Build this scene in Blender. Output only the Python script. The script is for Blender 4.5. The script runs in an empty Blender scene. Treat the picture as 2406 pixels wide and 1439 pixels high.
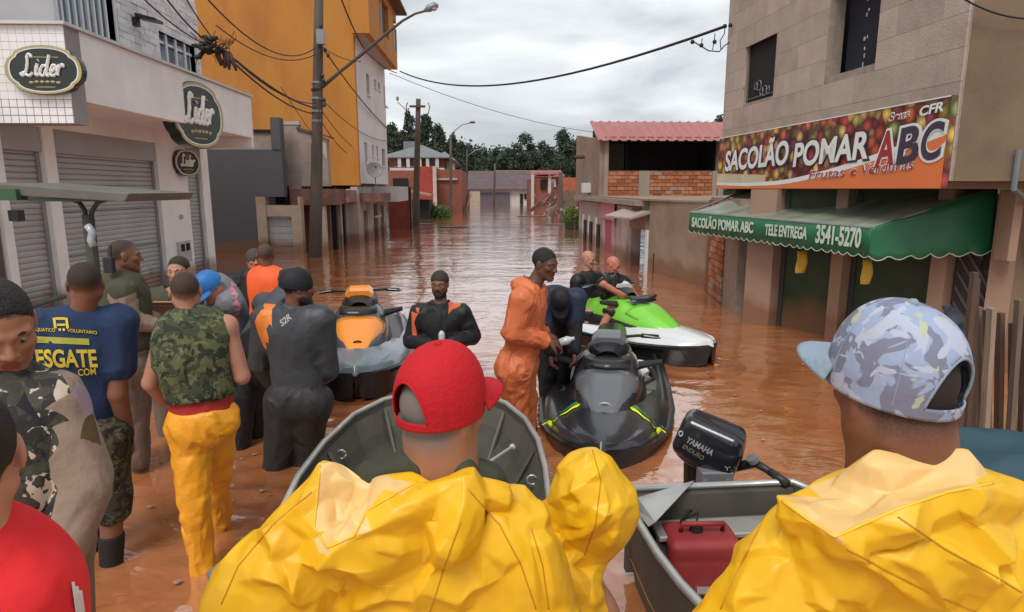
import bpy, bmesh, math, random
import numpy as np
from mathutils import Vector, Matrix

# ------------------------------------------------------------------ camera, world, sun, exposure
SC = bpy.context.scene
COL = SC.collection
R = math.radians
CF, CH = 1500.0, 1.9
TH = math.atan(275 / CF); YAW = math.atan(53 / (CF / math.cos(TH)))
camd = bpy.data.cameras.new('camera'); cam = bpy.data.objects.new('camera', camd); COL.objects.link(cam)
camd.sensor_width = 36.0; camd.lens = 36.0 * CF / 2406.0
camd.clip_start = 0.05; camd.clip_end = 2000
cam.location = (0, 0, CH); cam.rotation_euler = (math.pi / 2 - TH, 0, -YAW)
SC.camera = cam

W = bpy.data.worlds.new('World'); SC.world = W; W.use_nodes = True
nt = W.node_tree; nt.nodes.clear()
def wn(t, **k):
    n = nt.nodes.new(t)
    for a, b in k.items(): setattr(n, a, b)
    return n
out = wn('ShaderNodeOutputWorld'); bg = wn('ShaderNodeBackground'); bg2 = wn('ShaderNodeBackground'); mixs = wn('ShaderNodeMixShader')
sky = wn('ShaderNodeTexSky', sky_type='NISHITA'); sky.sun_disc = False
sky.sun_elevation = R(52); sky.sun_rotation = R(200)
bg.inputs['Strength'].default_value = 0.08
nt.links.new(sky.outputs[0], bg.inputs['Color'])
tc = wn('ShaderNodeTexCoord'); mp = wn('ShaderNodeMapping'); mp.inputs['Scale'].default_value = (1.0, 1.0, 3.4)
nz = wn('ShaderNodeTexNoise'); nz.inputs['Scale'].default_value = 2.6; nz.inputs['Detail'].default_value = 6; nz.inputs['Roughness'].default_value = 0.5
nz.inputs['Distortion'].default_value = 0.35
cr = wn('ShaderNodeValToRGB')
cr.color_ramp.elements[0].position = 0.33; cr.color_ramp.elements[0].color = (0.33, 0.35, 0.37, 1)
cr.color_ramp.elements[1].position = 0.66; cr.color_ramp.elements[1].color = (0.76, 0.78, 0.79, 1)
e = cr.color_ramp.elements.new(0.49); e.color = (0.53, 0.55, 0.57, 1)
nt.links.new(tc.outputs['Generated'], mp.inputs[0]); nt.links.new(mp.outputs[0], nz.inputs[0]); nt.links.new(nz.outputs[0], cr.inputs[0])
nt.links.new(cr.outputs[0], bg2.inputs['Color']); bg2.inputs['Strength'].default_value = 1.0
mixs.inputs[0].default_value = 0.93
nt.links.new(bg.outputs[0], mixs.inputs[1]); nt.links.new(bg2.outputs[0], mixs.inputs[2]); nt.links.new(mixs.outputs[0], out.inputs[0])

sund = bpy.data.lights.new('sun', 'SUN'); sund.energy = 1.5; sund.angle = R(25); sund.color = (1.0, 0.97, 0.92)
sun = bpy.data.objects.new('sun', sund); COL.objects.link(sun)
sun.rotation_euler = (R(36), 0, R(-22))
SC.view_settings.view_transform = 'Standard'; SC.view_settings.look = 'None'
SC.view_settings.exposure = 0.6; SC.view_settings.gamma = 1.0; SC.view_settings.use_curve_mapping = False
SC.render.engine = 'CYCLES'
SC.cycles.max_bounces = 6; SC.cycles.diffuse_bounces = 3; SC.cycles.glossy_bounces = 3; SC.cycles.transmission_bounces = 4
rng = random.Random(7)

# ------------------------------------------------------------------ pixel rays -> places
def ray(px, py):
    u = (px - 1203) / CF; v = (719.5 - py) / CF
    c, s = math.cos(TH), math.sin(TH)
    d = (u, c + v * s, -s + v * c)
    cy, sy = math.cos(-YAW), math.sin(-YAW)
    return Vector((d[0] * cy - d[1] * sy, d[0] * sy + d[1] * cy, d[2]))
C0 = Vector((0, 0, CH))
def Pz(px, py, z=0.0): d = ray(px, py); return C0 + d * ((z - CH) / d.z)
def Py(px, py, y): d = ray(px, py); return C0 + d * (y / d.y)
def Px(px, py, x): d = ray(px, py); return C0 + d * (x / d.x)

# ------------------------------------------------------------------ tags
def tag(o, label=None, cat=None, group=None, kind=None):
    if label: o['label'] = label
    if cat: o['category'] = cat
    if group: o['group'] = group
    if kind: o['kind'] = kind
    return o
def thing(name, label, cat, loc=(0, 0, 0), group=None, kind=None):
    o = bpy.data.objects.new(name, None); COL.objects.link(o); o.location = loc; o.empty_display_size = 0.2
    return tag(o, label, cat, group, kind)
def wloc(o):
    v = Vector((0, 0, 0))
    while o is not None: v += Vector(o.location); o = o.parent
    return v
def copy_tree(o, loc=None, parent=None, rz=None):
    c = o.copy(); COL.objects.link(c); c.parent = parent
    if loc is not None: c.location = loc
    if rz is not None: c.rotation_euler = (0, 0, rz)
    for ch in [x for x in bpy.data.objects if x.parent == o]: copy_tree(ch, None, c)
    return c

# ------------------------------------------------------------------ materials
MATS = {}
def _n(t, kind, **k):
    n = t.nodes.new(kind)
    for a, b in k.items(): setattr(n, a, b)
    return n
def M(name, col, rough=0.7, var=0.12, scale=3.0, bump=0.0, bscale=60.0, metal=0.0, spec=0.4, coat=0.0, dirt=None, dscale=1.5, damt=0.5, detail=5, bdist=0.01, stretch=None, sheen=0.0, tide=None):
    """plain surface: a base colour with fine tone variation, optional second colour in patches, optional relief"""
    if name in MATS: return MATS[name]
    m = bpy.data.materials.new(name); m.use_nodes = True; t = m.node_tree; b = t.nodes['Principled BSDF']
    g = _n(t, 'ShaderNodeNewGeometry'); src = g.outputs['Position']
    if stretch:
        mp = _n(t, 'ShaderNodeMapping'); mp.inputs['Scale'].default_value = stretch; t.links.new(src, mp.inputs[0]); src = mp.outputs[0]
    nz = _n(t, 'ShaderNodeTexNoise'); nz.inputs['Scale'].default_value = scale; nz.inputs['Detail'].default_value = detail; nz.inputs['Roughness'].default_value = 0.6
    t.links.new(src, nz.inputs[0])
    mr = _n(t, 'ShaderNodeMapRange'); mr.inputs[1].default_value = 0.3; mr.inputs[2].default_value = 0.7; mr.inputs[3].default_value = 1 - var; mr.inputs[4].default_value = 1 + var
    t.links.new(nz.outputs[0], mr.inputs[0])
    c = tuple(col) + (1,)
    mul = _n(t, 'ShaderNodeVectorMath', operation='SCALE'); mul.inputs[0].default_value = col
    cur = None
    if dirt:
        n2 = _n(t, 'ShaderNodeTexNoise'); n2.inputs['Scale'].default_value = dscale; n2.inputs['Detail'].default_value = 7; n2.inputs['Roughness'].default_value = 0.65
        t.links.new(src, n2.inputs[0])
        r2 = _n(t, 'ShaderNodeMapRange'); r2.inputs[1].default_value = 0.45; r2.inputs[2].default_value = 0.7; r2.inputs[3].default_value = 0; r2.inputs[4].default_value = damt
        t.links.new(n2.outputs[0], r2.inputs[0])
        mx = _n(t, 'ShaderNodeMix', data_type='RGBA'); mx.inputs['A'].default_value = c; mx.inputs['B'].default_value = tuple(dirt) + (1,)
        t.links.new(r2.outputs[0], mx.inputs[0]); t.links.new(mx.outputs['Result'], mul.inputs[0])
    last = mul.outputs[0]; t.links.new(mr.outputs[0], mul.inputs['Scale'])
    if tide is not None:   # mud the flood has left on the wall
        sx_ = _n(t, 'ShaderNodeSeparateXYZ'); t.links.new(g.outputs['Position'], sx_.inputs[0]); n6 = _n(t, 'ShaderNodeTexNoise'); n6.inputs['Scale'].default_value = 2.2; n6.inputs['Detail'].default_value = 6; t.links.new(g.outputs['Position'], n6.inputs[0])
        ma = _n(t, 'ShaderNodeMath', operation='MULTIPLY_ADD'); ma.inputs[1].default_value = -.55; t.links.new(n6.outputs[0], ma.inputs[0]); t.links.new(sx_.outputs[2], ma.inputs[2])
        r6 = _n(t, 'ShaderNodeMapRange'); r6.inputs[1].default_value = tide - .12; r6.inputs[2].default_value = tide - .32; r6.inputs[3].default_value = 0; r6.inputs[4].default_value = .75; t.links.new(ma.outputs[0], r6.inputs[0])
        m6_ = _n(t, 'ShaderNodeMix', data_type='RGBA'); m6_.inputs['B'].default_value = (.20, .085, .04, 1); t.links.new(last, m6_.inputs['A']); t.links.new(r6.outputs[0], m6_.inputs[0]); last = m6_.outputs['Result']
    t.links.new(last, b.inputs['Base Color'])
    b.inputs['Roughness'].default_value = rough; b.inputs['Metallic'].default_value = metal
    b.inputs['Specular IOR Level'].default_value = spec; b.inputs['Coat Weight'].default_value = coat; b.inputs['Coat Roughness'].default_value = 0.12
    b.inputs['Sheen Weight'].default_value = sheen
    if bump:
        n3 = _n(t, 'ShaderNodeTexNoise'); n3.inputs['Scale'].default_value = bscale; n3.inputs['Detail'].default_value = 6
        t.links.new(src, n3.inputs[0])
        bp = _n(t, 'ShaderNodeBump'); bp.inputs['Strength'].default_value = bump; bp.inputs['Distance'].default_value = bdist
        t.links.new(n3.outputs[0], bp.inputs['Height']); t.links.new(bp.outputs[0], b.inputs['Normal'])
    MATS[name] = m; return m
def camo(name, cols, scale=9.0, rough=0.85, bump=0.3, stretch=(1, 1, 1), dist=1.2, th=(0.47, 0.56, 0.60)):
    """printed camouflage: hard-edged patches of up to four colours"""
    m = bpy.data.materials.new(name); m.use_nodes = True; t = m.node_tree; b = t.nodes['Principled BSDF']
    g = _n(t, 'ShaderNodeNewGeometry'); prev = None
    for i, c in enumerate(cols):
        if i == 0:
            rgb = _n(t, 'ShaderNodeRGB'); rgb.outputs[0].default_value = tuple(c) + (1,); prev = rgb.outputs[0]; continue
        mp = _n(t, 'ShaderNodeMapping'); mp.inputs['Location'].default_value = (3.1 * i, 7.7 * i, 1.3 * i); mp.inputs['Scale'].default_value = stretch
        t.links.new(g.outputs['Position'], mp.inputs[0])
        nz = _n(t, 'ShaderNodeTexNoise'); nz.inputs['Scale'].default_value = scale * (1 + 0.25 * i); nz.inputs['Detail'].default_value = 2.5; nz.inputs['Distortion'].default_value = dist
        t.links.new(mp.outputs[0], nz.inputs[0])
        mr = _n(t, 'ShaderNodeMapRange'); tt = th[min(i - 1, len(th) - 1)]; mr.inputs[1].default_value = tt; mr.inputs[2].default_value = tt + 0.015
        t.links.new(nz.outputs[0], mr.inputs[0])
        mx = _n(t, 'ShaderNodeMix', data_type='RGBA'); mx.inputs['B'].default_value = tuple(c) + (1,)
        t.links.new(mr.outputs[0], mx.inputs[0]); t.links.new(prev, mx.inputs['A']); prev = mx.outputs['Result']
    t.links.new(prev, b.inputs['Base Color']); b.inputs['Roughness'].default_value = rough; b.inputs['Specular IOR Level'].default_value = 0.25
    n3 = _n(t, 'ShaderNodeTexNoise'); n3.inputs['Scale'].default_value = 38; n3.inputs['Detail'].default_value = 4
    t.links.new(g.outputs['Position'], n3.inputs[0])
    bp = _n(t, 'ShaderNodeBump'); bp.inputs['Strength'].default_value = bump; bp.inputs['Distance'].default_value = 0.01
    t.links.new(n3.outputs[0], bp.inputs['Height']); t.links.new(bp.outputs[0], b.inputs['Normal'])
    return m

# ------------------------------------------------------------------ mesh helpers
def mkmesh(name, V, Fc, mat=None, smooth=False):
    me = bpy.data.meshes.new(name); me.from_pydata([tuple(v) for v in V], [], Fc); 
    if mat: 
        for mm in (mat if isinstance(mat, (list, tuple)) else [mat]): me.materials.append(mm)
    if smooth: me.shade_smooth()
    me.validate(); me.update(); return me
def link(name, me, parent=None, loc=None, rot=None, scl=None):
    o = bpy.data.objects.new(name, me); COL.objects.link(o)
    if parent: o.parent = parent
    if loc is not None: o.location = loc
    if rot is not None: o.rotation_euler = rot
    if scl is not None: o.scale = scl
    return o
class MB:
    def __init__(s): s.v = []; s.f = []
    def quad(s, *p): i = len(s.v); s.v += [Vector(q) for q in p]; s.f.append(tuple(range(i, i + len(p)))); return s
    def hexa(s, c):
        i = len(s.v); s.v += [Vector(q) for q in c]
        for f in ((0, 3, 2, 1), (4, 5, 6, 7), (0, 1, 5, 4), (1, 2, 6, 5), (2, 3, 7, 6), (3, 0, 4, 7)): s.f.append(tuple(i + k for k in f))
        return s
    def box(s, a, b, fr=None):
        x0, y0, z0 = [min(a[i], b[i]) for i in range(3)]; x1, y1, z1 = [max(a[i], b[i]) for i in range(3)]
        c = [(x0, y0, z0), (x1, y0, z0), (x1, y1, z0), (x0, y1, z0), (x0, y0, z1), (x1, y0, z1), (x1, y1, z1), (x0, y1, z1)]
        if fr: c = [fr(*q) for q in c]
        return s.hexa(c)
    def prism(s, poly, d):
        """poly: ring of points, extruded by the vector d"""
        i = len(s.v); n = len(poly); d = Vector(d); s.v += [Vector(p) for p in poly] + [Vector(p) + d for p in poly]
        s.f.append(tuple(i + k for k in reversed(range(n)))); s.f.append(tuple(i + n + k for k in range(n)))
        for k in range(n): s.f.append((i + k, i + (k + 1) % n, i + n + (k + 1) % n, i + n + k))
        return s
    def tube(s, pts, r, n=8, cap=True):
        pts = [Vector(p) for p in pts]; rs = r if isinstance(r, (list, tuple)) else [r] * len(pts)
        base = len(s.v); prevu = None
        for k, p in enumerate(pts):
            t = (pts[min(k + 1, len(pts) - 1)] - pts[max(k - 1, 0)]).normalized()
            if prevu is None: u = t.cross(Vector((0, 0, 1)) if abs(t.z) < 0.9 else Vector((1, 0, 0))).normalized()
            else: u = (prevu - t * prevu.dot(t)).normalized()
            prevu = u; w = t.cross(u)
            for j in range(n):
                a = 2 * math.pi * j / n; s.v.append(p + (u * math.cos(a) + w * math.sin(a)) * rs[k])
        for k in range(len(pts) - 1):
            for j in range(n): a = base + k * n + j; b = base + k * n + (j + 1) % n; s.f.append((a, b, b + n, a + n))
        if cap: s.f.append(tuple(base + j for j in reversed(range(n)))); s.f.append(tuple(base + (len(pts) - 1) * n + j for j in range(n)))
        return s
    def loft(s, rings, closed=True, cap=True):
        base = len(s.v); n = len(rings[0])
        for r_ in rings: s.v += [Vector(p) for p in r_]
        for k in range(len(rings) - 1):
            for j in range(n if closed else n - 1):
                a = base + k * n + j; b = base + k * n + (j + 1) % n; s.f.append((a, b, b + n, a + n))
        s._b, s._n = base, n
        if cap and closed: s.f.append(tuple(base + j for j in reversed(range(n)))); s.f.append(tuple(base + (len(rings) - 1) * n + j for j in range(n)))
        return s
    def ball(s, c, r, n=12, m=8, R3=None):
        c = Vector(c); r = (r, r, r) if not isinstance(r, (tuple, list)) else r
        rings = []
        for k in range(1, m):
            a = math.pi * k / m
            ring = [Vector((r[0] * math.sin(a) * math.cos(2 * math.pi * j / n), r[1] * math.sin(a) * math.sin(2 * math.pi * j / n), -r[2] * math.cos(a))) for j in range(n)]
            rings.append([c + (R3 @ q if R3 else q) for q in ring])
        return s.loft(rings)
    def near_cap(s): s.f.append(tuple(range(s._b, s._b + s._n))[::-1]); return s
    def build(s, name, mat, parent=None, smooth=False, bevel=0.0, loc=None, auto=None):
        o0 = wloc(parent) if parent else Vector(loc or (0, 0, 0))
        me = mkmesh(name, [v - o0 for v in s.v], s.f, mat, smooth)
        o = link(name, me, parent)
        if not parent and loc: o.location = loc
        if bevel:
            md = o.modifiers.new('bevel', 'BEVEL'); md.width = bevel; md.segments = 2; md.limit_method = 'ANGLE'
        if auto:
            bm = bmesh.new(); bm.from_mesh(me); 
            for e_ in bm.edges:
                if len(e_.link_faces) == 2 and e_.calc_face_angle(0) > auto: e_.smooth = False
            for f_ in bm.faces: f_.smooth = True
            bm.to_mesh(me); bm.free()
        return o
class Fr:
    """wall frame: s along the wall, n outwards, z up"""
    def __init__(s, a, b, side=1):
        s.o = Vector((a[0], a[1], 0)); d = Vector((b[0] - a[0], b[1] - a[1], 0)); s.L = d.length; s.d = d.normalized()
        s.n = Vector((s.d.y, -s.d.x, 0)) * side
    def __call__(s, a, n, z): return s.o + s.d * a + s.n * n + Vector((0, 0, z))
    def at(s, px, py, n=0.0):
        """s and z where the ray through a pixel meets the wall plane"""
        r = ray(px, py); o = s.o + s.n * n; k = (o - C0).dot(s.n) / r.dot(s.n); p = C0 + r * k
        return (p - s.o).dot(s.d), p.z
    @property
    def rz(s): return math.atan2(s.d.y, s.d.x)
def wall(fr, s0, s1, z0, z1, holes=(), t=0.18, n=0.0):
    """one wall mesh with real openings"""
    mb = MB(); S = sorted({s0, s1, *[h[0] for h in holes], *[h[1] for h in holes]}); Z = sorted({z0, z1, *[h[2] for h in holes], *[h[3] for h in holes]})
    S = [a for a in S if s0 <= a <= s1]; Z = [a for a in Z if z0 <= a <= z1]
    def solid(i, j):
        if i < 0 or j < 0 or i >= len(S) - 1 or j >= len(Z) - 1: return False
        a = (S[i] + S[i + 1]) / 2; b = (Z[j] + Z[j + 1]) / 2
        return not any(h[0] < a < h[1] and h[2] < b < h[3] for h in holes)
    for i in range(len(S) - 1):
        for j in range(len(Z) - 1):
            if not solid(i, j): continue
            a0, a1, b0, b1 = S[i], S[i + 1], Z[j], Z[j + 1]
            mb.quad(fr(a0, n, b0), fr(a1, n, b0), fr(a1, n, b1), fr(a0, n, b1)); mb.quad(fr(a1, n - t, b0), fr(a0, n - t, b0), fr(a0, n - t, b1), fr(a1, n - t, b1))
            if not solid(i - 1, j): mb.quad(fr(a0, n - t, b0), fr(a0, n, b0), fr(a0, n, b1), fr(a0, n - t, b1))
            if not solid(i + 1, j): mb.quad(fr(a1, n, b0), fr(a1, n - t, b0), fr(a1, n - t, b1), fr(a1, n, b1))
            if not solid(i, j - 1): mb.quad(fr(a0, n - t, b0), fr(a1, n - t, b0), fr(a1, n, b0), fr(a0, n, b0))
            if not solid(i, j + 1): mb.quad(fr(a0, n, b1), fr(a1, n, b1), fr(a1, n - t, b1), fr(a0, n - t, b1))
    return mb
_unit = {}
def unit_box(name, mat, bev=0.0):
    k = (name, mat.name, bev)
    if k not in _unit:
        h = 0.5; V = []; Fc = []
        mb = MB(); mb.box((-h, -h, -h), (h, h, h)); me = mkmesh(name, mb.v, mb.f, mat)
        _unit[k] = me
    return _unit[k]
def piece(name, mat, parent, c, size, rz=0.0, rot=None):
    """one brick, plank, tile...: shares its mesh with the others"""
    return link(name, unit_box(name, mat), parent, Vector(c) - wloc(parent), rot if rot else (0, 0, rz), size)
def masonry(fr, s0, s1, z0, z1, bl, bh, mats, parent, holes=(), name='brick', gap=0.012, depth=0.03, proud=0.008, n=0.0, seed=1):
    """running-bond pieces in front of a backing wall, cut round the openings"""
    rg = random.Random(seed); zs = []; z = z0; k = 0
    while z < z1 - 0.02:
        zt = min(z + bh, z1); a = s0 - (bl / 2 if k % 2 else 0)
        while a < s1 - 0.02:
            segs = [(max(a, s0), min(a + bl, s1))]; zc = (z + zt) / 2
            for h in holes:
                if h[2] < zc < h[3]:
                    ns = []
                    for (p, q) in segs:
                        if q <= h[0] or p >= h[1]: ns.append((p, q))
                        else:
                            if p < h[0]: ns.append((p, h[0]))
                            if q > h[1]: ns.append((h[1], q))
                    segs = ns
            for (p, q) in segs:
                if q - p < 0.04: continue
                pr = rg.uniform(0, proud)
                piece(name, rg.choice(mats), parent, fr((p + q) / 2, n + depth / 2 + pr - 0.001, zc), (q - p - gap, depth, zt - z - gap), fr.rz)
            a += bl
        z = zt; k += 1
def sag(a, b, d, n=14):
    a, b = Vector(a), Vector(b); return [a.lerp(b, t / n) - Vector((0, 0, d * 4 * (t / n) * (1 - t / n))) for t in range(n + 1)]
def text_mesh(txt, size, mat, offset=0.0, extrude=0.004, shear=0.0, align='LEFT', spacing=1.0, xs=1.0):
    cu = bpy.data.curves.new('text', 'FONT'); cu.body = txt; cu.size = size; cu.offset = offset; cu.extrude = extrude; cu.shear = shear; cu.align_x = align; cu.space_character = spacing
    o = bpy.data.objects.new('text', cu); COL.objects.link(o); dg = bpy.context.evaluated_depsgraph_get()
    me = bpy.data.meshes.new_from_object(o.evaluated_get(dg)); bpy.data.objects.remove(o); bpy.data.curves.remove(cu)
    if xs != 1.0:
        for v in me.vertices: v.co.x *= xs
    me.materials.clear(); me.materials.append(mat); return me
def place_text(name, me, parent, origin, xdir, updir):
    X = Vector(xdir).normalized(); Z = X.cross(Vector(updir)).normalized(); Y = Z.cross(X)
    o = link(name, me, parent); o.matrix_local = Matrix.Translation(Vector(origin) - wloc(parent)) @ Matrix((X, Y, Z)).transposed().to_4x4(); return o
# ================================================================== setting
mud = M('mud_ground', (0.16, 0.075, 0.04), 0.9, 0.3, 0.8, 0.5, 6)
mb = MB(); mb.quad((-400, -60, -0.75), (400, -60, -0.75), (400, 900, -0.75), (-400, 900, -0.75)); tag(mb.build('ground', mud), kind='structure')

# flood water: brown and opaque, rippled, reflecting the sky at low angles
wm = bpy.data.materials.new('flood_water'); wm.use_nodes = True; t = wm.node_tree; b = t.nodes['Principled BSDF']
g = _n(t, 'ShaderNodeNewGeometry')
n1 = _n(t, 'ShaderNodeTexNoise'); n1.inputs['Scale'].default_value = 1.3; n1.inputs['Detail'].default_value = 6; n1.inputs['Distortion'].default_value = 1.4
t.links.new(g.outputs['Position'], n1.inputs[0])
rp = _n(t, 'ShaderNodeValToRGB'); rp.color_ramp.elements[0].position = 0.3; rp.color_ramp.elements[0].color = (0.35, 0.112, 0.035, 1)
rp.color_ramp.elements[1].position = 0.72; rp.color_ramp.elements[1].color = (0.49, 0.19, 0.08, 1)
t.links.new(n1.outputs[0], rp.inputs[0]); t.links.new(rp.outputs[0], b.inputs['Base Color'])
b.inputs['Roughness'].default_value = 0.06; b.inputs['IOR'].default_value = 1.7; b.inputs['Specular IOR Level'].default_value = 0.6; b.inputs['Coat Weight'].default_value = 1.0; b.inputs['Coat IOR'].default_value = 1.85; b.inputs['Coat Roughness'].default_value = .08
mpw = _n(t, 'ShaderNodeMapping'); mpw.inputs['Scale'].default_value = (1.0, 1.7, 1.0); mpw.inputs['Rotation'].default_value = (0, 0, R(12)); t.links.new(g.outputs['Position'], mpw.inputs[0])
hs = []
for sc_, am, ds in ((1.7, 0.016, 1.6), (4.5, 0.0050, 1.0), (14.0, 0.0009, 0.5)):
    q = _n(t, 'ShaderNodeTexNoise'); q.inputs['Scale'].default_value = sc_; q.inputs['Detail'].default_value = 2; q.inputs['Distortion'].default_value = ds; t.links.new(mpw.outputs[0], q.inputs[0])
    mu = _n(t, 'ShaderNodeMath', operation='MULTIPLY'); mu.inputs[1].default_value = am; t.links.new(q.outputs[0], mu.inputs[0]); hs.append(mu.outputs[0])
a1 = _n(t, 'ShaderNodeMath', operation='ADD'); t.links.new(hs[0], a1.inputs[0]); t.links.new(hs[1], a1.inputs[1])
a2 = _n(t, 'ShaderNodeMath', operation='ADD'); t.links.new(a1.outputs[0], a2.inputs[0]); t.links.new(hs[2], a2.inputs[1])
# calm in the lee of the right-hand shop and close to the walls, choppy in the middle of the street
n5 = _n(t, 'ShaderNodeTexNoise'); n5.inputs['Scale'].default_value = 0.35; t.links.new(g.outputs['Position'], n5.inputs[0])
mr5 = _n(t, 'ShaderNodeMapRange'); mr5.inputs[1].default_value = 0.35; mr5.inputs[2].default_value = 0.65; mr5.inputs[3].default_value = 0.45; mr5.inputs[4].default_value = 1.0; t.links.new(n5.outputs[0], mr5.inputs[0])
m6 = _n(t, 'ShaderNodeMath', operation='MULTIPLY'); t.links.new(a2.outputs[0], m6.inputs[0]); t.links.new(mr5.outputs[0], m6.inputs[1])
bp = _n(t, 'ShaderNodeBump'); bp.inputs['Strength'].default_value = 1.0; bp.inputs['Distance'].default_value = 1.0
t.links.new(m6.outputs[0], bp.inputs['Height']); t.links.new(bp.outputs[0], b.inputs['Normal']); t.links.new(bp.outputs[0], b.inputs['Coat Normal'])

# ------------------------------------------------------------------ numpy noise
_pr = np.random.RandomState(3); _G = _pr.normal(size=(256, 3)).astype(np.float32); _G /= np.linalg.norm(_G, axis=1)[:, None]; _PM = _pr.permutation(256)
def pnoise(P):
    P = np.asarray(P, np.float32); I = np.floor(P).astype(int); f = P - I; u = f * f * f * (f * (f * 6 - 15) + 10); r_ = 0
    for dx in (0, 1):
        for dy in (0, 1):
            for dz in (0, 1):
                h = _PM[(_PM[(_PM[(I[:, 0] + dx) & 255] + I[:, 1] + dy) & 255] + I[:, 2] + dz) & 255]
                w = (u[:, 0] if dx else 1 - u[:, 0]) * (u[:, 1] if dy else 1 - u[:, 1]) * (u[:, 2] if dz else 1 - u[:, 2])
                r_ = r_ + w * np.sum(_G[h] * (f - np.array([dx, dy, dz], np.float32)), axis=1)
    return r_
def grid_sheet(xs, ys, zf, mat, name):
    X, Y = np.meshgrid(xs, ys, indexing='ij'); Z = zf(X.ravel(), Y.ravel()); V = np.stack([X.ravel(), Y.ravel(), Z], 1)
    n, m = len(xs), len(ys); I = np.arange(n * m).reshape(n, m)
    Q = np.stack([I[:-1, :-1].ravel(), I[1:, :-1].ravel(), I[1:, 1:].ravel(), I[:-1, 1:].ravel()], 1)
    return np_mesh(name, V, Q, mat)
def np_mesh(name, V, Q, mat, smooth=True, midx=None):
    me = bpy.data.meshes.new(name); V = np.asarray(V, np.float32); Q = np.asarray(Q, np.int32); k = Q.shape[1]
    me.vertices.add(len(V)); me.vertices.foreach_set('co', V.ravel()); me.loops.add(Q.size); me.loops.foreach_set('vertex_index', Q.ravel())
    me.polygons.add(len(Q)); me.polygons.foreach_set('loop_start', np.arange(0, Q.size, k, dtype=np.int32)); me.polygons.foreach_set('loop_total', np.full(len(Q), k, np.int32))
    for mm in (mat if isinstance(mat, (list, tuple)) else [mat]): me.materials.append(mm)
    if midx is not None: me.polygons.foreach_set('material_index', np.asarray(midx, np.int32))
    me.update(calc_edges=True)
    if smooth: me.shade_smooth()
    me.validate(); return me
def wave(x, y):
    P = np.stack([x * 1.1, y * 1.5, 0 * x], 1); P2 = np.stack([x * 3.1 + 5, y * 4.2, 0 * x + 3], 1)
    near = np.clip((70 - y) / 50, 0, 1)
    rip = 0
    for (a, b_, k) in ((-1.45, 3.0, 1), (-2.0, 2.9, 1), (-1.4, 4.15, 1), (.25, 4.8, 1.2), (.5, 5.7, .8), (-.56, 6.3, .8), (-1.36, 6.0, 1.3), (.75, 4.2, 1.2), (2.2, 6.7, 1.4), (.2, 3.0, .8), (-1.8, 4.4, .8), (3.9, 9, .8)):
        r_ = np.hypot(x - a, y - b_) + .12 * pnoise(np.stack([x * 1.5, y * 1.5, 0 * x + k], 1)); rip = rip + k * .0055 * np.sin(r_ * 24) * np.exp(-np.abs(r_ - .45) * 1.9)
    return (0.014 * pnoise(P) + 0.0035 * pnoise(P2)) * near + rip
ys = np.concatenate([np.linspace(-20, 0, 12)[:-1], np.linspace(0, 14, 260)[:-1], np.linspace(14, 40, 160)[:-1], np.linspace(40, 110, 60)])
xs = np.concatenate([np.linspace(-40, -8, 14)[:-1], np.linspace(-8, 7, 220)[:-1], np.linspace(7, 40, 14)])
wo = link('flood_water', grid_sheet(xs, ys, wave, wm, 'flood_water')); tag(wo, kind='structure')

# ------------------------------------------------------------------ left shop (white bakery)
white = M('white_paint', (0.80, 0.785, 0.775), 0.6, 0.05, 2.0, 0.15, 30, dirt=(0.52, 0.47, 0.44), dscale=1.2, damt=0.3, tide=.28)
white2 = M('white_tile', (0.80, 0.79, 0.78), 0.35, 0.04, 4.0)
grout = M('dark_grout', (0.28, 0.27, 0.27), 0.9)
steel = M('shutter_steel', (0.42, 0.42, 0.42), 0.45, 0.10, 3.0, 0.05, 20, metal=0.35, dirt=(0.22, 0.20, 0.19), damt=0.5, tide=.28)
steel_d = M('shutter_rail_steel', (0.27, 0.28, 0.285), 0.5, 0.1, metal=0.3)
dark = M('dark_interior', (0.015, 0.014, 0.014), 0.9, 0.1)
frame_w = M('white_window_frame', (0.62, 0.63, 0.65), 0.5, 0.03)
glass = M('window_glass', (0.16, 0.21, 0.23), 0.08, 0.15, 1.5, spec=0.8)
bak = thing('shop_building', 'white two-storey corner shop with grey roller shutters and a projecting canopy', 'building', (-6.46, 12, 0))
XF = -6.46; f = Fr((XF, 8.78), (XF, 15.25), 1)
yo = lambda px: 6.46 * 1525 / (1150 - px) - 8.78
p = [0.0, yo(48), yo(140), yo(165), yo(390), yo(455), yo(488), f.L]
sh = [(p[1], p[2]), (p[3], p[4]), (p[5], p[6])]
w1a, w1z = f.at(138, 67); w1b, _ = f.at(275, 118); w2a, w2z = f.at(376, 152); w2b, _ = f.at(462, 184)
wins = [(w1a, w1b, w1z, 5.6), (w2a, w2b, w2z, 4.95)]
hl = [(a, b_, -0.8, 2.78) for a, b_ in sh] + wins
wall(f, 0, f.L, -0.75, 8.0, hl, 0.22).build('street_wall', white, bak)
MB().box((XF - 6, 8.781, -0.75), (XF - 0.22, 8.99, 8.0)).build('near_wall', white, bak)
MB().box((XF - 6, 15.02, -0.75), (XF - 0.22, 15.249, 8.0)).build('far_wall', white, bak)
MB().box((XF - 1.2, 9.0, -0.75), (XF - 1.1, 15.0, 7.9)).build('inner_wall', dark, bak)
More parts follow.
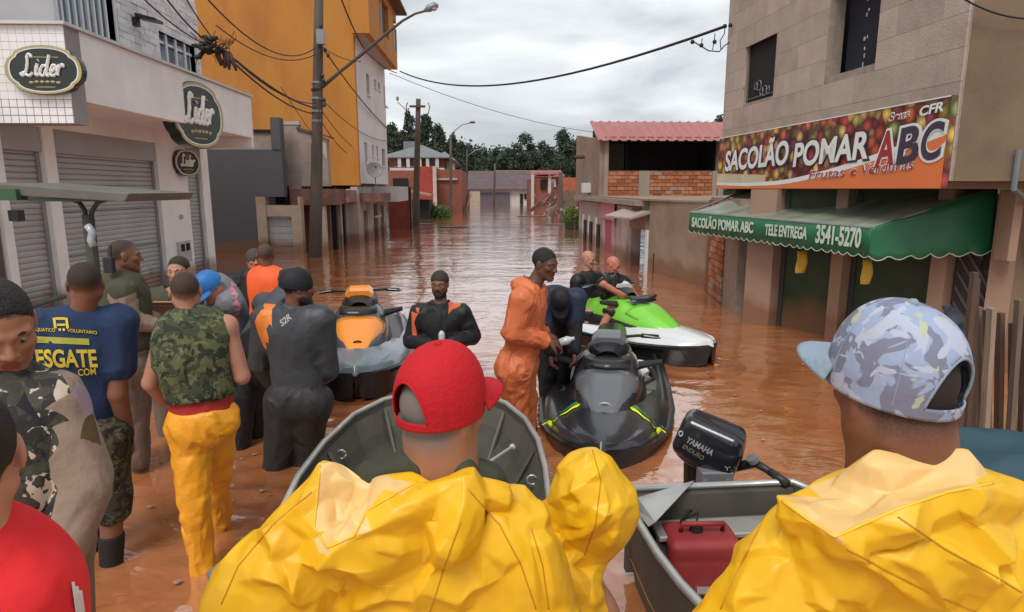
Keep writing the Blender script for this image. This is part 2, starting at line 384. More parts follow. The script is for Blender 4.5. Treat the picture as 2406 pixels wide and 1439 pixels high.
# shutters
prof = [(-0.5, 0.0), (-0.42, 0.55), (-0.1, 1.0), (0.25, 0.8), (0.5, 0.15)]
smb = MB(); smb.loft([[(-0.5, -0.018, z_) if k_ == 0 else (-0.5, y_ * 0.018, z_) for k_, (z_, y_) in enumerate(prof)] + [(-0.5, -0.02, 0.5), (-0.5, -0.02, -0.5)],
                      [(0.5, -0.018, z_) if k_ == 0 else (0.5, y_ * 0.018, z_) for k_, (z_, y_) in enumerate(prof)] + [(0.5, -0.02, 0.5), (0.5, -0.02, -0.5)]])
slat_me = mkmesh('slat', smb.v, smb.f, steel)
def shutter(parent, fr, s0, s1, z0, z1, nn, me=slat_me, step=0.085, box=None, rail=steel_d):
    z = z0
    while z < z1 - 0.01:
        o = link('slat', me, parent, fr((s0 + s1) / 2, nn, z + step / 2) - wloc(parent), (0, 0, fr.rz + math.pi), (s1 - s0 - 0.03, 1, step)); z += step
    for a in (s0 + 0.004, s1 - 0.064):
        MB().box((a, nn - 0.03, z0), (a + 0.06, nn + 0.045, z1), fr).build('guide_rail', rail, parent)
for k, (a, b_) in enumerate(sh):
    shutter(bak, f, a, b_, -0.08, 2.42, -0.12)
    MB().box((a + 0.004, -0.14, 2.43), (b_ - 0.004, -0.03, 2.779), f).build('shutter_box', steel_d if k == 2 else steel, bak)
for z_ in (0.86, 1.55): MB().box((sh[1][0] + .07, -0.1, z_), (sh[1][1] - .07, -0.085, z_ + 0.03), f).build('reinforcing_bar', steel_d, bak)
# canopy: near block with tiles, long fascia, soffit
XC = -5.28; zc = 3.9
cm = MB(); cm.box((XC - 0.16, 8.92, 3.02), (XC, 14.96, zc)); cm.box((XF + 0.002, 8.92, 3.04), (XC - 0.162, 14.96, 3.16)); cm.box((XF + 0.002, 14.86, 2.80), (XC - 0.01, 14.961, 3.038))
cm.build('canopy', white, bak, bevel=0.008)
blk = MB().box((XC - 1.16, 8.62, 2.72), (XC, 8.918, zc)).build('canopy_block', grout, bak)
cap = MB().box((XC - 1.2, 8.55, zc + 0.002), (XC + 0.05, 8.93, zc + 0.04)); cap.box((XC - 0.2, 8.932, zc + 0.002), (XC + 0.05, 15.0, zc + 0.04)).build('canopy_coping', M('coping', (0.55, 0.55, 0.56), 0.6), bak)
tf = Fr((XC - 1.16, 8.62), (XC, 8.62), 1); ts = 0.0966
for i in range(12):
    for j in range(12):
        lo = j < 3
        piece('tile', white2, bak, tf((i + 0.5) * ts, 0.006, 2.72 + (j + 0.5) * 0.0983), (ts - (0.010 if lo else 0.0035), 0.014, 0.0983 - (0.010 if lo else 0.0035)), 0)
# upper wall stone cladding
st = [M('white_stone_a', (0.66, 0.65, 0.66), 0.8, 0.08, 6, 0.5, 40), M('white_stone_b', (0.58, 0.57, 0.58), 0.85, 0.1, 6, 0.6, 40), M('white_stone_c', (0.70, 0.69, 0.69), 0.8, 0.08, 6, 0.5, 40)]
masonry(f, 3.2, f.L, 3.94, 5.9, 0.36, 0.115, st, bak, [(a - .06, b_ + .06, c - .06, d + .06) for a, b_, c, d in wins], 'stone', 0.006, 0.03, 0.022, 0.0, 5)
for a, b_, c, d in wins:
    wf = MB()
    for q in ((a - .05, a, c - .05, d + .05), (b_, b_ + .05, c - .05, d + .05)): wf.box((q[0], -0.1, q[2]), (q[1], 0.03, q[3]), f)
    wf.box((a + .001, -0.1, c - .05), (b_ - .001, 0.028, c), f); wf.box((a + .001, -0.1, d), (b_ - .001, 0.028, d + .05), f)
    w_ = wf.build('window', frame_w, bak)
    MB().box((a, -0.13, c), (b_, -0.12, d), f).build('pane', glass, w_)
    n_ = 9 if a < 2 else 4
    for i in range(1, n_): 
        ss = a + (b_ - a) * i / n_; 
        MB().box((ss - (.022 if a < 2 else .03), -0.05, c + .002), (ss + (.022 if a < 2 else .03), -0.02, d - .002), f).build('bar', frame_w, w_)
    if a > 2: MB().box((a, -0.09, c + 0.45), (b_, -0.06, c + 0.50), f).build('bar', frame_w, w_)
# wall fittings
fl = thing('floodlight', 'black floodlight on a bracket on the white upper wall between two windows', 'lamp', f(f.at(315, 45)[0], 0, f.at(315, 45)[1]))
s_, z_ = f.at(312, 50); blackp = M('black_plastic', (0.02, 0.02, 0.022), 0.45, 0.1)
MB().box((s_ - .1, 0.035, z_ - .1), (s_ + .02, 0.12, z_ + .05), f).build('bracket', blackp, fl)
MB().prism([f(s_ - .12, .10, z_ + .05), f(s_ - .12, .46, z_ - .02), f(s_ - .12, .46, z_ + .03), f(s_ - .12, .10, z_ + .12)], f.d * 0.3).build('lamp_head', blackp, fl)
cm_ = MB(); a_ = Py(120, 84, 8.75); cm_.box(a_ + Vector((-.1, -.05, -.01)), a_ + Vector((.02, .05, .04))); cm_.tube([a_ + Vector((.02, 0, .015)), a_ + Vector((.07, 0, .01))], .02)
tag(cm_.build('security_camera', blackp, loc=tuple(a_)), 'small black security camera on the coping above the left oval sign', 'camera')
s_, z_ = f.at(431, 592); mt = thing('electric_meter', 'grey electricity meter box with two windows set in the white shop pillar', 'meter box', f(s_, 0.02, z_ - .25))
gmet = M('meter_grey', (0.42, 0.42, 0.42), 0.5)
MB().box((s_ - .26, 0.004, z_ - .22), (s_ + .26, 0.05, z_ + .22), f).build('housing', gmet, mt)
for dx in (-.19, .04): MB().box((s_ + dx, 0.051, z_ + .02), (s_ + dx + .15, 0.06, z_ + .17), f).build('window', dark, mt)
s_, z_ = f.at(423, 510); tag(MB().tube([f(s_, 0.002, z_), f(s_, .05, z_)], .045, 12).build('bell_box', gmet, loc=tuple(f(s_, 0, z_))), 'small round grey fitting on the white pillar above the meter box', 'bell')
# oval signs with script lettering
sgreen = M('sign_dark_green', (0.012, 0.018, 0.012), 0.3, 0.1, coat=0.5); sgold = M('sign_gold', (0.42, 0.36, 0.17), 0.4, 0.1, 8); swhite = M('sign_white', (0.75, 0.74, 0.70), 0.5, 0.03)
script = {  # hand-drawn script strokes, x right, y up
 'L': [[(.34, .84), (.26, 1.0), (.13, .94), (.16, .6), (.12, .25), (.0, .02), (-.12, .06), (-.02, .15), (.14, .05), (.3, .0), (.44, .14)]],
 'i': [[(0, .12), (.08, .5), (.05, .5), (.03, .1), (.10, .02), (.2, .12)], [(.10, .72), (.12, .73)]],
 'd': [[(.30, .42), (.18, .5), (.04, .35), (.02, .1), (.12, .0), (.24, .1), (.33, .5), (.40, .98), (.33, .4), (.32, .06), (.40, .0), (.48, .12)]],
 'e': [[(0, .18), (.16, .26), (.24, .42), (.14, .52), (.03, .32), (.04, .06), (.16, .0), (.3, .12)]],
 'r': [[(0, .1), (.06, .52), (.05, .1), (.04, .02)], [(.05, .28), (.16, .5), (.28, .52), (.27, .4)]]}
def oval_sign(c, xd, up, w, h, th, label, name='oval_sign', small=False):
    c = Vector(c); X = Vector(xd).normalized(); U = Vector(up); N = X.cross(U).normalized(); root = thing(name, label, 'sign', c)
    def outline(k, n_=48):
        pts = []
        for i in range(n_):
            a = 2 * math.pi * i / n_; r_ = 1 - 0.055 * math.exp(-((abs(math.cos(a)) - .80) / .07) ** 2) - .02 * math.cos(4 * a)
            pts.append((math.cos(a) * w / 2 * r_ * k, math.sin(a) * h / 2 * r_ * k))
        return pts
    F_ = lambda q, d: c + X * q[0] + U * q[1] + N * d
    MB().prism([F_(q, -th) for q in outline(1.0)], N * th).build('body', sgreen, root, bevel=0.01)
    def ring(k0, k1, d, mat, nm):
        m_ = MB(); o_, i_ = outline(k0), outline(k1)
        for a in range(48):
            b2 = (a + 1) % 48; m_.hexa([F_(i_[a], d), F_(o_[a], d), F_(o_[b2], d), F_(i_[b2], d), F_(i_[a], d + .008), F_(o_[a], d + .008), F_(o_[b2], d + .008), F_(i_[b2], d + .008)])
        return m_.build(nm, mat, root)
    ring(0.97, 0.90, 0.001, sgold, 'rim'); ring(0.895, 0.86, 0.001, swhite, 'inner_rim')
    L_ = MB(); x = -0.98; sc = h * 0.42; ox = 0
    for ch, adv in (('L', .56), ('i', .22), ('d', .5), ('e', .32), ('r', .36)):
        for stroke in script[ch]:
            pts = []
            for i in range(len(stroke) - 1):
                p0, p1, p2, p3 = stroke[max(i - 1, 0)], stroke[i], stroke[i + 1], stroke[min(i + 2, len(stroke) - 1)]
                for tt in (0, .33, .66):
                    q = [0.5 * ((2 * p1[k]) + (-p0[k] + p2[k]) * tt + (2 * p0[k] - 5 * p1[k] + 4 * p2[k] - p3[k]) * tt * tt + (-p0[k] + 3 * p1[k] - 3 * p2[k] + p3[k]) * tt ** 3) for k in (0, 1)]
                    pts.append(q)
            pts.append(list(stroke[-1]))
            L_.tube([F_(((x + q[0] + 0.18 * q[1]) * sc * (w / h) * 0.62, (q[1] - 0.28) * sc), 0.012) for q in pts], [0.022 * h + 0.012 * h * abs(math.sin(i_ * 1.1)) for i_ in range(len(pts))], 6)
        x += adv
    L_.build('lettering', swhite, root)
    wv = MB()
    for i in range(6): wv.ball(F_(((-0.17 + 0.068 * i) * w, -0.25 * h + 0.012 * h * (1 if 0 < i < 5 else 0)), 0.006), (0.032 * w, 0.02 * w, 0.03 * h), 8, 5)
    wv.build('wheat_emblem', sgold, root)
    MB().box((-0.12 * w, -0.345 * h, 0.002), (0.12 * w, -0.33 * h, 0.006), lambda a, b_, z: F_((a, b_), z)).build('rule', sgold, root)
    MB().box((-0.2 * w, 0.245 * h, 0.002), (0.2 * w, 0.26 * h, 0.006), lambda a, b_, z: F_((a, b_), z)).build('rule', sgold, root)
    return root
c1 = Py(103, 165, 8.52); oval_sign(c1, (1, 0, 0), (0, 0, 1), 0.97, 0.60, 0.09, 'wide dark oval shop sign reading Lider on the tiled end of the canopy')
c2 = Px(468, 272, XC + 0.10); oval_sign(c2, (0.30, 0.954, 0), (0, 0, 1), 1.28, 1.18, 0.24, 'large upright dark oval shop sign reading Lider on the street side of the canopy')
c3 = Px(441, 383, XF + 0.16); oval_sign(c3, (0.3, 0.954, 0), (0, 0, 1), 0.72, 0.56, 0.14, 'smallest dark round shop sign hanging on the pillar below the canopy')

# dark building at the far left edge and the shelter in front of it
brownw = M('dark_brown_wall', (0.10, 0.075, 0.06), 0.85, 0.2, 2, 0.3, 20)
dl = thing('dark_building', 'dark brown building at the left edge beside the white shop', 'building', (-8.2, 8.0, 0))
MB().box((-12, 8.2, -0.75), (-6.50, 8.74, 7)).build('wall', brownw, dl)
gt = MB(); 
for i in range(9): gt.box((-7.9 + i * 0.16, 8.12, -0.4), (-7.87 + i * 0.16, 8.15, 2.3))
gt.build('gate', M('gate_dark', (0.03, 0.03, 0.03), 0.5), dl)
mb = MB().box(Py(36, 520, 8.6) + Vector((-.06, -.03, 0)), Py(36, 520, 8.6) + Vector((.06, .1, .14))); tag(mb.build('intercom', blackp, loc=tuple(Py(36, 520, 8.6))), 'small dark intercom box at the left edge of the white shop front', 'intercom')
gm = M('shelter_green_metal', (0.035, 0.05, 0.038), 0.5, 0.15, 5, dirt=(0.10, 0.10, 0.085), damt=0.6)
gm2 = M('shelter_roof_metal', (0.13, 0.125, 0.105), 0.55, 0.15, 4)
YS = 6.0; shp = thing('street_shelter', 'dark green metal street shelter with a forked post and thin flat roof', 'shelter', tuple(Pz(208, 720, 0)))
a0 = Py(-60, 428, YS); a1 = Py(303, 455, YS)
MB().prism([a0, a1, a1 - Vector((.02, 0, .035)), a1 - Vector((.05, 0, .075)), a0 - Vector((0, 0, .10))], (0, 1.3, 0.0)).build('roof', gm2, shp, bevel=0.006)
q0 = Py(60, 462, YS); q1 = Py(298, 474, YS); MB().box((q0.x, YS + .02, q1.z - .0), (q1.x - .02, YS + .10, q1.z + .035)).build('beam', gm, shp)
q0 = Py(-40, 462, YS); q1 = Py(48, 466, YS); MB().box((q0.x, YS - .05, q1.z - .02), (q1.x, YS + .10, q1.z + .08)).build('beam', M('shelter_bright_green', (.04, .09, .045), .5), shp)
pt = Py(208, 520, YS + .2); MB().tube([(pt.x, pt.y, -0.75), (pt.x, pt.y, Py(208, 505, YS + .2).z)], 0.052, 10).build('post', gm, shp, smooth=False)
for sx in (-1, 1):
    br = [Py(208 + sx * 6, 512, YS + .2), Py(208 + sx * 9, 495, YS + .2), Py(208 + sx * 22, 476, YS + .2), Py(208 + sx * 46, 467, YS + .2)]
    MB().tube(br, 0.022, 8).build('bracket', gm, shp, smooth=True)
MB().tube([Py(205, 530, YS + .1), Py(217, 545, YS + .1), Py(214, 565, YS + .1), Py(220, 580, YS + .1)], .035, 8).build('plastic_wrap', M('clear_plastic', (.35, .38, .4), .3, .3, 30, spec=.8), shp, smooth=True)
rl = MB().tube([Py(70, 722, 5.2), Py(152, 697, 5.6)], 0.02, 8); tag(rl.build('handrail', gm, loc=tuple(Py(110, 710, 5.4))), 'dark green metal rail behind the man in the navy shirt', 'rail')

# ------------------------------------------------------------------ slate wall, beige garage, weathered block
YG = 19.3; gw = M('slate_paint', (0.088, 0.09, 0.098), 0.75, 0.1, 1.5, 0.2, 15, dirt=(0.07, 0.065, 0.066), damt=0.5, tide=.28)
beige = M('beige_render', (0.42, 0.33, 0.25), 0.8, 0.1, 2, 0.2, 20, dirt=(0.27, 0.19, 0.14), damt=0.6, tide=.28)
conc = M('weathered_concrete', (0.30, 0.245, 0.215), 0.9, 0.2, 1.5, 0.4, 12, dirt=(0.14, 0.115, 0.10), dscale=0.9, damt=0.8)
conc_l = M('pale_plaster_patch', (0.46, 0.40, 0.36), 0.9, 0.15, 3, 0.3, 15, dirt=(0.3, 0.25, 0.22))
g2 = thing('grey_building', 'dark slate-grey walled building with a beige garage front beyond the white shop', 'building', (-7.0, YG, 0))
fg = Fr((-9.2, YG), (-6.0, YG), 1)
def fx(fr, px, py): return fr.at(px, py)
xl, _ = fg.at(604, 500); x2, zt = fg.at(668, 463); _, ztop = fg.at(600, 352); _, zcol = fg.at(650, 276); xc, _ = fg.at(636, 300)
MB().box((0, -.3, -.75), (xl, 0, ztop), fg).build('wall', gw, g2); MB().box((xl + .002, -.3, zt), (x2, 0, ztop), fg).build('wall', gw, g2)
MB().box((xc, -.35, ztop + .002), (x2, .03, zcol), fg).build('column', gw, g2)
MB().box((0.3, -.28, ztop + .003), (xc - .003, -.02, fg.at(620, 312)[1]), fg).build('parapet', conc, g2)
MB().box((0.3, -.3, fg.at(620, 312)[1] + .002), (xc - .01, .04, fg.at(620, 305)[1]), fg).build('coping', dark, g2)
d0, dz = fg.at(636, 510); d1, _ = fg.at(684, 510); e1, _ = fg.at(702, 500); l0, lz = fg.at(634, 483)
MB().box((xl + .003, -.28, -.75), (xl + .28, .06, zt - .003), fg).build('pier', beige, g2); MB().box((xl + .29, -.26, dz + .01), (e1, .04, lz), fg).build('lintel', beige, g2)
MB().box((d1 + .02, -.26, -.75), (e1, .04, dz + .008), fg).build('pier', beige, g2)
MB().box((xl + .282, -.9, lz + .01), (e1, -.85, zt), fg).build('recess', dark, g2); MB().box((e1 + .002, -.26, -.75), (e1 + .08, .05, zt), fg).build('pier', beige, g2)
gd = MB(); z = -0.2
garage = M('garage_door', (0.36, 0.37, 0.37), 0.5, 0.08, 3, tide=.28)
for k in range(8): piece('garage_panel', garage, g2, fg((xl + .285 + d1) / 2, -.1, z + k * .2 + .1), (d1 - xl - .3, .03, .19), 0)
g3 = thing('weathered_building', 'low weathered concrete building with peeling plaster behind the near utility pole', 'building', (-5.4, 20.2, 0))
fw = Fr((-6.3, 20.0), (-4.7, 20.0), 1)
a0_, z0_ = fw.at(671, 462); a1_, z1_ = fw.at(700, 292); a2_, z2_ = fw.at(768, 327); _, zb = fw.at(740, 438); _, z3 = fw.at(705, 305)
MB().box((a0_, -.3, z0_), (a1_, 0, z1_), fw).build('wall', conc, g3)
MB().prism([fw(a1_ + .002, 0.03, zb), fw(a2_, 0.03, zb), fw(a2_, .03, z2_), fw(a1_ + .9 * .5, .03, z3 - .12), fw(a1_ + .002, .03, z3)], fw.n * -.3).build('wall', conc, g3)
MB().prism([fw(a1_ + .35, .045, z3 - .3), fw(a1_ + .42, .045, z3 - .7), fw(a1_ + .6, .045, z3 - .55), fw(a1_ + .75, .045, z3 - .75), fw(a2_ - .02, .045, z3 - .9), fw(a2_ - .02, .045, z2_ - .15), fw(a1_ + .6, .045, z3 - .25)], fw.n * -.012).build('plaster_patch', conc_l, g3)
MB().prism([fw(a1_ - .04, .1, z3 + .02), fw(a2_ + .1, .1, z2_ + .03), fw(a2_ + .1, .1, z2_ + .08), fw(a1_ - .04, .1, z3 + .08)], fw.n * -.6).build('roof_edge', M('roof_edge_brown', (.12, .08, .06), .8), g3)
MB().box((a1_ - .45, .02, z1_ - .02), (a1_ + .03, -.25, z1_ + .08), fw).build('coping', conc_l, g3)
redw = M('red_brown_wall', (0.20, 0.075, 0.05), 0.85, 0.25, 2, 0.3, 15, dirt=(.10, .06, .045), tide=.28)
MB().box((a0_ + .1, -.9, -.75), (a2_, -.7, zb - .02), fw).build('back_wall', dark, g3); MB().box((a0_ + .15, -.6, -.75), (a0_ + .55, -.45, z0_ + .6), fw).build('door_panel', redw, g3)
MB().box((a0_ + .1, -.31, z0_ - .25), (a2_ + .1, .06, z0_ - .003), fw).build('lintel', redw, g3)
# ------------------------------------------------------------------ orange tower
orange = M('orange_paint', (0.45, 0.185, 0.028), 0.75, 0.06, 0.8, 0.1, 10, dirt=(0.33, 0.12, 0.025), dscale=0.9, damt=0.75, stretch=(1, 1, .35))
wht = M('tower_white', (0.64, 0.61, 0.61), 0.7, 0.05, 1, dirt=(.48, .44, .42), dscale=.8, damt=.4, tide=.28)
tw = thing('apartment_tower', 'tall orange building with a white street side and an orange top overhang', 'building', (-7, 26, 0))
XT, YT, YE = -4.6, 23.2, 29.6; ft = Fr((XT, YT), (XT, YE), 1)
_, zbt = Fr((-10, YT), (-4, YT), 1).at(800, 436)
MB().box((-11.5, YT, zbt), (XT, YT + .25, 10.2)).build('front_wall', orange, tw)
wl = []
for (x0, x1, ya, yb) in ((860, 869, 171, 225), (879, 884, 185, 207), (888, 893, 193, 213), (901, 909, 202, 251), (856, 864, 334, 382), (874, 879, 340, 367), (884, 889, 343, 371), (897, 906, 349, 391)):
    sa, za = ft.at(x0, ya); sb, zb_ = ft.at(x1, yb); wl.append((max(sa, .3), max(sb, sa + .3), zb_, za))
wall(ft, 0.252, YE - YT, 2.1, 10.2, wl, .2).build('street_wall', wht, tw)
MB().box((-11.5, YT + .26, zbt), (-11.3, YE, 10.2)).build('back_wall', wht, tw); MB().box((-11.5, YE + .002, zbt), (XT, YE + .2, 10.2)).build('far_wall', wht, tw); MB().box((-11.5, YT, 10.203), (XT, YE + .2, 10.3)).build('roof', conc, tw)
wing = M('tower_window', (.10, .10, .11), .25, .2)
for (a, b_, c, d) in wl:
    w_ = MB().box((a, -.14, c), (b_, -.10, d), ft).build('window', wing, tw)
    MB().box((a - .04, -.02, c - .08), (b_ + .04, .05, c - .002), ft).build('sill', wht, w_)
zo = 7.05; XO = -4.0; fo = Fr((XO, 22.9), (XO, YE), 1)
ow = [(fo.at(892, 30)[0], fo.at(912, 30)[0], 7.75, 9.0), (fo.at(924, 60)[0], fo.at(939, 60)[0], 7.75, 8.95)]
wall(fo, 0, YE - 22.9, zo, 10.2, ow, .2).build('overhang_wall', orange, tw)
MB().box((XT + .001, 22.9, zo), (XO - .201, 23.1, 10.2)).build('overhang_end', orange, tw); MB().box((XT + .001, 23.101, zo), (XO - .201, YE, zo + .15)).build('overhang_floor', conc_l, tw)
for h in ow: 
    w_ = MB().box((h[0], -.19, h[2]), (h[1], -.15, h[3]), fo).build('window', M('brown_shutter', (.09, .05, .035), .7), tw); MB().box(((h[0] + h[1]) / 2 - .03, -.149, h[2]), ((h[0] + h[1]) / 2 + .03, -.10, h[3]), fo).build('mullion', wht, w_)
MB().box((XO - .1, 22.7, 9.35), (XO + .45, YE + .3, 9.43)).build('eave', M('eave_brown', (.12, .08, .06), .8), tw)
# shops at the foot of the tower
sp = thing('shop_arcade', 'row of low flooded shop fronts with brown canopies at the foot of the orange building', 'building', (-5.2, 22, 0))
fs = Fr((-5.0, 19.75), (-5.0, 23.15), 1); brc = M('brown_canopy', (0.15, 0.065, 0.045), 0.8, 0.2, 3, dirt=(.3, .2, .16), damt=.5)
palep = M('pale_pillar', (.40, .34, .30), .8, .15, 3, dirt=(.2, .12, .09), damt=.7, tide=.28)
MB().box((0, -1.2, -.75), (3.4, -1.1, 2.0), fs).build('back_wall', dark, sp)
MB().box((0, -1.0, 1.42), (1.65, .25, 1.9), fs).build('canopy', brc, sp); MB().box((1.66, -1.0, 1.46), (3.4, .3, 1.86), fs).build('canopy', M('red_canopy', (.24, .10, .075), .8, .2, 3, dirt=(.4, .33, .28)), sp)
for (s_, w_, m_) in ((.05, .2, palep), (.62, .16, redw), (1.0, .3, palep), (1.62, .18, redw), (2.1, .22, palep), (2.6, .15, dark), (3.0, .26, palep)):
    MB().box((s_, -.2, -.75), (s_ + w_, 0.0, 1.42 if s_ < 1.5 else 1.455), fs).build('pillar', m_, sp)
MB().box((1.3, -.7, -.75), (1.6, -.6, 1.4), fs).build('door', redw, sp); MB().box((2.3, -.7, -.75), (2.6, -.6, 1.4), fs).build('door', redw, sp)
f2 = Fr((-4.62, 23.22), (-4.62, 29.5), 1)
dh = [(.9, 1.7, -.8, 1.1), (3.0, 3.9, -.8, 1.3), (4.7, 5.5, -.8, 1.2)]
wall(f2, 0, 6.25, -.75, zbt - .05, dh, .25, n=-.06).build('street_wall', palep, sp)
for a, b_, c, d in dh: MB().box((a, -.5, c), (b_, -.4, d), f2).build('door', redw if a < 2 else dark, sp)
MB().box((.3, -.05, 1.45), (2.6, .7, 1.75), f2).build('canopy', brc, sp); MB().box((2.9, -.05, 1.4), (6.2, .95, 2.0), f2).build('white_canopy', M('grey_white_board', (.42, .41, .40), .7, .1), sp)
MB().box((3.1, -.05, .75), (4.4, .02, .82), f2).build('ledge', wht, sp)
MB().box((-11.4, 23.45, -.75), (-4.9, 23.6, 2.3)).build('sky_gap_blocker', dark, sp); MB().box((-5.05, 23.0, -.75), (-4.64, 23.3, 1.9)).build('corner_pillar', palep, sp)  # dark wall added to block sky light leaking through the corner gap
# satellite dish
dsh = thing('satellite_dish', 'grey satellite dish on a short mast on the low canopy by the white wall', 'satellite dish', tuple(Py(880, 440, 23.9)))
dc = Py(879, 401, 23.9); nd = Vector((0.35, -0.85, 0.35)).normalized(); u_ = nd.cross(Vector((0, 0, 1))).normalized(); v_ = nd.cross(u_)
rings = [[dc + (u_ * math.cos(2 * math.pi * j / 20) + v_ * math.sin(2 * math.pi * j / 20)) * (0.30 * r_) + nd * (0.09 * r_ * r_) for j in range(20)] for r_ in (.05, .3, .6, .85, 1.0)]
rings += [[q - nd * .012 for q in r_] for r_ in reversed(rings)]
dm = M('dish_grey', (.22, .21, .21), .5, .1); MB().loft(rings).build('dish', dm, dsh, smooth=True)
MB().tube([dc, dc + Vector((.02, .05, -.3)), Py(884, 442, 23.95)], .02).build('mast', dm, dsh); MB().tube([dc - v_ * .25, dc + nd * .32], .01).build('feed_arm', dm, dsh)
MB().ball(dc + nd * .33, .035).build('feed_horn', blackp, dsh)

# ------------------------------------------------------------------ poles, lamps, cables
pc = M('pole_concrete', (.085, .066, .055), .9, .25, 3, .4, 20, stretch=(1, 1, .25)); cab = M('cable_black', (.012, .012, .013), .6); mtl = M('galvanised', (.25, .25, .26), .5, .1, metal=.5)
def pole(pxb, pyb, pxt, pyt, y, r0, r1, label, mat=pc, group=None, name='utility_pole'):
    b0 = Py(pxb, pyb, y); b0.z = -.75; tp = Py(pxt, pyt, y); r = thing(name, label, 'pole', (b0.x, y, 0), group)
    MB().tube([b0.lerp(tp, k / 4) for k in range(5)], [r0 + (r1 - r0) * k / 4 for k in range(5)], 10).build('shaft', mat, r, smooth=True); return r, tp
YP = 18.4
p1, tp = pole(737, 603, 750, -60, YP, .19, .11, 'thick dark utility pole nearest the camera, in front of the orange wall')
for py in (195, 212, 232, 262, 285):
    c = Py(744.5, py, YP); MB().tube([c - Vector((0, 0, .03)), c + Vector((0, 0, .03))], .155, 12).build('clamp_band', mtl if py != 212 else cab, p1)
MB().box(Py(752, 95, YP) + Vector((-.03, -.28, -.15)), Py(762, 95, YP) + Vector((.06, -.13, .22))).build('junction_box', mtl, p1)
for (px, py) in ((764, 118), (771, 130), (758, 178), (760, 190), (762, 235), (762, 247), (754, 60)):
    c = Py(px, py, YP - .1); MB().ball(c, (.05, .05, .07), 8, 6).build('insulator', M('insulator_dark', (.05, .04, .04), .3), p1, smooth=True)
la = thing('street_lamp', 'long curved street lamp arm clamped to the nearest utility pole', 'street lamp', tuple(Py(757, 205, YP)))
pts = [Py(a, b_, YP - .05) for a, b_ in ((757, 205), (800, 168), (850, 128), (905, 82), (945, 50), (975, 33), (1000, 26))]
MB().tube(pts, [.05, .045, .045, .04, .035, .03, .03], 8).build('arm', pc, la, smooth=True)
hd = [Py(a, b_, YP - .05) for a, b_ in ((996, 27), (1008, 20), (1022, 13), (1030, 15))]; MB().tube(hd, [.03, .10, .09, .04], 10).build('lamp_head', mtl, la, smooth=True)
MB().ball(Py(1019, 21, YP - .05), (.10, .08, .06), 10, 6).build('lens', M('lamp_lens', (.4, .42, .45), .2), la, smooth=True)
YP2 = 33.4
p2, _ = pole(975, 530, 983, 233, YP2, .2, .12, 'second utility pole with a crossarm, left of the open street', pc)
MB().box(Py(963, 252, YP2) + Vector((0, -.2, -.04)), Py(1000, 252, YP2) + Vector((0, -.12, .06))).build('crossarm', pc, p2)
for px in (958, 1006):
    c = Py(px, 256, YP2 - .15); MB().tube([c + Vector((0, 0, .3)), c + Vector((.08 if px > 980 else -.08, 0, .1)), c - Vector((0, 0, .25))], .03, 6).build('insulator', mtl, p2)
MB().ball(Py(934, 232, YP2), (.07, .07, .12), 8, 6).build('insulator', mtl, p2); MB().tube([Py(934, 240, YP2), Py(957, 262, YP2), Py(972, 285, YP2)], .02, 6).build('wire', cab, p2)
def lamp_pole(px, pyb, pyt, y, arm, label, r=.12, name='street_lamp'):
    r_, tp_ = pole(px, pyb, px, pyt, y, r, r * .7, label, name=name); r_['category'] = 'street lamp'
    MB().tube([Py(a, b_, y) for a, b_ in arm], .045, 6).build('arm', mtl, r_, smooth=True)
    e_ = Py(*arm[-1], y); MB().ball(e_, (.24, .12, .09), 8, 6).build('lamp_head', pc, r_, smooth=True)
lamp_pole(1059, 500, 318, 50, ((1056, 322), (1068, 308), (1085, 294), (1110, 288)), 'street lamp on the left kerb with a curved arm over the far street', .13)
lamp_pole(1097, 488, 352, 66, ((1097, 368), (1108, 360), (1120, 352), (1137, 350)), 'small far street lamp showing just above the distant trees', .12)
pole(1160, 482, 1163, 385, 77, .16, .12, 'thin pole standing in the water in the middle of the street end')
pole(1320, 522, 1317, 405, 37, .13, .12, 'bare pole beside the far brick house on the right kerb')
pole(1298, 505, 1298, 428, 46, .10, .10, 'short thin post in front of the far brick house')
lamp_pole(1389, 560, 372, 25.5, ((1389, 376), (1378, 370), (1362, 369)), 'street lamp with a flat arm at the corner of the pink-roofed house', .10)
def cable(a, b_, d, label, r=.014, n=14):
    pts = sag(a, b_, d, n); m_ = MB().tube(pts, r, 5); return tag(m_.build('overhead_cable', cab, loc=tuple(Vector(a))), label, 'cable')
# bundle from upper left to the pole
jb = Py(510, 108, 11.0)
cable(Py(365, -40, 8.2), jb, .12, 'upper cable from the top left to the hanging splice bundle', .012)
cable(Py(405, -60, 8.5), jb + Vector((0, 0, .04)), .06, 'second cable from the top left to the hanging splice bundle', .010)
cable(Py(330, -10, 8.2), jb - Vector((0, 0, .03)), .10, 'third cable from the top left crossing the barred window', .010)
for k, (a, b_) in enumerate((((525, 118, 11.2), (742, 255, 18.2)), ((525, 125, 11.2), (740, 268, 18.2)), ((520, 112, 11.2), (742, 243, 18.2)))):
    cable(Py(*a), Py(*b_), .15 + .05 * k, ('middle', 'lowest', 'highest')[k] + ' cable of the thick bundle from the splice to the nearest pole', .022 - .004 * k)
sb = thing('cable_splice', 'tangled dark cable splice bundle hanging in front of the white upper wall', 'cable splice', tuple(jb))
for k in range(9):
    a = jb + Vector((rng.uniform(-.25, .15), rng.uniform(-.1, .1), rng.uniform(-.1, .12))); b_ = a + Vector((rng.uniform(-.28, .1), rng.uniform(-.1, .1), rng.uniform(-.12, .06)))
    MB().tube([a, (a + b_) / 2 + Vector((0, 0, -.04)), b_], [.03, .045, .025], 7).build('connector', cab, sb, smooth=True)
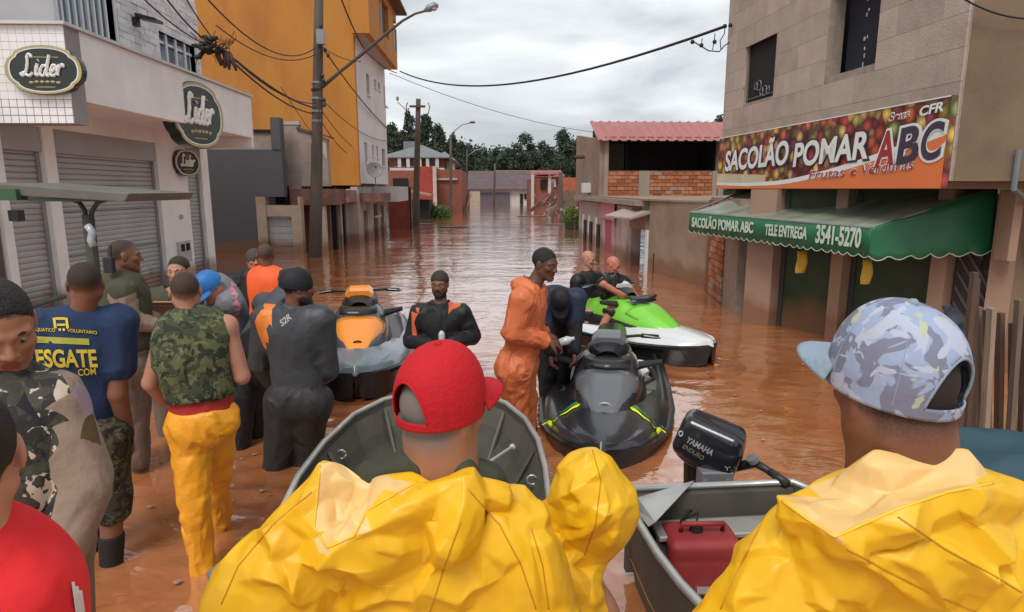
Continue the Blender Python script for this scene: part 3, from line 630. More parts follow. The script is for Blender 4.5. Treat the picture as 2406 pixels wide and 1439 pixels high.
for k in range(7):
    a = Py(515 + 4 * k, 112 + 2 * k, 11.1); MB().tube([a, a + Vector((rng.uniform(-.06, .06), 0, -.12)), a + Vector((rng.uniform(-.08, .1), 0, -.28))], [.03, .04, .02], 6).build('connector', M('splice_brown', (.07, .035, .03), .6), sb, smooth=True)
for k in range(14):
    a = jb + Vector((rng.uniform(-.2, .25), rng.uniform(-.1, .1), rng.uniform(-.1, .1))); c_ = [a + Vector((rng.uniform(-.25, .25), 0, rng.uniform(-.2, .28))) for _ in range(3)]
    MB().tube([a] + c_ , .005, 4).build('loose_wire', cab, sb)
cable(Py(480, -10, 11), Py(742, 112, 18.2), .5, 'thin cable sagging across the orange wall to the nearest pole', .014)
cable(Py(508, 60, 13), Py(742, 128, 18.2), .35, 'lower thin cable across the orange wall to the nearest pole', .012)
cable(Py(795, -20, 17), Py(860, 122, 22.5), .12, 'steep dark cable down from the top to the tower overhang corner', .02)
cable(Py(762, 118, 18.3), Py(932, 318, 33), .25, 'cable running from the nearest pole past the white wall to the second pole', .02)
cable(Py(860, 122, 22.7), Py(932, 172, 29), .1, 'cable along the underside of the orange overhang', .02)
cable(Py(757, 235, 18.3), Py(938, 325, 33), .5, 'lower cable from the nearest pole past the white wall windows', .012)
cable(Py(757, 262, 18.3), Py(835, 350, 24), .1, 'slack cable on the orange wall right of the nearest pole', .012)
cable(Py(755, 285, 18.3), Py(815, 360, 23), .1, 'short slack cable low on the orange wall', .012)
cable(Py(758, 112, 18.4), Py(848, 145, 23), .1, 'short cable from the nearest pole to the tower corner', .012)
cable(Py(660, 205, 15.7), Py(735, 318, 18.2), .0, 'loose line hanging down from the bundle beside the nearest pole', .008)
cable(Py(940, 168, 29), Py(1706, 62, 10.7), .75, 'heavy cable spanning the whole street to the right-hand building', .026, 24)
cable(Py(915, 172, 28), Py(1706, 300, 40), 1.3, 'fine pale cable sagging over the far street', .012, 20)
cable(Py(2240, -18, 5.7), Py(2420, 45, 5.7), .05, 'thin cable across the top right wall', .008)
br_ = thing('cable_anchor', 'looped wires and insulators where the street cable meets the right-hand building', 'cable anchor', tuple(Py(1700, 70, 10.6)))
lo = [Py(a, b_, 10.6) for a, b_ in ((1627, 97), (1645, 108), (1665, 120), (1690, 122), (1702, 108), (1714, 100))]; MB().tube(lo, .010, 5).build('wire', cab, br_)
MB().tube([Py(a, b_, 10.6) for a, b_ in ((1650, 90), (1648, 108))], .007, 4).build('wire', cab, br_); MB().tube([Py(a, b_, 10.6) for a, b_ in ((1680, 78), (1678, 98), (1674, 118))], .007, 4).build('wire', cab, br_)
MB().tube([Py(a, b_, 10.6) for a, b_ in ((1704, 62), (1702, 80), (1692, 96), (1694, 118))], .008, 4).build('wire', cab, br_)
for a, b_ in ((1627, 99), (1648, 107), (1679, 99), (1703, 62), (1716, 60)): MB().ball(Py(a, b_, 10.6), .035, 8, 6).build('insulator', cab, br_)

# ------------------------------------------------------------------ right-hand building
A = Py(1692, 444, 10.8); B = Py(2232, 444, 5.8)
fu = Fr((B.x, B.y), (A.x, A.y), -1)          # s = 0 at the near corner
rb = thing('block_building', 'bare beige block-walled building with two dark windows above the green awning', 'building', (5.5, 8, 0))
blk_m = [M('block_a', (.40, .325, .27), .9, .10, 4, .5, 50, dirt=(.31, .24, .20), damt=.5), M('block_b', (.37, .30, .25), .9, .12, 4, .5, 50, dirt=(.27, .21, .17), damt=.5), M('block_c', (.43, .35, .295), .9, .10, 4, .5, 50)]
mort = M('mortar_dark', (.29, .235, .195), .95, .2, 10)
ub = 1.97
def hole(x0, x1, yt, yb_):   # pixel box -> opening on the wall
    s1, zt_ = fu.at(x0, yt); s0, zb_ = fu.at(x1, yb_); return (s0, s1, zb_, zt_)
sW1a, z1t = fu.at(1830, 70); sW1b, z1b = fu.at(1748, 245); sW2a, z2b = fu.at(2060, 148); sW2b, _ = fu.at(1936, 189)
rw = [(sW1a, sW1b, z1b, z1t), (sW2a, sW2b, z2b, z2b + 1.15)]
wall(fu, 0, fu.L, ub, 7.0, rw, .2).build('street_wall', mort, rb)
masonry(fu, 0.0, fu.L + .0, ub, 6.4, .62, .292, blk_m, rb, rw, 'block', .003, .02, .0012, 0, 9)
endw = M('olive_render', (.19, .135, .085), .9, .12, 1.2, .4, 18, dirt=(.12, .085, .055), damt=.6, tide=.28)
fe = Fr((B.x, B.y), (B.x + 6, B.y - .35), -1)
EW = Fr((B.x + .02, B.y - .001), (B.x + 6, B.y - .4), 1)
MB().box((0, -.25, ub), (6, 0, 7), EW).build('end_wall', endw, rb)
MB().box((0, 0, 0), (1, 1, 1), lambda a, b_, z: Vector((B.x - .02 + (A.x - B.x + .02 + 4.5 * 0) * b_ + 4.4 * a, B.y + .26 + (A.y - B.y - .26) * b_, 1.90 + .066 * z))).build('slab', M('slab_brown_concrete', (.22, .14, .10), .9), rb)  # slab in one even brown concrete tone
MB().box((A.x + .2, A.y - .2, -.75), (A.x + 5, A.y, 7)).build('far_wall', endw, rb)
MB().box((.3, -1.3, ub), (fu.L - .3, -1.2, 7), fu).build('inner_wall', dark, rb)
for (a, b_, c, d) in rw:
    dz_ = -.055 if a > 2.5 else -.30
    w_ = MB().box((a + .001, dz_ - .02, c), (b_ - .001, dz_, d), fu).build('window', dark, rb)  # near-black sheet: darkness of the unlit room put into the colour
    MB().box((b_ - .012, min(dz_ + .01, -.02), c), (b_ - .002, dz_ + .03, d), fu).build('reveal', endw, w_)
cw = thing('hanging_curtain', 'dark curtain with pale leaf spots inside the taller upper window on the right', 'curtain', tuple(fu(rw[1][0], -.4, rw[1][2])))
m_ = MB(); rg = random.Random(4)
for k in range(30): a = rg.choice((.35, .6)) * (rw[1][1] - rw[1][0]) + rw[1][0] + rg.gauss(0, .02); z = rg.uniform(rw[1][2] + .05, rw[1][3]); m_.box((a, -.24, z), (a + rg.uniform(.01, .03), -.235, z + rg.uniform(.015, .05)), fu)
MB().box((rw[1][0] + .02, -.26, rw[1][2]), (rw[1][1] - .02, -.245, rw[1][3]), fu).build('cloth', M('curtain_dark', (.02, .02, .028), .9), cw); tag(m_.build('pale_spots', M('curtain_spot', (.5, .5, .53), .8), cw), kind='stuff')
gr = MB(); a, b_, c, d = rw[0]
for k in range(5):
    rr = .05 + .02 * (k % 2); cc = fu(a + (b_ - a) * (.28 + .2 * k / 2), -.03, c + .12 + .10 * (k // 3)); gr.tube([cc + fu.d * math.cos(t_) * rr + Vector((0, 0, math.sin(t_) * rr)) for t_ in [i * .5 for i in range(13)]], .006, 4)
gr.tube([fu(a, -.03, c + .06), fu(b_, -.03, c + .06)], .006, 4); tag(gr.build('window_grille', mtl, loc=tuple(fu(a, -.1, c))), 'curled wrought iron grille in the smaller upper window on the right', 'grille')
# sign board
sg = thing('shop_sign', 'long fruit-printed shop banner with white block lettering above the green awning', 'sign', tuple(fu(2.5, .1, 2)))
sA, szt = fu.at(1691, 325, .09); sB, szt2 = fu.at(2238, 218, .09); szb = 1.905
sgm = bpy.data.materials.new('fruit_print'); sgm.use_nodes = True; t = sgm.node_tree; b = t.nodes['Principled BSDF']; g = _n(t, 'ShaderNodeNewGeometry')
vo = _n(t, 'ShaderNodeTexVoronoi'); vo.inputs['Scale'].default_value = 7.5; t.links.new(g.outputs['Position'], vo.inputs['Vector'])
sp_ = _n(t, 'ShaderNodeSeparateColor'); t.links.new(vo.outputs['Color'], sp_.inputs[0])
r_ = _n(t, 'ShaderNodeValToRGB'); r_.color_ramp.interpolation = 'CONSTANT'; r_.color_ramp.elements[0].color = (.30, .04, .04, 1)
r_.color_ramp.elements[1].position = .15; r_.color_ramp.elements[1].color = (.48, .06, .04, 1)
for p_, c_ in ((.30, (.50, .24, .14)), (.42, (.62, .42, .08)), (.56, (.30, .36, .10)), (.66, (.62, .15, .06)), (.78, (.24, .04, .07)), (.86, (.68, .46, .16))):
    e = r_.color_ramp.elements.new(p_); e.color = c_ + (1,)
t.links.new(sp_.outputs[0], r_.inputs[0])
dm_ = _n(t, 'ShaderNodeMapRange'); dm_.inputs[1].default_value = .0; dm_.inputs[1].default_value = .05; dm_.inputs[2].default_value = .62; dm_.inputs[3].default_value = 1.45; dm_.inputs[4].default_value = .22; t.links.new(vo.outputs['Distance'], dm_.inputs[0])
mu = _n(t, 'ShaderNodeVectorMath', operation='SCALE'); t.links.new(r_.outputs[0], mu.inputs[0]); t.links.new(dm_.outputs[0], mu.inputs['Scale']); t.links.new(mu.outputs[0], b.inputs['Base Color']); b.inputs['Roughness'].default_value = .45
MB().box((sB, .03, szb), (sA, .09, szt), fu).build('board', sgm, sg)
SX = -fu.d                                  # reading direction, far end to near end
def on(fr_, u, v, n=.0): return fr_(sA + (sB - sA) * u, .09 + n, szb + (szt - szb) * v)
o_or = M('sign_orange', (.72, .19, .06), .5, .05); cream = M('sign_cream', (.55, .50, .32), .5, .15, 4); s_w = M('sign_letter_white', (.74, .76, .74), .4, .03); s_dk = M('sign_outline_dark', (.05, .04, .07), .5); s_rd = M('sign_letter_red', (.36, .03, .04), .5)
def poly(pts, n, mat, name):
    m = MB(); m.v = [on(fu, u, v, n) for u, v in pts] + [on(fu, u, v, n - .0025) for u, v in pts]; k = len(pts); m.f = [tuple(range(k)), tuple(reversed(range(k, 2 * k)))]
    return m.build(name, mat, sg)
def strip(upper, lower, n, mat, name):
    m = MB(); k = len(upper)
    m.v = [on(fu, u, v, n) for u, v in upper] + [on(fu, u, v, n) for u, v in lower]
    for i in range(k - 1): m.f.append((i, i + 1, k + i + 1, k + i))
    return m.build(name, mat, sg)
us = [i / 24 for i in range(25)]
curve = lambda u: .03 + .02 * (1 - u) + .10 * abs(u - .22) + (max(0, u - .38) ** 1.6) * 1.02
strip([(u, curve(u)) for u in us], [(u, .0) for u in us], .004, o_or, 'orange_swoosh')
strip([(u, curve(u) + .05 + .04 * u) for u in us], [(u, curve(u)) for u in us], .005, s_w, 'white_swoosh')
strip([(u, .30 - .2 * u) for u in us[:9]], [(u, curve(u) + .05 + .04 * u) for u in us[:9]], .0045, cream, 'cream_field')
strip([(0, 1), (1, 1)], [(0, .985), (1, .985)], .006, s_w, 'trim')
LN = (sA - sB)
def sign_text(txt, u0, v0, u1, v1, h, mat, n, off=0.0, shear=0.0, name='lettering'):
    me = text_mesh(txt, 1.0, mat, off, .001, shear); co = [v.co for v in me.vertices]; x0 = min(c.x for c in co); x1 = max(c.x for c in co); y0 = min(c.y for c in co); y1 = max(c.y for c in co)
    H_ = szt - szb; W_ = (u1 - u0) * LN
    for v in me.vertices:
        fx_ = (v.co.x - x0) / (x1 - x0); fy = (v.co.y - y0) / (y1 - y0); z = v.co.z
        p_ = on(fu, u0 + (u1 - u0) * fx_, v0 + (v1 - v0) * fx_ + h * fy, n + z * 1.0)
        v.co = p_ - wloc(sg)
    return link(name, me, sg)
# positions along the board follow the photograph's perspective
def uu(px): s_, _ = fu.at(px, 380, .09); return (sA - s_) / LN
for txt, a, b_, m1, m2, lift in (('SACOLÃO', 1706, 1853, s_w, s_dk, 0), ('POMAR', 1866, 2040, s_w, s_dk, 0), ('A', 2058, 2102, s_rd, s_w, .0), ('B', 2108, 2158, s_dk, s_w, .0), ('C', 2163, 2213, s_dk, s_w, .0)):
    u0, u1 = uu(a), uu(b_); big = txt in ('A', 'B', 'C'); v0 = .33 + (.02 if big else 0); hh = .37 if not big else .43
    if txt == 'SACOLÃO': hh = .48
    if big: v0 = {'A': .26, 'B': .28, 'C': .30}[txt]
    if txt == 'C': hh = .42
    sign_text(txt, u0 - .008, v0 - .03, u1 + .008, v0 - .03 + (.05 if not big else .03), hh + .06, m2, .010, .06 if not big else .07, 0.08, 'letter_outline')
    sign_text(txt, u0, v0, u1, v0 + (.05 if not big else .03), hh, m1, .014, .028, 0.08)
for w_, a_, b_ in (('Frutas', 1905, 1990), ('e', 2002, 2016), ('Verduras', 2028, 2150)):
    va, vb = .13 + .09 * (a_ - 1905) / 245, .13 + .09 * (b_ - 1905) / 245; hh = .10 if w_ == 'e' else .14
    sign_text(w_, uu(a_), va, uu(b_), vb, hh, s_w, .010, .045, .15, 'letter_outline'); sign_text(w_, uu(a_) + .002, va + .005, uu(b_), vb + .005, hh - .015, s_rd, .013, .0, .15)
sign_text('Seus', uu(2080), .80, uu(2128), .82, .12, s_w, .010, .05, .1, 'letter_outline'); sign_text('Seus', uu(2081), .805, uu(2127), .825, .10, s_rd, .013, 0, .1)
sign_text('CFR', uu(2150), .82, uu(2205), .84, .11, s_w, .010, .03, .1)
# ground floor, turned from the upper wall
G0 = Pz(1745, 757); G1 = Vector((5.0, 6.6, 0)); fgz = Fr((G1.x, G1.y), (G0.x, G0.y), -1)
brickp = M('pier_render', (.36, .235, .165), .85, .12, 3, .4, 25, dirt=(.22, .13, .085), damt=.6, tide=.28); gsh = M('green_shutter', (.035, .055, .025), .6, .15, 3, dirt=(.055, .05, .03), tide=.28)
ge = thing('ground_floor_shop', 'flooded shop front with beige piers and dark green roller shutters under the awning', 'shop', tuple(fgz(1.3, 0, 0)))
gp = lambda px, py=640: fgz.at(px, py)[0]
piers = [(gp(1813), gp(1752)), (gp(1977), gp(1950)), (gp(2222), gp(2184)), (gp(2368), gp(2323))]
for (a, b_) in piers: MB().box((a, -.28, -.75), (b_, 0, 1.895), fgz).build('pier', brickp, ge)
rail = M('rail_dark', (.05, .05, .045), .6)
smb2 = mkmesh('slat', smb.v, smb.f, gsh)
for (a, b_) in ((piers[1][1] + .004, piers[0][0] - .004), (piers[2][1] + .004, piers[1][0] - .004)): shutter(ge, fgz, a, b_, -.08, 1.85, -.22, smb2, .11, rail=rail)
dA, dB = piers[3][1] + .005, piers[2][0] - .005; door = MB().box((dA, -.25, -.75), (dB, -.18, 1.85), fgz).build('door', M('door_brown', (.045, .035, .035), .7), ge)
for k in range(7):
    z = 1.0 + .17 * k - .35; MB().prism([fgz(dA + .03, -.17, z - .5), fgz(dB - .03, -.17, z + .0), fgz(dB - .03, -.17, z + .05), fgz(dA + .03, -.17, z - .45)], fgz.n * .012).build('slat', M('door_slat', (.11, .085, .08), .6), door)
ol = thing('side_building', 'olive-brown rendered wall with a drain pipe at the right edge', 'wall', (5.6, 6.0, 0))
EL = Fr((Py(2366, 600, 6.3).x, 6.3), (9, 5.9), 1); MB().box((0, -.2, -.75), (4, 0, 1.89), EL).build('wall', endw, ol)
s_, z_ = EW.at(2391, 350, .03); MB().tube([EW(s_, .05, 2.25), EW(s_, .05, 1.9), EL(.18, .06, 1.7), EL(.18, .06, 1.2)], .025, 8).build('pipe', M('pipe_grey', (.16, .17, .19), .5), ol)
MB().box((Py(2366, 440, 6.25).x - .02, 6.1, 1.2), (Py(2372, 440, 6.25).x + .04, 6.28, 1.88)).build('quoin', brickp, ol)
# awning
awg = M('awning_green', (.012, .12, .048), .45, .12, 4, .25, 12, spec=.5); awt = M('awning_faded', (.22, .24, .18), .4, .22, 2.2, .3, 6, dirt=(.055, .10, .06), dscale=2, damt=.8, stretch=(.6, 2.2, 1)); awl = M('awning_letter', (.52, .60, .50), .6)
aw = thing('green_awning', 'green scallop-edged shop awning with white telephone lettering', 'awning', (3.9, 8, 1.5))
a0 = Py(1621, 498, 10.2); a1 = Py(2048, 534, 6.62); b0 = Py(1752, 447, 10.6); b1 = Py(2345, 440, 6.55)
def bil(p00, p10, p01, p11, n, m, f_=None):
    rs = []
    for j in range(m + 1):
        row = []
        for i in range(n + 1):
            u, v = i / n, j / m; p_ = p00 * (1 - u) * (1 - v) + p10 * u * (1 - v) + p01 * (1 - u) * v + p11 * u * v
            if f_: p_ = p_ + f_(u, v)
            row.append(p_)
        rs.append(row)
    return rs
tr = bil(a0, a1, b0, b1, 40, 10, lambda u, v: Vector((0, 0, -.05 * math.sin(math.pi * v) + .012 * math.sin(u * 30) * math.sin(math.pi * v) + .02 * math.sin(u * 9) * math.sin(math.pi * v))))
top = MB().loft(tr, closed=False, cap=False).build('top_cloth', awt, aw, smooth=True); sm_ = top.modifiers.new('thick', 'SOLIDIFY'); sm_.thickness = .004
def scal(p0, p1, h, n, label, mat, k=8, trim=True):
    d = (p1 - p0); m = MB(); rows = [[], [], []]; tr_ = []
    for i in range(n * k + 1):
        u = i / (n * k); q = p0 + d * u; sc_ = abs(math.sin(math.pi * u * n)); zz = h - .035 + .035 * sc_
        wob = Vector((.006 * math.sin(u * 40), .006 * math.cos(u * 33), 0))
        rows[0].append(q); rows[1].append(q - Vector((0, 0, h * .5)) + wob); rows[2].append(q - Vector((0, 0, zz)) + wob * 2); tr_.append(q - Vector((0, 0, zz)) + wob * 2)
    m.loft(rows, closed=False, cap=False); o = m.build(label, mat, aw, smooth=True); o.modifiers.new('thick', 'SOLIDIFY').thickness = .004
    MB().tube(tr_, .007, 4).build('scallop_trim', awl, aw)
nfr = (a1 - a0).cross(Vector((0, 0, 1))).normalized()
scal(a0, a1, .33, 26, 'valance', awg)
# side panel: big near end
side_b = Py(2330, 588, 6.45); h0 = .33
rows = []
for j in range(7):
    v = j / 6; row = []
    for i in range(33):
        u = i / 32; topp = a1.lerp(b1, u); bot = (a1 - Vector((0, 0, .31))).lerp(side_b - Vector((0, 0, .0)), u) - Vector((0, 0, .05 * abs(math.sin(math.pi * u * 6)))); row.append(topp.lerp(bot, v) + nfr * 0 + Vector((0, .02 * math.sin(v * 3 + u * 5) * math.sin(math.pi * u), 0)))
    rows.append(row)
sd = MB().loft(rows, closed=False, cap=False).build('side_cloth', awg, aw, smooth=True); sd.modifiers.new('thick', 'SOLIDIFY').thickness = .004
MB().tube(rows[-1], .008, 4).build('scallop_trim', awl, aw)
for (p_, q_) in ((a0, b0), (a1, b1), (a0, a1)): MB().tube([p_ + Vector((0, .02, -.01)), q_ + Vector((0, .02, -.01))], .014, 6).build('frame_bar', mtl, aw)
dir_ = (a1 - a0).normalized(); 
def awt_text(txt, pa, pb, h, voff):
    me = text_mesh(txt, 1.0, awl, .03, .002); co = [v.co for v in me.vertices]; x0 = min(c.x for c in co); x1 = max(c.x for c in co); y0 = min(c.y for c in co); y1 = max(c.y for c in co)
    def u_of(px):
        # where the ray meets the vertical plane of the valance
        r = ray(px, 540); k = (a0 - C0).dot(nfr) / r.dot(nfr); return ((C0 + r * k) - a0).dot(dir_)
    ua, ub_ = u_of(pa), u_of(pb)
    sgn = -1 if nfr.y > 0 else 1
    for v in me.vertices:
        q = a0 + dir_ * (ua + (ub_ - ua) * (v.co.x - x0) / (x1 - x0)); q = Vector((q.x, q.y, a0.z)) - Vector((0, 0, voff - h * (v.co.y - y0) / (y1 - y0))) + nfr * sgn * (.018 + v.co.z)
        v.co = q - wloc(aw)
    link('lettering', me, aw)
awt_text('SACOLÃO POMAR ABC', 1627, 1772, .19, .235); awt_text('TELE ENTREGA', 1800, 1900, .15, .24); awt_text('3541-5270', 1921, 2028, .22, .27)
MB().box(b1 + Vector((-.06, -.1, -.85)), b1 + Vector((.06, .02, -.68))).build('crank_box', blackp, aw)
yl = M('yellow_cloth', (.62, .36, .05), .7, .1, 5)
for k, (px, pt, pb, y) in enumerate(((1884, 590, 642, 7.9), (2037, 610, 668, 7.0))):
    c = Py(px, pt, y); d = Py(px - 3, pb, y); w_ = 13 / 1500 * y; rows = [[c.lerp(d, v) + Vector((s_ * w_ * (1 - .1 * v) + .01 * math.sin(v * 4), .02 * math.sin(s_ * 2 + v * 5), 0)) for s_ in (-1, -.5, 0, .5, 1)] for v in (0, .25, .5, .75, 1)]
    o = MB().loft(rows, closed=False, cap=False).build('yellow_cloth', yl, None, smooth=True, loc=tuple(c)); o.modifiers.new('thick', 'SOLIDIFY').thickness = .004
    tag(o, ('yellow cloth strip hanging before the farther green shutter', 'yellow cloth strip hanging before the nearer green shutter')[k], 'cloth', 'yellow strips hanging under the awning')
# brick strip, red boards left of the shop front
fb = Fr((G0.x + .12, 9.6), (4.12, 11.9), -1)
bs = thing('brick_wall', 'low strip of orange brick wall beside the shop front, under the awning end', 'wall', tuple(fb(1.2, 0, 0)))
brm = [M('brick_a', (.36, .115, .05), .9, .15, 8, .5, 50), M('brick_b', (.42, .16, .075), .9, .15, 8, .5, 50), M('brick_c', (.28, .085, .04), .9, .15, 8, .5, 50), M('brick_d', (.36, .22, .15), .9, .2, 8, .5, 50)]
mo = M('mortar', (.30, .22, .17), .95, .2, 10)
MB().box((0.0, -.2, -.75), (fb.L, 0, 1.75), fb).build('backing', mo, bs); masonry(fb, .9, fb.L - .3, -.1, 1.7, .22, .11, brm, bs, (), 'brick', .012, .03, .01, 0, 3)
MB().box((fb.L - .28, .0, -.75), (fb.L - .08, .05, 1.7), fb).build('post', redw, bs)
rp_ = thing('red_board', 'dark red boards leaning against the wall beside the first pier', 'board', tuple(Pz(1725, 715)))
for (x0, x1, xt0, xt1) in ((1697, 1716, 1722, 1740), (1716, 1728, 1738, 1748)):
    c = [Pz(x0, 712), Pz(x1, 716)]; y = c[0].y; MB().hexa([Py(x0, 712, y), Py(x1, 716, y), Py(x1, 716, y + .05), Py(x0, 712, y + .05), Py(xt0, 560, y), Py(xt1, 560, y), Py(xt1, 560, y + .05), Py(xt0, 560, y + .05)]).build('plank', M('red_plank', (.16, .035, .03), .8), rp_)
MB().box(Pz(1733, 725) + Vector((0, 0, -.6)), Pz(1733, 725) + Vector((.09, .1, 1.6))).build('dark_post', dark, rp_)
# ------------------------------------------------------------------ pink-roofed house
ph = thing('brick_house', 'two-storey brick house with a pink sheet roof and open brick balcony', 'house', (5, 20, 0))
taup = M('taupe_render', (.27, .20, .145), .9, .15, 1.2, .4, 12, dirt=(.22, .115, .065), damt=.7, tide=.28); colr = M('house_column', (.30, .235, .185), .9, .1, 3, dirt=(.2, .15, .1))
Yh = 22.0; fh = Fr((3.5, Yh), (8.5, Yh), 1)
hz = lambda py: fh.at(1550, py)[1]; hs_ = lambda px, py=430: fh.at(px, py)[0]
zp0, zp1, ze = hz(474), hz(402), hz(328)
MB().box((hs_(1420), -.2, zp0), (hs_(1700), -.002, zp1), fh).build('parapet', mo, ph)
masonry(fh, hs_(1421), hs_(1500), zp0, zp1, .27, .125, brm[:3], ph, (), 'brick', .018, .03, .012, 0, 12); masonry(fh, hs_(1526), hs_(1672), zp0, zp1, .27, .125, brm, ph, (), 'brick', .020, .03, .02, 0, 13)
for (a, b_, z1_) in ((1500, 1526, zp1), (1672, 1686, zp1), (1418, 1428, ze), (1684, 1692, ze)): MB().box((hs_(a), -.25, zp0), (hs_(b_), .05, z1_ + .001), fh).build('column', colr, ph)
MB().box((hs_(1418), -.2, ze - .02), (hs_(1700), .08, ze + .08), fh).build('beam', M('beam_brown', (.17, .09, .075), .8), ph)
MB().box((hs_(1418), -2.6, zp0), (hs_(1720), -2.5, ze + .5), fh).build('back_wall', M('balcony_back', (.035, .03, .03), .9), ph); MB().box((hs_(1422), -2.49, ze + .02), (hs_(1720), -.01, ze + .06), fh).build('ceiling', M('balcony_back', (.035, .03, .03)), ph); MB().box((hs_(1692), -2.49, zp0), (hs_(1700), -.26, ze), fh).build('end_wall', M('balcony_back', (.035, .03, .03)), ph)  # balcony shade painted in: back, ceiling and end wall coloured near-black
MB().box((hs_(1500), -2.45, zp0), (hs_(1508), -2.3, ze), fh).build('door_frame', M('dark_blue_frame', (.03, .03, .05), .6), ph)
MB().box((hs_(1430), -2.0, zp0), (hs_(1492), -1.95, ze), fh).build('partition', M('olive_partition', (.13, .11, .075), .9), ph)
sA_ = MB(); sA_.prism([fh(hs_(1418), -.002, zp0), fh(hs_(1418), -6, zp0), fh(hs_(1418), -6, ze + .6), fh(hs_(1418), -.002, ze)], fh.d * -.15); sA_.build('side_wall', taup, ph)
# roof sheets
pink = M('pink_sheet', (.36, .13, .12), .5, .15, 3, dirt=(.26, .11, .10), damt=.6, stretch=(3, .4, 1)); 
x0r, x1r = hs_(1399), hs_(1705) + .6; nsh = 16; zr0 = Py(1550, 331, 21.65).z; zr1 = Py(1550, 287, 23.55).z
for k in range(nsh):
    a, b_ = x0r + (x1r - x0r) * k / nsh, x0r + (x1r - x0r) * (k + 1) / nsh; rows = []
    for v in (0, 1):
        rows.append([fh(a + (b_ - a) * i / 6, .35 - 1.9 * v, zr0 + (zr1 - zr0) * v + (.035 if i in (1, 2) else .0)) for i in range(7)])
    o = MB().loft(rows, closed=False, cap=False).build('roof_sheet', pink, ph); o.modifiers.new('t', 'SOLIDIFY').thickness = .015
# ground floor
fl2 = Fr((4.2, 11.95), (3.66, 15.2), -1); fl3 = Fr((3.66, 15.2), (3.62, 26), -1)
pz = lambda px, fr_: fr_.at(px, 560)[0]
gd0, gd1 = pz(1517, fl2), min(pz(1484, fl2), 4.4)
MB().box((.0, -.25, -.75), (pz(1524, fl2), 0, 1.66), fl2).build('plaster_wall', taup, ph)
MB().box((fl2.L * 0 + pz(1524, fl2) + .002, -.12, -.75), (pz(1524, fl2) + .1, .05, .95), fl2).build('door_jamb', frame_w, ph)
MB().box((pz(1524, fl2) + .1, -.12, .95), (pz(1480, fl2), .03, 1.4), fl2).build('door_lintel', taup, ph); MB().box((pz(1524, fl2) + .1, -.5, -.75), (pz(1480, fl2), -.4, 1.2), fl2).build('doorway', dark, ph)
MB().box((pz(1524, fl2) - .35, -.2, -.05), (pz(1524, fl2) - .32, .012, .45), fl2).build('wall_crack', dark, ph)
hood = MB(); a_, b_ = pz(1526, fl2) , pz(1462, fl2); hood.prism([fl2(a_, 0, 1.33), fl2(a_, .5, 1.20), fl2(a_, .5, 1.24), fl2(a_, 0, 1.4)], fl2.d * (b_ - a_)); hood.build('door_hood', M('hood_sheet', (.36, .29, .24), .6, .1), ph)
pinkd = M('pink_paint', (.50, .17, .22), .7, .1, 4); pinkw = M('pale_pink_wall', (.40, .32, .31), .85, .15, 2, dirt=(.25, .13, .09), damt=.7, tide=.28)
MB().box((gd1 - 3.25 + .5, -.25, -.75), (fl3.L, 0, 1.45), fl3).build('pink_wall', pinkw, ph)
for px, w_ in ((1446, .14), (1424, .14)): s_ = pz(px, fl3); MB().box((s_, .005, -.75), (s_ + w_ * 2.2, .06, 1.25), fl3).build('door_post', pinkw, ph)
s_, s2 = pz(1445, fl3), pz(1424, fl3); MB().box((s_ + .3, .004, -.75), (s2, .03, 1.15), fl3).build('pink_door', M('red_pink_door', (.36, .06, .09), .6), ph); MB().box((s_ - .2, .07, 1.0), (s2 + .5, .10, 1.5), fl3).build('pink_panel', pinkd, ph)
for px in (1410, 1392, 1378): s_ = pz(px, fl3); MB().box((s_, .005, -.75), (s_ + .5, .05, .75), fl3).build('dark_opening', dark, ph); MB().box((s_ + .52, .005, -.75), (s_ + .7, .06, .95), fl3).build('post', wht, ph)
MB().box((0, -.5, 1.50), (fl3.L, .22, 1.63), fl3).build('slab', colr, ph)
MB().prism([(4.2, 11.95, 1.63), (3.6, 15.2, 1.63), (3.55, 26, 1.63), (9, 26, 1.63), (9, 11.95, 1.63)], (0, 0, .04)).build('flat_roof', taup, ph)
MB().box((4.25, 11.8, -.75), (9, 11.94, 1.64)).build('near_wall', taup, ph)
mb = MB(); c = Py(1383, 440, 24); mb.box(c + Vector((-.25, -.2, -.2)), c + Vector((.3, .2, .15))); tag(mb.build('air_conditioner', wht, loc=tuple(c)), 'white air conditioner box on the side of the brick house', 'air conditioner')
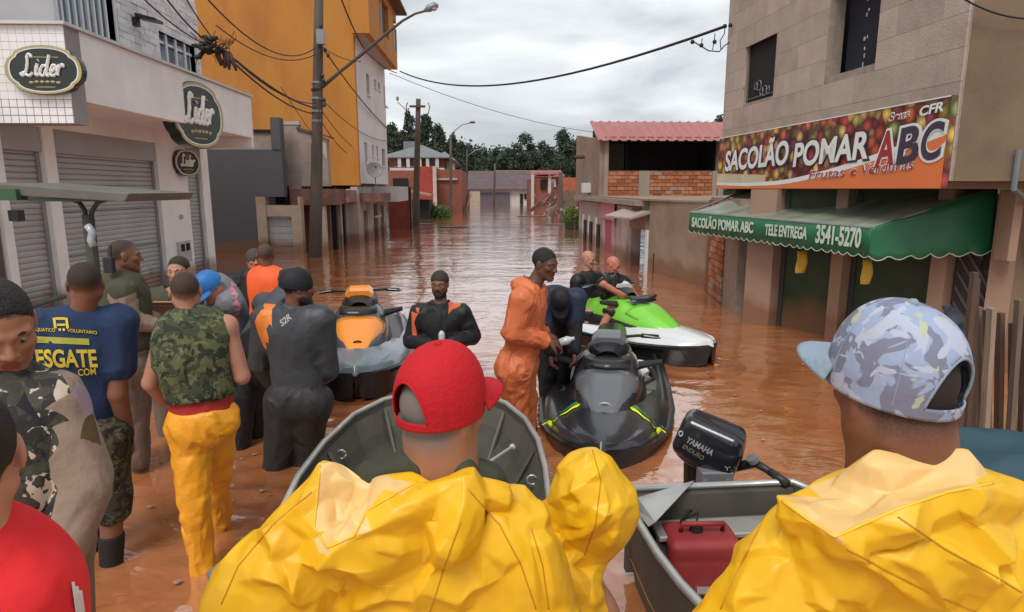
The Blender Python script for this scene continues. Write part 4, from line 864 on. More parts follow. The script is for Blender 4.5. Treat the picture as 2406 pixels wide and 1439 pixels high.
# ================================================================== far end of the street
roofg = M('roof_grey_tile', (.17, .175, .18), .8, .15, 3, .3, 8); darkroof = M('roof_dark', (.10, .075, .08), .8, .2, 1.5, .3, 5, dirt=(.16, .08, .06)); redroof = M('roof_red', (.30, .12, .10), .75, .2, 1.0, .3, 5, dirt=(.18, .08, .07))
brickw = M('brick_far', (.24, .085, .055), .9, .2, 3, .5, 14, dirt=(.17, .06, .04), damt=.6); offw = M('off_white_far', (.50, .47, .44), .8, .12, 1, dirt=(.34, .27, .22), damt=.5)
def bx(m, p, q): return m.box(p, q)
def house(name, label, x0, x1, y0, y1, zt, wallm, roofm, rise, over=.4, wins=(), hip=True):
    r = thing(name, label, 'house', ((x0 + x1) / 2, (y0 + y1) / 2, 0)); MB().box((x0, y0, -.75), (x1, y1, zt)).build('wall', wallm, r)
    a, b_, c, d = x0 - over, x1 + over, y0 - over, y1 + over; i = min(b_ - a, d - c) / 2 * (.95 if hip else 0)
    m = MB(); m.v = [Vector(q) for q in ((a, c, zt), (b_, c, zt), (b_, d, zt), (a, d, zt), (a + i, (c + d) / 2, zt + rise), (b_ - i, (c + d) / 2, zt + rise), (a, c, zt - .1), (b_, c, zt - .1), (b_, d, zt - .1), (a, d, zt - .1))]
    m.f = [(0, 1, 5, 4), (1, 2, 5), (2, 3, 4, 5), (3, 0, 4), (6, 7, 1, 0), (7, 8, 2, 1), (8, 9, 3, 2), (9, 6, 0, 3), (9, 8, 7, 6)]
    m.build('roof', roofm, r)
    for (wx, wz, ww, wh) in wins:
        w_ = MB().box((wx, y0 - .03, wz), (wx + ww, y0 - .002, wz + wh)).build('window', wing, r); MB().box((wx - .06, y0 - .07, wz - .09), (wx + ww + .06, y0 - .031, wz - .002)).build('sill', offw, w_)
    return r
yy = 62
X = lambda px, y: (px - 1150) / 1525 * y; Z = lambda py, y: 1.9 - (py - 444.5) / 1525 * y
h1 = house('hip_roof_house', 'house with grey hipped roofs and a shaded veranda behind the second utility pole', X(918, 60), X(1040, 60), 60, 70, Z(372, 60), brickw, roofg, 1.4, .8, [(X(930, 60), Z(392, 60), .9, .6), (X(965, 60), Z(392, 60), 1.1, .6), (X(1008, 60), Z(392, 60), .8, .6)])
for px in (938, 958, 985, 1003, 1025): MB().box((X(px, 59.4), 59.3, Z(395, 59.4)), (X(px, 59.4) + .3, 59.6, Z(373, 59.4))).build('veranda_post', offw, h1)
MB().box((X(918, 59), 59.2, Z(402, 59)), (X(1045, 59), 59.5, Z(396, 59))).build('veranda_rail', offw, h1)
MB().box((X(955, 66), 65, Z(362, 66)), (X(985, 66), 67, Z(338, 66))).build('chimney', roofg, h1)
h2 = house('annex_house', 'small grey-roofed annex right of the hipped house', X(1020, 64), X(1060, 64), 64, 72, Z(378, 64), offw, roofg, 1.0, .5, [(X(1034, 64), Z(398, 64), .7, .5)])
def slab(name, label, cat, x0, x1, y0, y1, z0, z1, mat, mp_=None, course=None):
    r = thing(name, label, cat, ((x0 + x1) / 2, y0, 0)); MB().box((x0, y0, z0), (x1, y1, z1)).build('wall', mat, r); return r
w1 = slab('brick_wall', 'dark red brick wall below the hipped house, left of the lamp', 'wall', X(915, 52), X(985, 52), 52, 53, -.75, Z(402, 52), brickw)
MB().box((X(925, 51.9), 51.9, Z(470, 52)), (X(960, 51.9), 51.99, Z(420, 52))).build('doorway', dark, w1)
w2 = slab('brick_wall', 'bright red brick gable wall between the second pole and the kerb lamp', 'wall', X(982, 49), X(1019, 49), 49, 58, -.75, Z(393, 49), M('brick_red_far', (.30, .05, .035), .9, .2, 3, .4, 12))
MB().box((X(1018, 48.8), 48.8, -.75), (X(1026, 48.8), 49.2, Z(393, 49))).build('concrete_post', conc_l, w2)
w3 = slab('brick_wall', 'long red-brown brick wall right of the pale concrete post', 'wall', X(1027, 52), X(1094, 60), 52, 66, -.75, Z(400, 52), brickw)
MB().box((X(1027, 51.9), 51.8, Z(424, 52)), (X(1075, 51.9), 51.98, Z(420, 52))).build('concrete_band', conc_l, w3)
gtr = thing('red_gate', 'rusty red metal gate standing in the water left of the second pole', 'gate', (X(935, 31), 31, 0))
rg_ = M('gate_red', (.26, .045, .03), .6, .2, 4)
for k in range(12): x_ = X(913, 31) + (X(961, 31) - X(913, 31)) * k / 12; MB().box((x_, 31, -.75), (x_ + .075, 31.05, Z(470, 31) - .02 * (k % 2))).build('gate_board', rg_, gtr)
MB().box((X(962, 31), 30.9, -.75), (X(966, 31), 31.1, Z(440, 31))).build('post', dark, gtr)
sh_ = thing('shed', 'dark open shed roof with clutter behind the second pole', 'shed', (X(990, 42), 42, 0))
MB().box((X(968, 42), 42, -.75), (X(1008, 42), 44, Z(470, 42))).build('wall', dark, sh_); MB().prism([(X(962, 41), 41, Z(452, 41)), (X(1010, 41), 41, Z(462, 41)), (X(1010, 41), 41, Z(458, 41)), (X(962, 41), 41, Z(448, 41))], (0, 3, 0)).build('roof', M('shed_roof', (.25, .16, .10), .8), sh_)
hm = M('hedge_green', (.055, .115, .03), .8, .35, 8); leafm = [M('leaf_dark', (.034, .050, .036), .8, .3, 1.0), M('leaf_mid', (.048, .068, .045), .8, .3, 1.0), M('leaf_pale', (.065, .088, .055), .8, .3, 1.0)]  # three leaf greens, dealt out at random
def leaves(cloud, n, size, rs, mats):
    """leaf-sized faces spread through a set of ellipsoids"""
    V = []; mi = []
    cs = np.array([c for c, r in cloud]); rr = np.array([r for c, r in cloud]); w = np.prod(rr, 1) ** .66; w /= w.sum()
    k = rs.choice(len(cloud), n, p=w); d = rs.normal(size=(n, 3)); d /= np.linalg.norm(d, axis=1)[:, None]; rad = np.where(rs.uniform(0, 1, n) < .22, rs.uniform(1, 1.45, n), rs.uniform(.3, 1, n) ** .5)
    P = cs[k] + d * rr[k] * rad[:, None]; a = rs.normal(size=(n, 3)); a /= np.linalg.norm(a, axis=1)[:, None]; b_ = np.cross(a, rs.normal(size=(n, 3))); b_ /= np.linalg.norm(b_, axis=1)[:, None]
    s = size * rs.uniform(.6, 1.4, n)[:, None]
    V = np.stack([P - a * s, P + b_ * s * .6, P + a * s, P - b_ * s * .6], 1).reshape(-1, 3); Q = np.arange(n * 4).reshape(n, 4)
    return np_mesh('crown', V, Q, mats, False, rs.randint(0, len(mats), n))
rs_ = np.random.RandomState(11)
bush = thing('bush', 'rounded bright green bush in the flood beyond the second pole', 'bush', (X(1022, 44), 44, 0))
bc = [((rs_.uniform(-.75, .75), rs_.uniform(-.5, .5), rs_.uniform(.1, .75)), (.45, .4, .4)) for _ in range(10)]
link('foliage', leaves(bc, 3000, .07, rs_, [hm, M('hedge_bright', (.09, .17, .045), .8, .3, 8)]), bush); MB().tube([(0 + bush.location.x, 44, -.75), (bush.location.x, 44, .5)], .06).build('stem', pc, bush)  # two hedge greens mixed at random over the leaves
bush2 = thing('bush', 'small yellow-green bush by the right-hand far fence', 'bush', (X(1352, 30), 30, .3))
bc = [((rs_.uniform(-.5, .5), rs_.uniform(-.4, .4), rs_.uniform(.1, .6)), (.3, .3, .25)) for _ in range(8)]; link('foliage', leaves(bc, 1800, .05, rs_, [hm, M('hedge_yellow', (.15, .18, .04), .8, .3, 8)]), bush2); MB().tube([(bush2.location.x, 30, -.75), (bush2.location.x, 30, .6)], .05).build('stem', pc, bush2)
# white building closing the street
ye = 80; en = thing('end_building', 'long low white building with a dark roof closing the far end of the street', 'building', (X(1170, ye), ye, 0))
MB().box((X(1105, ye), ye, -.75), (X(1248, ye), ye + 8, Z(444, ye))).build('wall', offw, en); MB().prism([(X(1098, ye), ye - .6, Z(447, ye)), (X(1252, ye), ye - .6, Z(447, ye)), (X(1252, ye), ye - .6, Z(444, ye)), (X(1098, ye), ye - .6, Z(444, ye))], (0, 6, 2.3)).build('roof', darkroof, en)
for (a, b_, c, d, m_) in ((1129, 1150, 470, 483, M('end_awning', (.10, .08, .09), .8)), (1127, 1198, 453, 483, M('end_dark_grey', (.12, .10, .11), .8)), (1222, 1229, 456, 480, dark), (1112, 1122, 462, 483, M('end_door', (.2, .12, .09), .8)), (1232, 1240, 456, 468, dark)):  # flat panels of differing tone on the end wall
    MB().box((X(a, ye), ye - .05 * (1 + (a % 3)), Z(d, ye)), (X(b_, ye), ye - .004, Z(c, ye))).build('doorway', m_, en)
MB().box((X(1104, 78), 77.5, -.75), (X(1128, 78), 78, Z(450, 78))).build('front_wall', M('end_beige', (.38, .31, .25), .8), en)
h4 = house('long_red_roof_house', 'long house with a faded red roof above the street end', X(1168, 98), X(1320, 98), 98, 108, Z(415, 98), brickw, redroof, 1.0, .4, (), False)
h4b = house('low_red_roof_house', 'small red-roofed house at the far left of the street end', X(1096, 96), X(1160, 96), 96, 104, Z(436, 96), brickw, darkroof, 1.1, .4, (), True)
h5 = slab('brick_house', 'unfinished far brick house with a pink roof edge at the right kerb', 'house', X(1250, 56), X(1318, 56), 56, 64, -.75, Z(420, 56), brickw)
MB().box((X(1268, 55.5), 55.3, Z(411, 55.5)), (X(1316, 55.5), 64, Z(406, 55.5))).build('roof', M('pink_roof_edge', (.40, .13, .15), .7), h5); MB().box((X(1270, 55.9), 55.8, Z(445, 56)), (X(1283, 55.9), 55.99, Z(424, 56))).build('window', dark, h5)
MB().box((X(1292, 55.9), 55.8, Z(440, 56)), (X(1306, 55.9), 55.99, Z(422, 56))).build('window', conc_l, h5)
for px in (1248, 1288, 1314): MB().box((X(px, 55.7), 55.6, -.75), (X(px, 55.7) + .25, 55.79, Z(412, 56))).build('column', conc_l, h5)
h6 = slab('brick_wall', 'orange-red brick wall left of the pink-roofed house', 'wall', X(1322, 40), X(1392, 40), 40, 41, -.75, Z(418, 40), M('brick_orange_far', (.36, .10, .055), .9, .2, 3, .5, 14))
MB().box((X(1322, 39.9), 39.7, -.75), (X(1392, 39.9), 39.98, Z(450, 40))).build('lower_wall', M('brown_far', (.15, .10, .075), .9, .2), h6)
gf = slab('green_fence', 'dark green panel fence in the water before the far right wall', 'fence', X(1330, 31), X(1365, 31), 31, 31.2, -.75, Z(515, 31), M('green_dark_far', (.03, .05, .045), .8))
deb = thing('debris_pile', 'heap of broken timber and sheets along the right kerb far down the street', 'debris', (X(1285, 42), 42, 0))
dbm = [M('debris_red', (.20, .07, .06), .9, .2), M('debris_grey', (.28, .22, .20), .9, .2), M('debris_brown', (.14, .09, .07), .9, .2)]
for k in range(34):
    y = 34 + rng.random() * 24; x = X(1262, 50) + (y < 50) * .3 + rng.uniform(-.1, 1.2); L_ = rng.uniform(.5, 1.6)
    piece('timber', rng.choice(dbm), deb, (x, y, rng.uniform(.0, 1.3)), (L_, .08, rng.uniform(.08, .35)), 0, (rng.uniform(-.5, .5), rng.uniform(-.9, .9), rng.uniform(0, 3)))
deb2 = thing('scrap_boards', 'leaning pale boards and frames along the left far kerb', 'debris', (X(1080, 58), 58, 0))
for k in range(14): y = 52 + rng.random() * 10; piece('board', rng.choice(dbm + [offw]), deb2, (X(1082, 56) + rng.uniform(-.8, .5), y, rng.uniform(.2, 1.2)), (.12, .1, rng.uniform(.8, 2.2)), 0, (0, rng.uniform(-.4, .4), 0))
for k, (px, py) in enumerate(((1000, 527), (1065, 534), (1300, 528), (1250, 508))):
    c = Pz(px, py, .02); m_ = MB().ball(c, (.5 + .2 * k, .25, .06), 10, 6); tag(m_.build('floating_debris', dbm[2], loc=tuple(c)), 'dark patch of floating debris, ' + ('just right of the second pole', 'in the middle left of the far street', 'near the right kerb post', 'farthest down the street')[k], 'debris', 'floating debris in the street')
# hills and trees
hillm = M('hill_green', (.028, .045, .025), .95, .35, .08, .5, .5, bdist=.5)
xs_ = np.linspace(-320, 320, 80); ys_ = np.linspace(112, 330, 30)
def hillz(x, y):
    r = (y - 112) / 218; base = 7.0 * np.clip(r * 6, 0, 1) + 2.5 * np.exp(-((x + 13) / 9) ** 2) * np.clip(r * 9, 0, 1) + 5 * r + 9 * np.clip((x - 14) / 60, 0, 1) * np.clip(r * 4, 0, 1) + 3 * np.clip((-x - 30) / 60, 0, 1)
    return base - .75 + 1.6 * pnoise(np.stack([x / 14, y / 14, x * 0], 1)) * np.clip(r * 6, 0, 1)
tag(link('hill', grid_sheet(xs_, ys_, hillz, hillm, 'hill')), kind='structure')
# wood: joined leaf masses on the hill
cl = []
for k in range(700):
    x = rs_.uniform(-75, 90); y = rs_.uniform(114, 165); z = float(hillz(np.array([x]), np.array([y]))[0]); cl.append(((x, y, z + 1.2), (rs_.uniform(1.5, 3), 2.0, rs_.uniform(1.4, 3.4))))
tag(link('wood', leaves(cl, 110000, .42, rs_, leafm)), 'dark green wooded slope beyond the rooftops', 'wood', kind='stuff')
def tree(px, ytop, y, w, kind, label):
    x = X(px, y); zt = Z(ytop, y); z0 = 0.0 if y < 112 else float(hillz(np.array([x]), np.array([y]))[0]); h = zt - z0; r = thing('tree', label, 'tree', (x, y, z0), 'trees on the skyline')
    wd = w / 1525 * y / 2 * 1.35; cloud = []; trm = pc
    tr = MB().tube([(x, y, z0 - .3), (x + wd * .1, y, z0 + h * .5), (x, y, z0 + h * .93)], [.28, .18, .05], 7)
    if kind == 'pine':
        for k in range(26): v = .25 + .75 * k / 26; rr = wd * (1.1 - v) * 1.7 + .3; a = rs_.uniform(0, 6.28); cloud.append(((math.cos(a) * rr * .6, math.sin(a) * rr * .6, h * v), (rr * .6, rr * .6, h * .035 + .15)))
    elif kind == 'gum':
        for k in range(9): a = rs_.uniform(0, 6.28); rr = wd * rs_.uniform(.25, .95); v = rs_.uniform(.5, .93); q = (math.cos(a) * rr, math.sin(a) * rr, h * v); cloud.append((q, (wd * .36, wd * .36, h * .05 + .2))); tr.tube([(x, y, z0 + h * .4), (x + q[0] * .6, y + q[1] * .6, z0 + q[2] - .5), (x + q[0], y + q[1], z0 + q[2])], [.10, .07, .03], 5)
        for k in range(7): cloud.append(((rs_.uniform(-1, 1) * wd * .7, 0, h * rs_.uniform(.35, .6)), (wd * .4, wd * .4, h * .08)))
    else:
        for k in range(26): a = rs_.uniform(0, 6.28); v = rs_.uniform(.1, .95); rr = wd * rs_.uniform(.1, 1.0) * math.sin(min(1, 1.2 - v) * 1.6); q_ = rs_.uniform(.22, .52); cloud.append(((math.cos(a) * rr, math.sin(a) * rr, h * v), (wd * q_, wd * q_, h * .07 + .2)))
    tr.build('trunk', trm, r); link('crown', leaves(cloud, 5200 if kind == 'pine' else 4600 if kind == 'gum' else 9000, .20, rs_, leafm), r)
T = [(925, 300, 84, 34, 'round', 'broad dark tree against the white tower wall, leftmost on the skyline'), (947, 318, 88, 30, 'round', 'dark tree just left of the second utility pole'), (968, 270, 92, 26, 'pine', 'tall narrow tree rising behind the top of the second utility pole'), (1003, 285, 90, 26, 'round', 'tall ragged tree just right of the second utility pole'), (1032, 303, 90, 34, 'round', 'round-topped tree left of the kerb lamp arm'), (1063, 322, 94, 20, 'pine', 'pointed conifer under the kerb lamp head'), (1083, 340, 98, 26, 'round', 'sloping tree right of the pointed conifer'), (1102, 358, 104, 24, 'round', 'low round tree at the dip of the skyline'), (1128, 362, 112, 26, 'pine', 'low pointed tree left of the thin middle pole'), (1163, 350, 116, 24, 'gum', 'small tree above the thin middle pole'), (1188, 368, 118, 26, 'round', 'low tree between the small tree and the tall gum'), (1222, 314, 112, 50, 'gum', 'tall open-crowned gum tree with the highest flat crown'), (1255, 330, 114, 42, 'gum', 'open gum tree just right of the tallest gum'), (1286, 345, 110, 30, 'round', 'dense low tree between the gums and the domed tree'), (1325, 313, 112, 48, 'round', 'big domed dark tree right of the gums'), (1352, 334, 116, 34, 'round', 'dark tree sloping down toward the pink-roofed house'), (1380, 345, 118, 40, 'round', 'dark tree directly behind the left edge of the pink-roofed house'), (1690, 283, 90, 30, 'round', 'treetop just showing above the pink roof beside the block building')]
for a in T: tree(*a)
# ================================================================== bodies: smooth distance fields meshed by surface nets
def surfnet(F, xs, ys, zs):
    S = F < 0; c = np.zeros(tuple(n - 1 for n in F.shape), np.int8)
    for a in (0, 1):
        for b_ in (0, 1):
            for d in (0, 1): c += S[a:F.shape[0] - 1 + a, b_:F.shape[1] - 1 + b_, d:F.shape[2] - 1 + d]
    act = np.argwhere((c > 0) & (c < 8)); i, j, k = act.T; ids = np.full(c.shape, -1, np.int32); ids[i, j, k] = np.arange(len(act))
    pos = np.zeros((len(act), 3)); cnt = np.zeros(len(act))
    cor = [(a, b_, d) for a in (0, 1) for b_ in (0, 1) for d in (0, 1)]; val = {q: F[i + q[0], j + q[1], k + q[2]] for q in cor}
    for q in cor:
        for ax in range(3):
            if q[ax]: continue
            r_ = list(q); r_[ax] = 1; r_ = tuple(r_); A_, B_ = val[q], val[r_]; m = (A_ < 0) != (B_ < 0)
            t = np.where(m, A_ / np.where(m, A_ - B_, 1), 0)
            for x in range(3): pos[:, x] += np.where(m, q[x] + (t if x == ax else 0), 0)
            cnt += m
    pos /= cnt[:, None]
    V = np.stack([xs[i] + pos[:, 0] * (xs[i + 1] - xs[i]), ys[j] + pos[:, 1] * (ys[j + 1] - ys[j]), zs[k] + pos[:, 2] * (zs[k + 1] - zs[k])], 1)
    Q = []
    for ax in range(3):
        sl0 = [slice(None)] * 3; sl1 = [slice(None)] * 3; sl0[ax] = slice(0, -1); sl1[ax] = slice(1, None); D = S[tuple(sl0)] != S[tuple(sl1)]
        u, v = [(1, 2), (2, 0), (0, 1)][ax]; e = np.argwhere(D); e = e[(e[:, u] > 0) & (e[:, v] > 0) & (e[:, u] < F.shape[u] - 1) & (e[:, v] < F.shape[v] - 1)]
        if not len(e): continue
        def cell(du, dv):
            q = e.copy(); q[:, u] -= du; q[:, v] -= dv; return ids[q[:, 0], q[:, 1], q[:, 2]]
        quad = np.stack([cell(1, 1), cell(0, 1), cell(0, 0), cell(1, 0)], 1); ins = S[e[:, 0], e[:, 1], e[:, 2]]; quad[~ins] = quad[~ins][:, ::-1]; Q.append(quad)
    return V, np.concatenate(Q)
class P_:
    """one primitive: distance function, bounds, blend radius"""
    def __init__(s, f, lo, hi, k=.02, sub=False): s.f = f; s.lo = np.array(lo); s.hi = np.array(hi); s.k = k; s.sub = sub
def vec(a): return np.array([a[0], a[1], a[2]], float)
def rc(a, b, r1, r2, k=.02, flat=None, sub=False, noise=None):
    """tapered capsule; flat = (unit axis, factor) squashes it along an axis"""
    a, b = vec(a), vec(b); ba = b - a; L2 = max(float(ba @ ba), 1e-9); R_ = max(r1, r2); pad = R_ * (max(1, 1 / flat[1]) if flat and flat[1] < 1 else 1)
    if flat: ax = vec(flat[0]); ax /= np.linalg.norm(ax); fc = flat[1]
    def f(p):
        pa = p - a
        h = np.clip(pa @ ba / L2, 0, 1); q = pa - h[..., None] * ba
        if flat: d_ = q @ ax; q = q + (d_ * (fc - 1))[..., None] * ax
        return np.linalg.norm(q, axis=-1) - (r1 + (r2 - r1) * h)
    return P_(f, np.minimum(a, b) - pad, np.maximum(a, b) + pad, k, sub)
def ell(c, r, Rm=None, k=.02, sub=False):
    c = vec(c); r = np.array(r, float); Rn = np.array(Rm) if Rm is not None else np.eye(3); ext = np.abs(Rn) @ r
    def f(p):
        q = (p - c) @ Rn; k0 = np.linalg.norm(q / r, axis=-1); k1 = np.linalg.norm(q / (r * r), axis=-1) + 1e-9; return k0 * (k0 - 1) / k1
    return P_(f, c - ext, c + ext, k, sub)
def facet(ob, size, jit, sharp=.75, levels=2, seed=1):
    """stiff sheet: large flat panels between creases, some sharp and some soft"""
    me = ob.data; area = sum(p.area for p in me.polygons); tgt = area / (size * size * .5); md = ob.modifiers.new('d', 'DECIMATE'); md.ratio = min(1, tgt / (2 * len(me.polygons)))
    dg = bpy.context.evaluated_depsgraph_get(); new = bpy.data.meshes.new_from_object(ob.evaluated_get(dg)); ob.modifiers.remove(md); rg_ = random.Random(seed); old = ob.data; ob.data = new; new.name = old.name; bpy.data.meshes.remove(old)
    bm = bmesh.new(); bm.from_mesh(new); bm.normal_update()
    for v in bm.verts: v.co += v.normal * rg_.uniform(-jit, jit)
    bm.normal_update(); cl = bm.edges.layers.float.get('crease_edge') or bm.edges.layers.float.new('crease_edge')
    for e in bm.edges:
        a_ = e.calc_face_angle(0) if len(e.link_faces) == 2 else 0; e[cl] = min(1, sharp * min(1, a_ / .5) * rg_.uniform(.35, 1.15))
    for f_ in bm.faces: f_.smooth = True
    bm.to_mesh(new); bm.free(); md = ob.modifiers.new('s', 'SUBSURF'); md.levels = md.render_levels = levels
def rbox(c, h, r, Rm=None, k=.02, sub=False, taper=0.):
    c = vec(c); h = np.array(h, float); Rn = np.array(Rm) if Rm is not None else np.eye(3); ext = np.abs(Rn) @ h
    def f(p):
        q = (p - c) @ Rn; hh = h * (1 - taper * np.clip(q[..., :1] / h[0], -1, 1)) if taper else h
        q = np.abs(q) - (hh - r); return np.linalg.norm(np.maximum(q, 0), axis=-1) + np.minimum(np.max(q, axis=-1), 0) - r
    return P_(f, c - ext * 1.1, c + ext * 1.1, k, sub)
def half(pt, n, lo, hi): # remove everything on the side n points to
    pt, n = vec(pt), vec(n); n = n / np.linalg.norm(n); return P_(lambda p: -((p - pt) @ n), lo, hi, 0, True)
def field(prims, step, infl=0.0, fine=None, pad=.03, bounds=None, cuts=()):
    add = [p for p in prims if not p.sub]
    lo = np.min([p.lo for p in add], 0) - infl - pad; hi = np.max([p.hi for p in add], 0) + infl + pad
    if bounds: lo = np.maximum(lo, bounds[0]); hi = np.minimum(hi, bounds[1])
    ax = []
    for d in range(3):
        if fine:
            a, b_, st_ = fine[0][d], fine[1][d], fine[2]; pts = []; x = lo[d]
            while x < hi[d] + step: pts.append(x); x += st_ if a <= x <= b_ else step
            ax.append(np.array(pts))
        else: ax.append(np.arange(lo[d], hi[d] + step, step))
    xs, ys, zs = ax; F = np.full((len(xs), len(ys), len(zs)), 1.0, np.float32)
    for p in prims:
        m = infl + p.k + .03 if not p.sub else .03 + p.k
        sl = []
        for d, arr in enumerate((xs, ys, zs)):
            i0 = max(np.searchsorted(arr, p.lo[d] - m) - 1, 0); i1 = min(np.searchsorted(arr, p.hi[d] + m) + 1, len(arr)); sl.append(slice(i0, i1))
        if any(s_.start >= s_.stop for s_ in sl): continue
        G = np.stack(np.meshgrid(xs[sl[0]], ys[sl[1]], zs[sl[2]], indexing='ij'), -1); D = p.f(G)
        cur = F[tuple(sl)]
        if not p.sub:
            D = D - infl
            if p.k > 0: h = np.clip(.5 + .5 * (cur - D) / p.k, 0, 1); F[tuple(sl)] = cur * (1 - h) + D * h - p.k * h * (1 - h)
            else: F[tuple(sl)] = np.minimum(cur, D)
        else:
            D = -D
            if p.k > 0: h = np.clip(.5 - .5 * (cur - D) / p.k, 0, 1); F[tuple(sl)] = cur * (1 - h) + D * h + p.k * h * (1 - h)
            else: F[tuple(sl)] = np.maximum(cur, D)
    for (pt, n) in cuts:   # whole-field cuts: drop what lies on the n side
        pt, n = vec(pt), vec(n); n = n / np.linalg.norm(n); A_ = (xs - pt[0]) * n[0]; B_ = (ys - pt[1]) * n[1]; C_ = (zs - pt[2]) * n[2]
        F = np.maximum(F, (A_[:, None, None] + B_[None, :, None] + C_[None, None, :]).astype(np.float32))
    F[0] = np.maximum(F[0], .001); F[-1] = np.maximum(F[-1], .001); F[:, 0] = np.maximum(F[:, 0], .001); F[:, -1] = np.maximum(F[:, -1], .001); F[:, :, 0] = np.maximum(F[:, :, 0], .001); F[:, :, -1] = np.maximum(F[:, :, -1], .001)
    return F, xs, ys, zs
def vnormals(V, Q):
    n = np.cross(V[Q[:, 2]] - V[Q[:, 0]], V[Q[:, 3]] - V[Q[:, 1]]); N = np.zeros_like(V)
    for c in range(4): np.add.at(N, Q[:, c], n)
    return N / (np.linalg.norm(N, axis=1)[:, None] + 1e-12)
def relax(V, Q, n=1, w=.5):
    a = np.concatenate([Q[:, 0], Q[:, 1], Q[:, 2], Q[:, 3]]); b_ = np.concatenate([Q[:, 1], Q[:, 2], Q[:, 3], Q[:, 0]]); deg = np.bincount(a, minlength=len(V)) + np.bincount(b_, minlength=len(V))
    for _ in range(n):
        S = np.zeros_like(V)
        for c in range(3): S[:, c] = np.bincount(a, V[b_, c], len(V)) + np.bincount(b_, V[a, c], len(V))
        V = V * (1 - w) + w * S / np.maximum(deg, 1)[:, None]
    return V
def folds(V, N, amp, sc=9.0, stretch=(1, 1, .55), seed=0.0):
    """cloth wrinkles: ridged noise, broad soft ones plus sharper small ones"""
    if not amp: return V
    P = V * np.array(stretch) * sc + seed; w = pnoise(P * .45 + 9)[:, None]; a = pnoise(P + w * 2.2); b_ = pnoise(P * 2.1 + 4 + w * 2.5)
    d = np.clip(1 - np.abs(a) * 4.5, -.4, 1) * .8 + np.clip(1 - np.abs(b_) * 4.5, -.3, 1) * .35 + pnoise(P * .4) * .9
    return V + N * (d * amp)[:, None]
def drape(V, Q, F, xs, ys, zs, grow=1.12, iters=120, lo=-.02, hi=.02, grav=.0004, smooth=.05):
    """spare cloth: edges longer than the form they lie on, so the sheet buckles into folds that rest on the body"""
    E = np.concatenate([Q[:, [0, 1]], Q[:, [1, 2]], Q[:, [2, 3]], Q[:, [3, 0]], Q[:, [0, 2]], Q[:, [1, 3]]]); E.sort(1); E = np.unique(E, axis=0); a, b_ = E.T
    L0 = np.linalg.norm(V[a] - V[b_], axis=1) * grow; n = len(V); deg = np.bincount(a, minlength=n) + np.bincount(b_, minlength=n); o = np.array([xs[0], ys[0], zs[0]]); st = np.array([xs[1] - xs[0], ys[1] - ys[0], zs[1] - zs[0]]); sh_ = np.array(F.shape) - 2
    G = np.gradient(F, *st); inv = 1.0 / np.maximum(deg, 1)[:, None]
    for it in range(iters):
        V = V - np.array([0, 0, grav]); d = V[a] - V[b_]; l = np.linalg.norm(d, axis=1) + 1e-9; c = d * ((L0 / l - 1) * .5)[:, None]; S = np.empty_like(V)
        for k in range(3): S[:, k] = np.bincount(a, c[:, k], n) - np.bincount(b_, c[:, k], n)
        V = V + S * inv * 1.7
        if smooth:
            for k in range(3): S[:, k] = np.bincount(a, V[b_, k], n) + np.bincount(b_, V[a, k], n)
            V = V + (S * inv - V) * smooth
        q = np.clip((V - o) / st, 0, sh_ + .999); i = q.astype(int); f = q - i; i2 = i + 1; s = 0
        for dx in (0, 1):
            for dy in (0, 1):
                for dz in (0, 1): s = s + F[(i2 if dx else i)[:, 0], (i2 if dy else i)[:, 1], (i2 if dz else i)[:, 2]] * (f[:, 0] if dx else 1 - f[:, 0]) * (f[:, 1] if dy else 1 - f[:, 1]) * (f[:, 2] if dz else 1 - f[:, 2])
        r_ = np.round(q).astype(int); g = np.stack([G[k][r_[:, 0], r_[:, 1], r_[:, 2]] for k in range(3)], 1); g /= np.linalg.norm(g, axis=1)[:, None] + 1e-6
        V = V + g * (np.clip(lo - s, 0, .02) - np.clip(s - hi, 0, .02))[:, None]
    return V
def body_mesh(name, prims, step, mat, parent, infl=0., fine=None, bounds=None, cuts=(), amp=0., sc=9., seed=0., paint=None, rel=1, stretch=(1, 1, .55), post=None, warp=None, dr=None, subd=0, attr=None, fac=None):
    F, xs, ys, zs = field(prims, step, infl, fine, bounds=bounds, cuts=cuts)
    V, Q = surfnet(F, xs, ys, zs); V = relax(V, Q, rel, .5); N = vnormals(V, Q)
    V = folds(V, N, amp, sc, stretch, seed)
    if post: V = post(V, N)
    if dr: V = drape(V, Q, F, xs, ys, zs, **dr)
    mi = None
    if paint is not None:
        N = vnormals(V, Q); cen = V[Q].mean(1); mi = paint(cen, N[Q].mean(1))
    o0 = np.array(wloc(parent)) if parent else 0
    ob_ = link(name, np_mesh(name, V - o0, Q, mat, True, mi), parent)
    if attr: at = ob_.data.attributes.new('hair', 'FLOAT', 'POINT'); at.data.foreach_set('value', attr(V).astype(np.float32))
    if fac: facet(ob_, *fac)
    if subd: md = ob_.modifiers.new('s', 'SUBSURF'); md.levels = md.render_levels = subd
    return ob_
def poly_mask(cen, pts):
    """faces whose centres fall in an outline drawn on the photograph"""
    d = cen - np.array([0, 0, CH]); cy, sy = math.cos(YAW), math.sin(YAW); x = d[:, 0] * cy - d[:, 1] * sy; y = d[:, 0] * sy + d[:, 1] * cy; c, s = math.cos(TH), math.sin(TH)
    dep = y * c - d[:, 2] * s; up = y * s + d[:, 2] * c; px = 1203 + CF * x / dep; py = 719.5 - CF * up / dep; ins = np.zeros(len(cen), bool); n = len(pts)
    for i in range(n):
        (x0, y0), (x1, y1) = pts[i], pts[(i + 1) % n]
        if y0 == y1: continue
        cr_ = ((y0 > py) != (y1 > py)) & (px < (x1 - x0) * (py - y0) / (y1 - y0) + x0); ins ^= cr_
    return ins
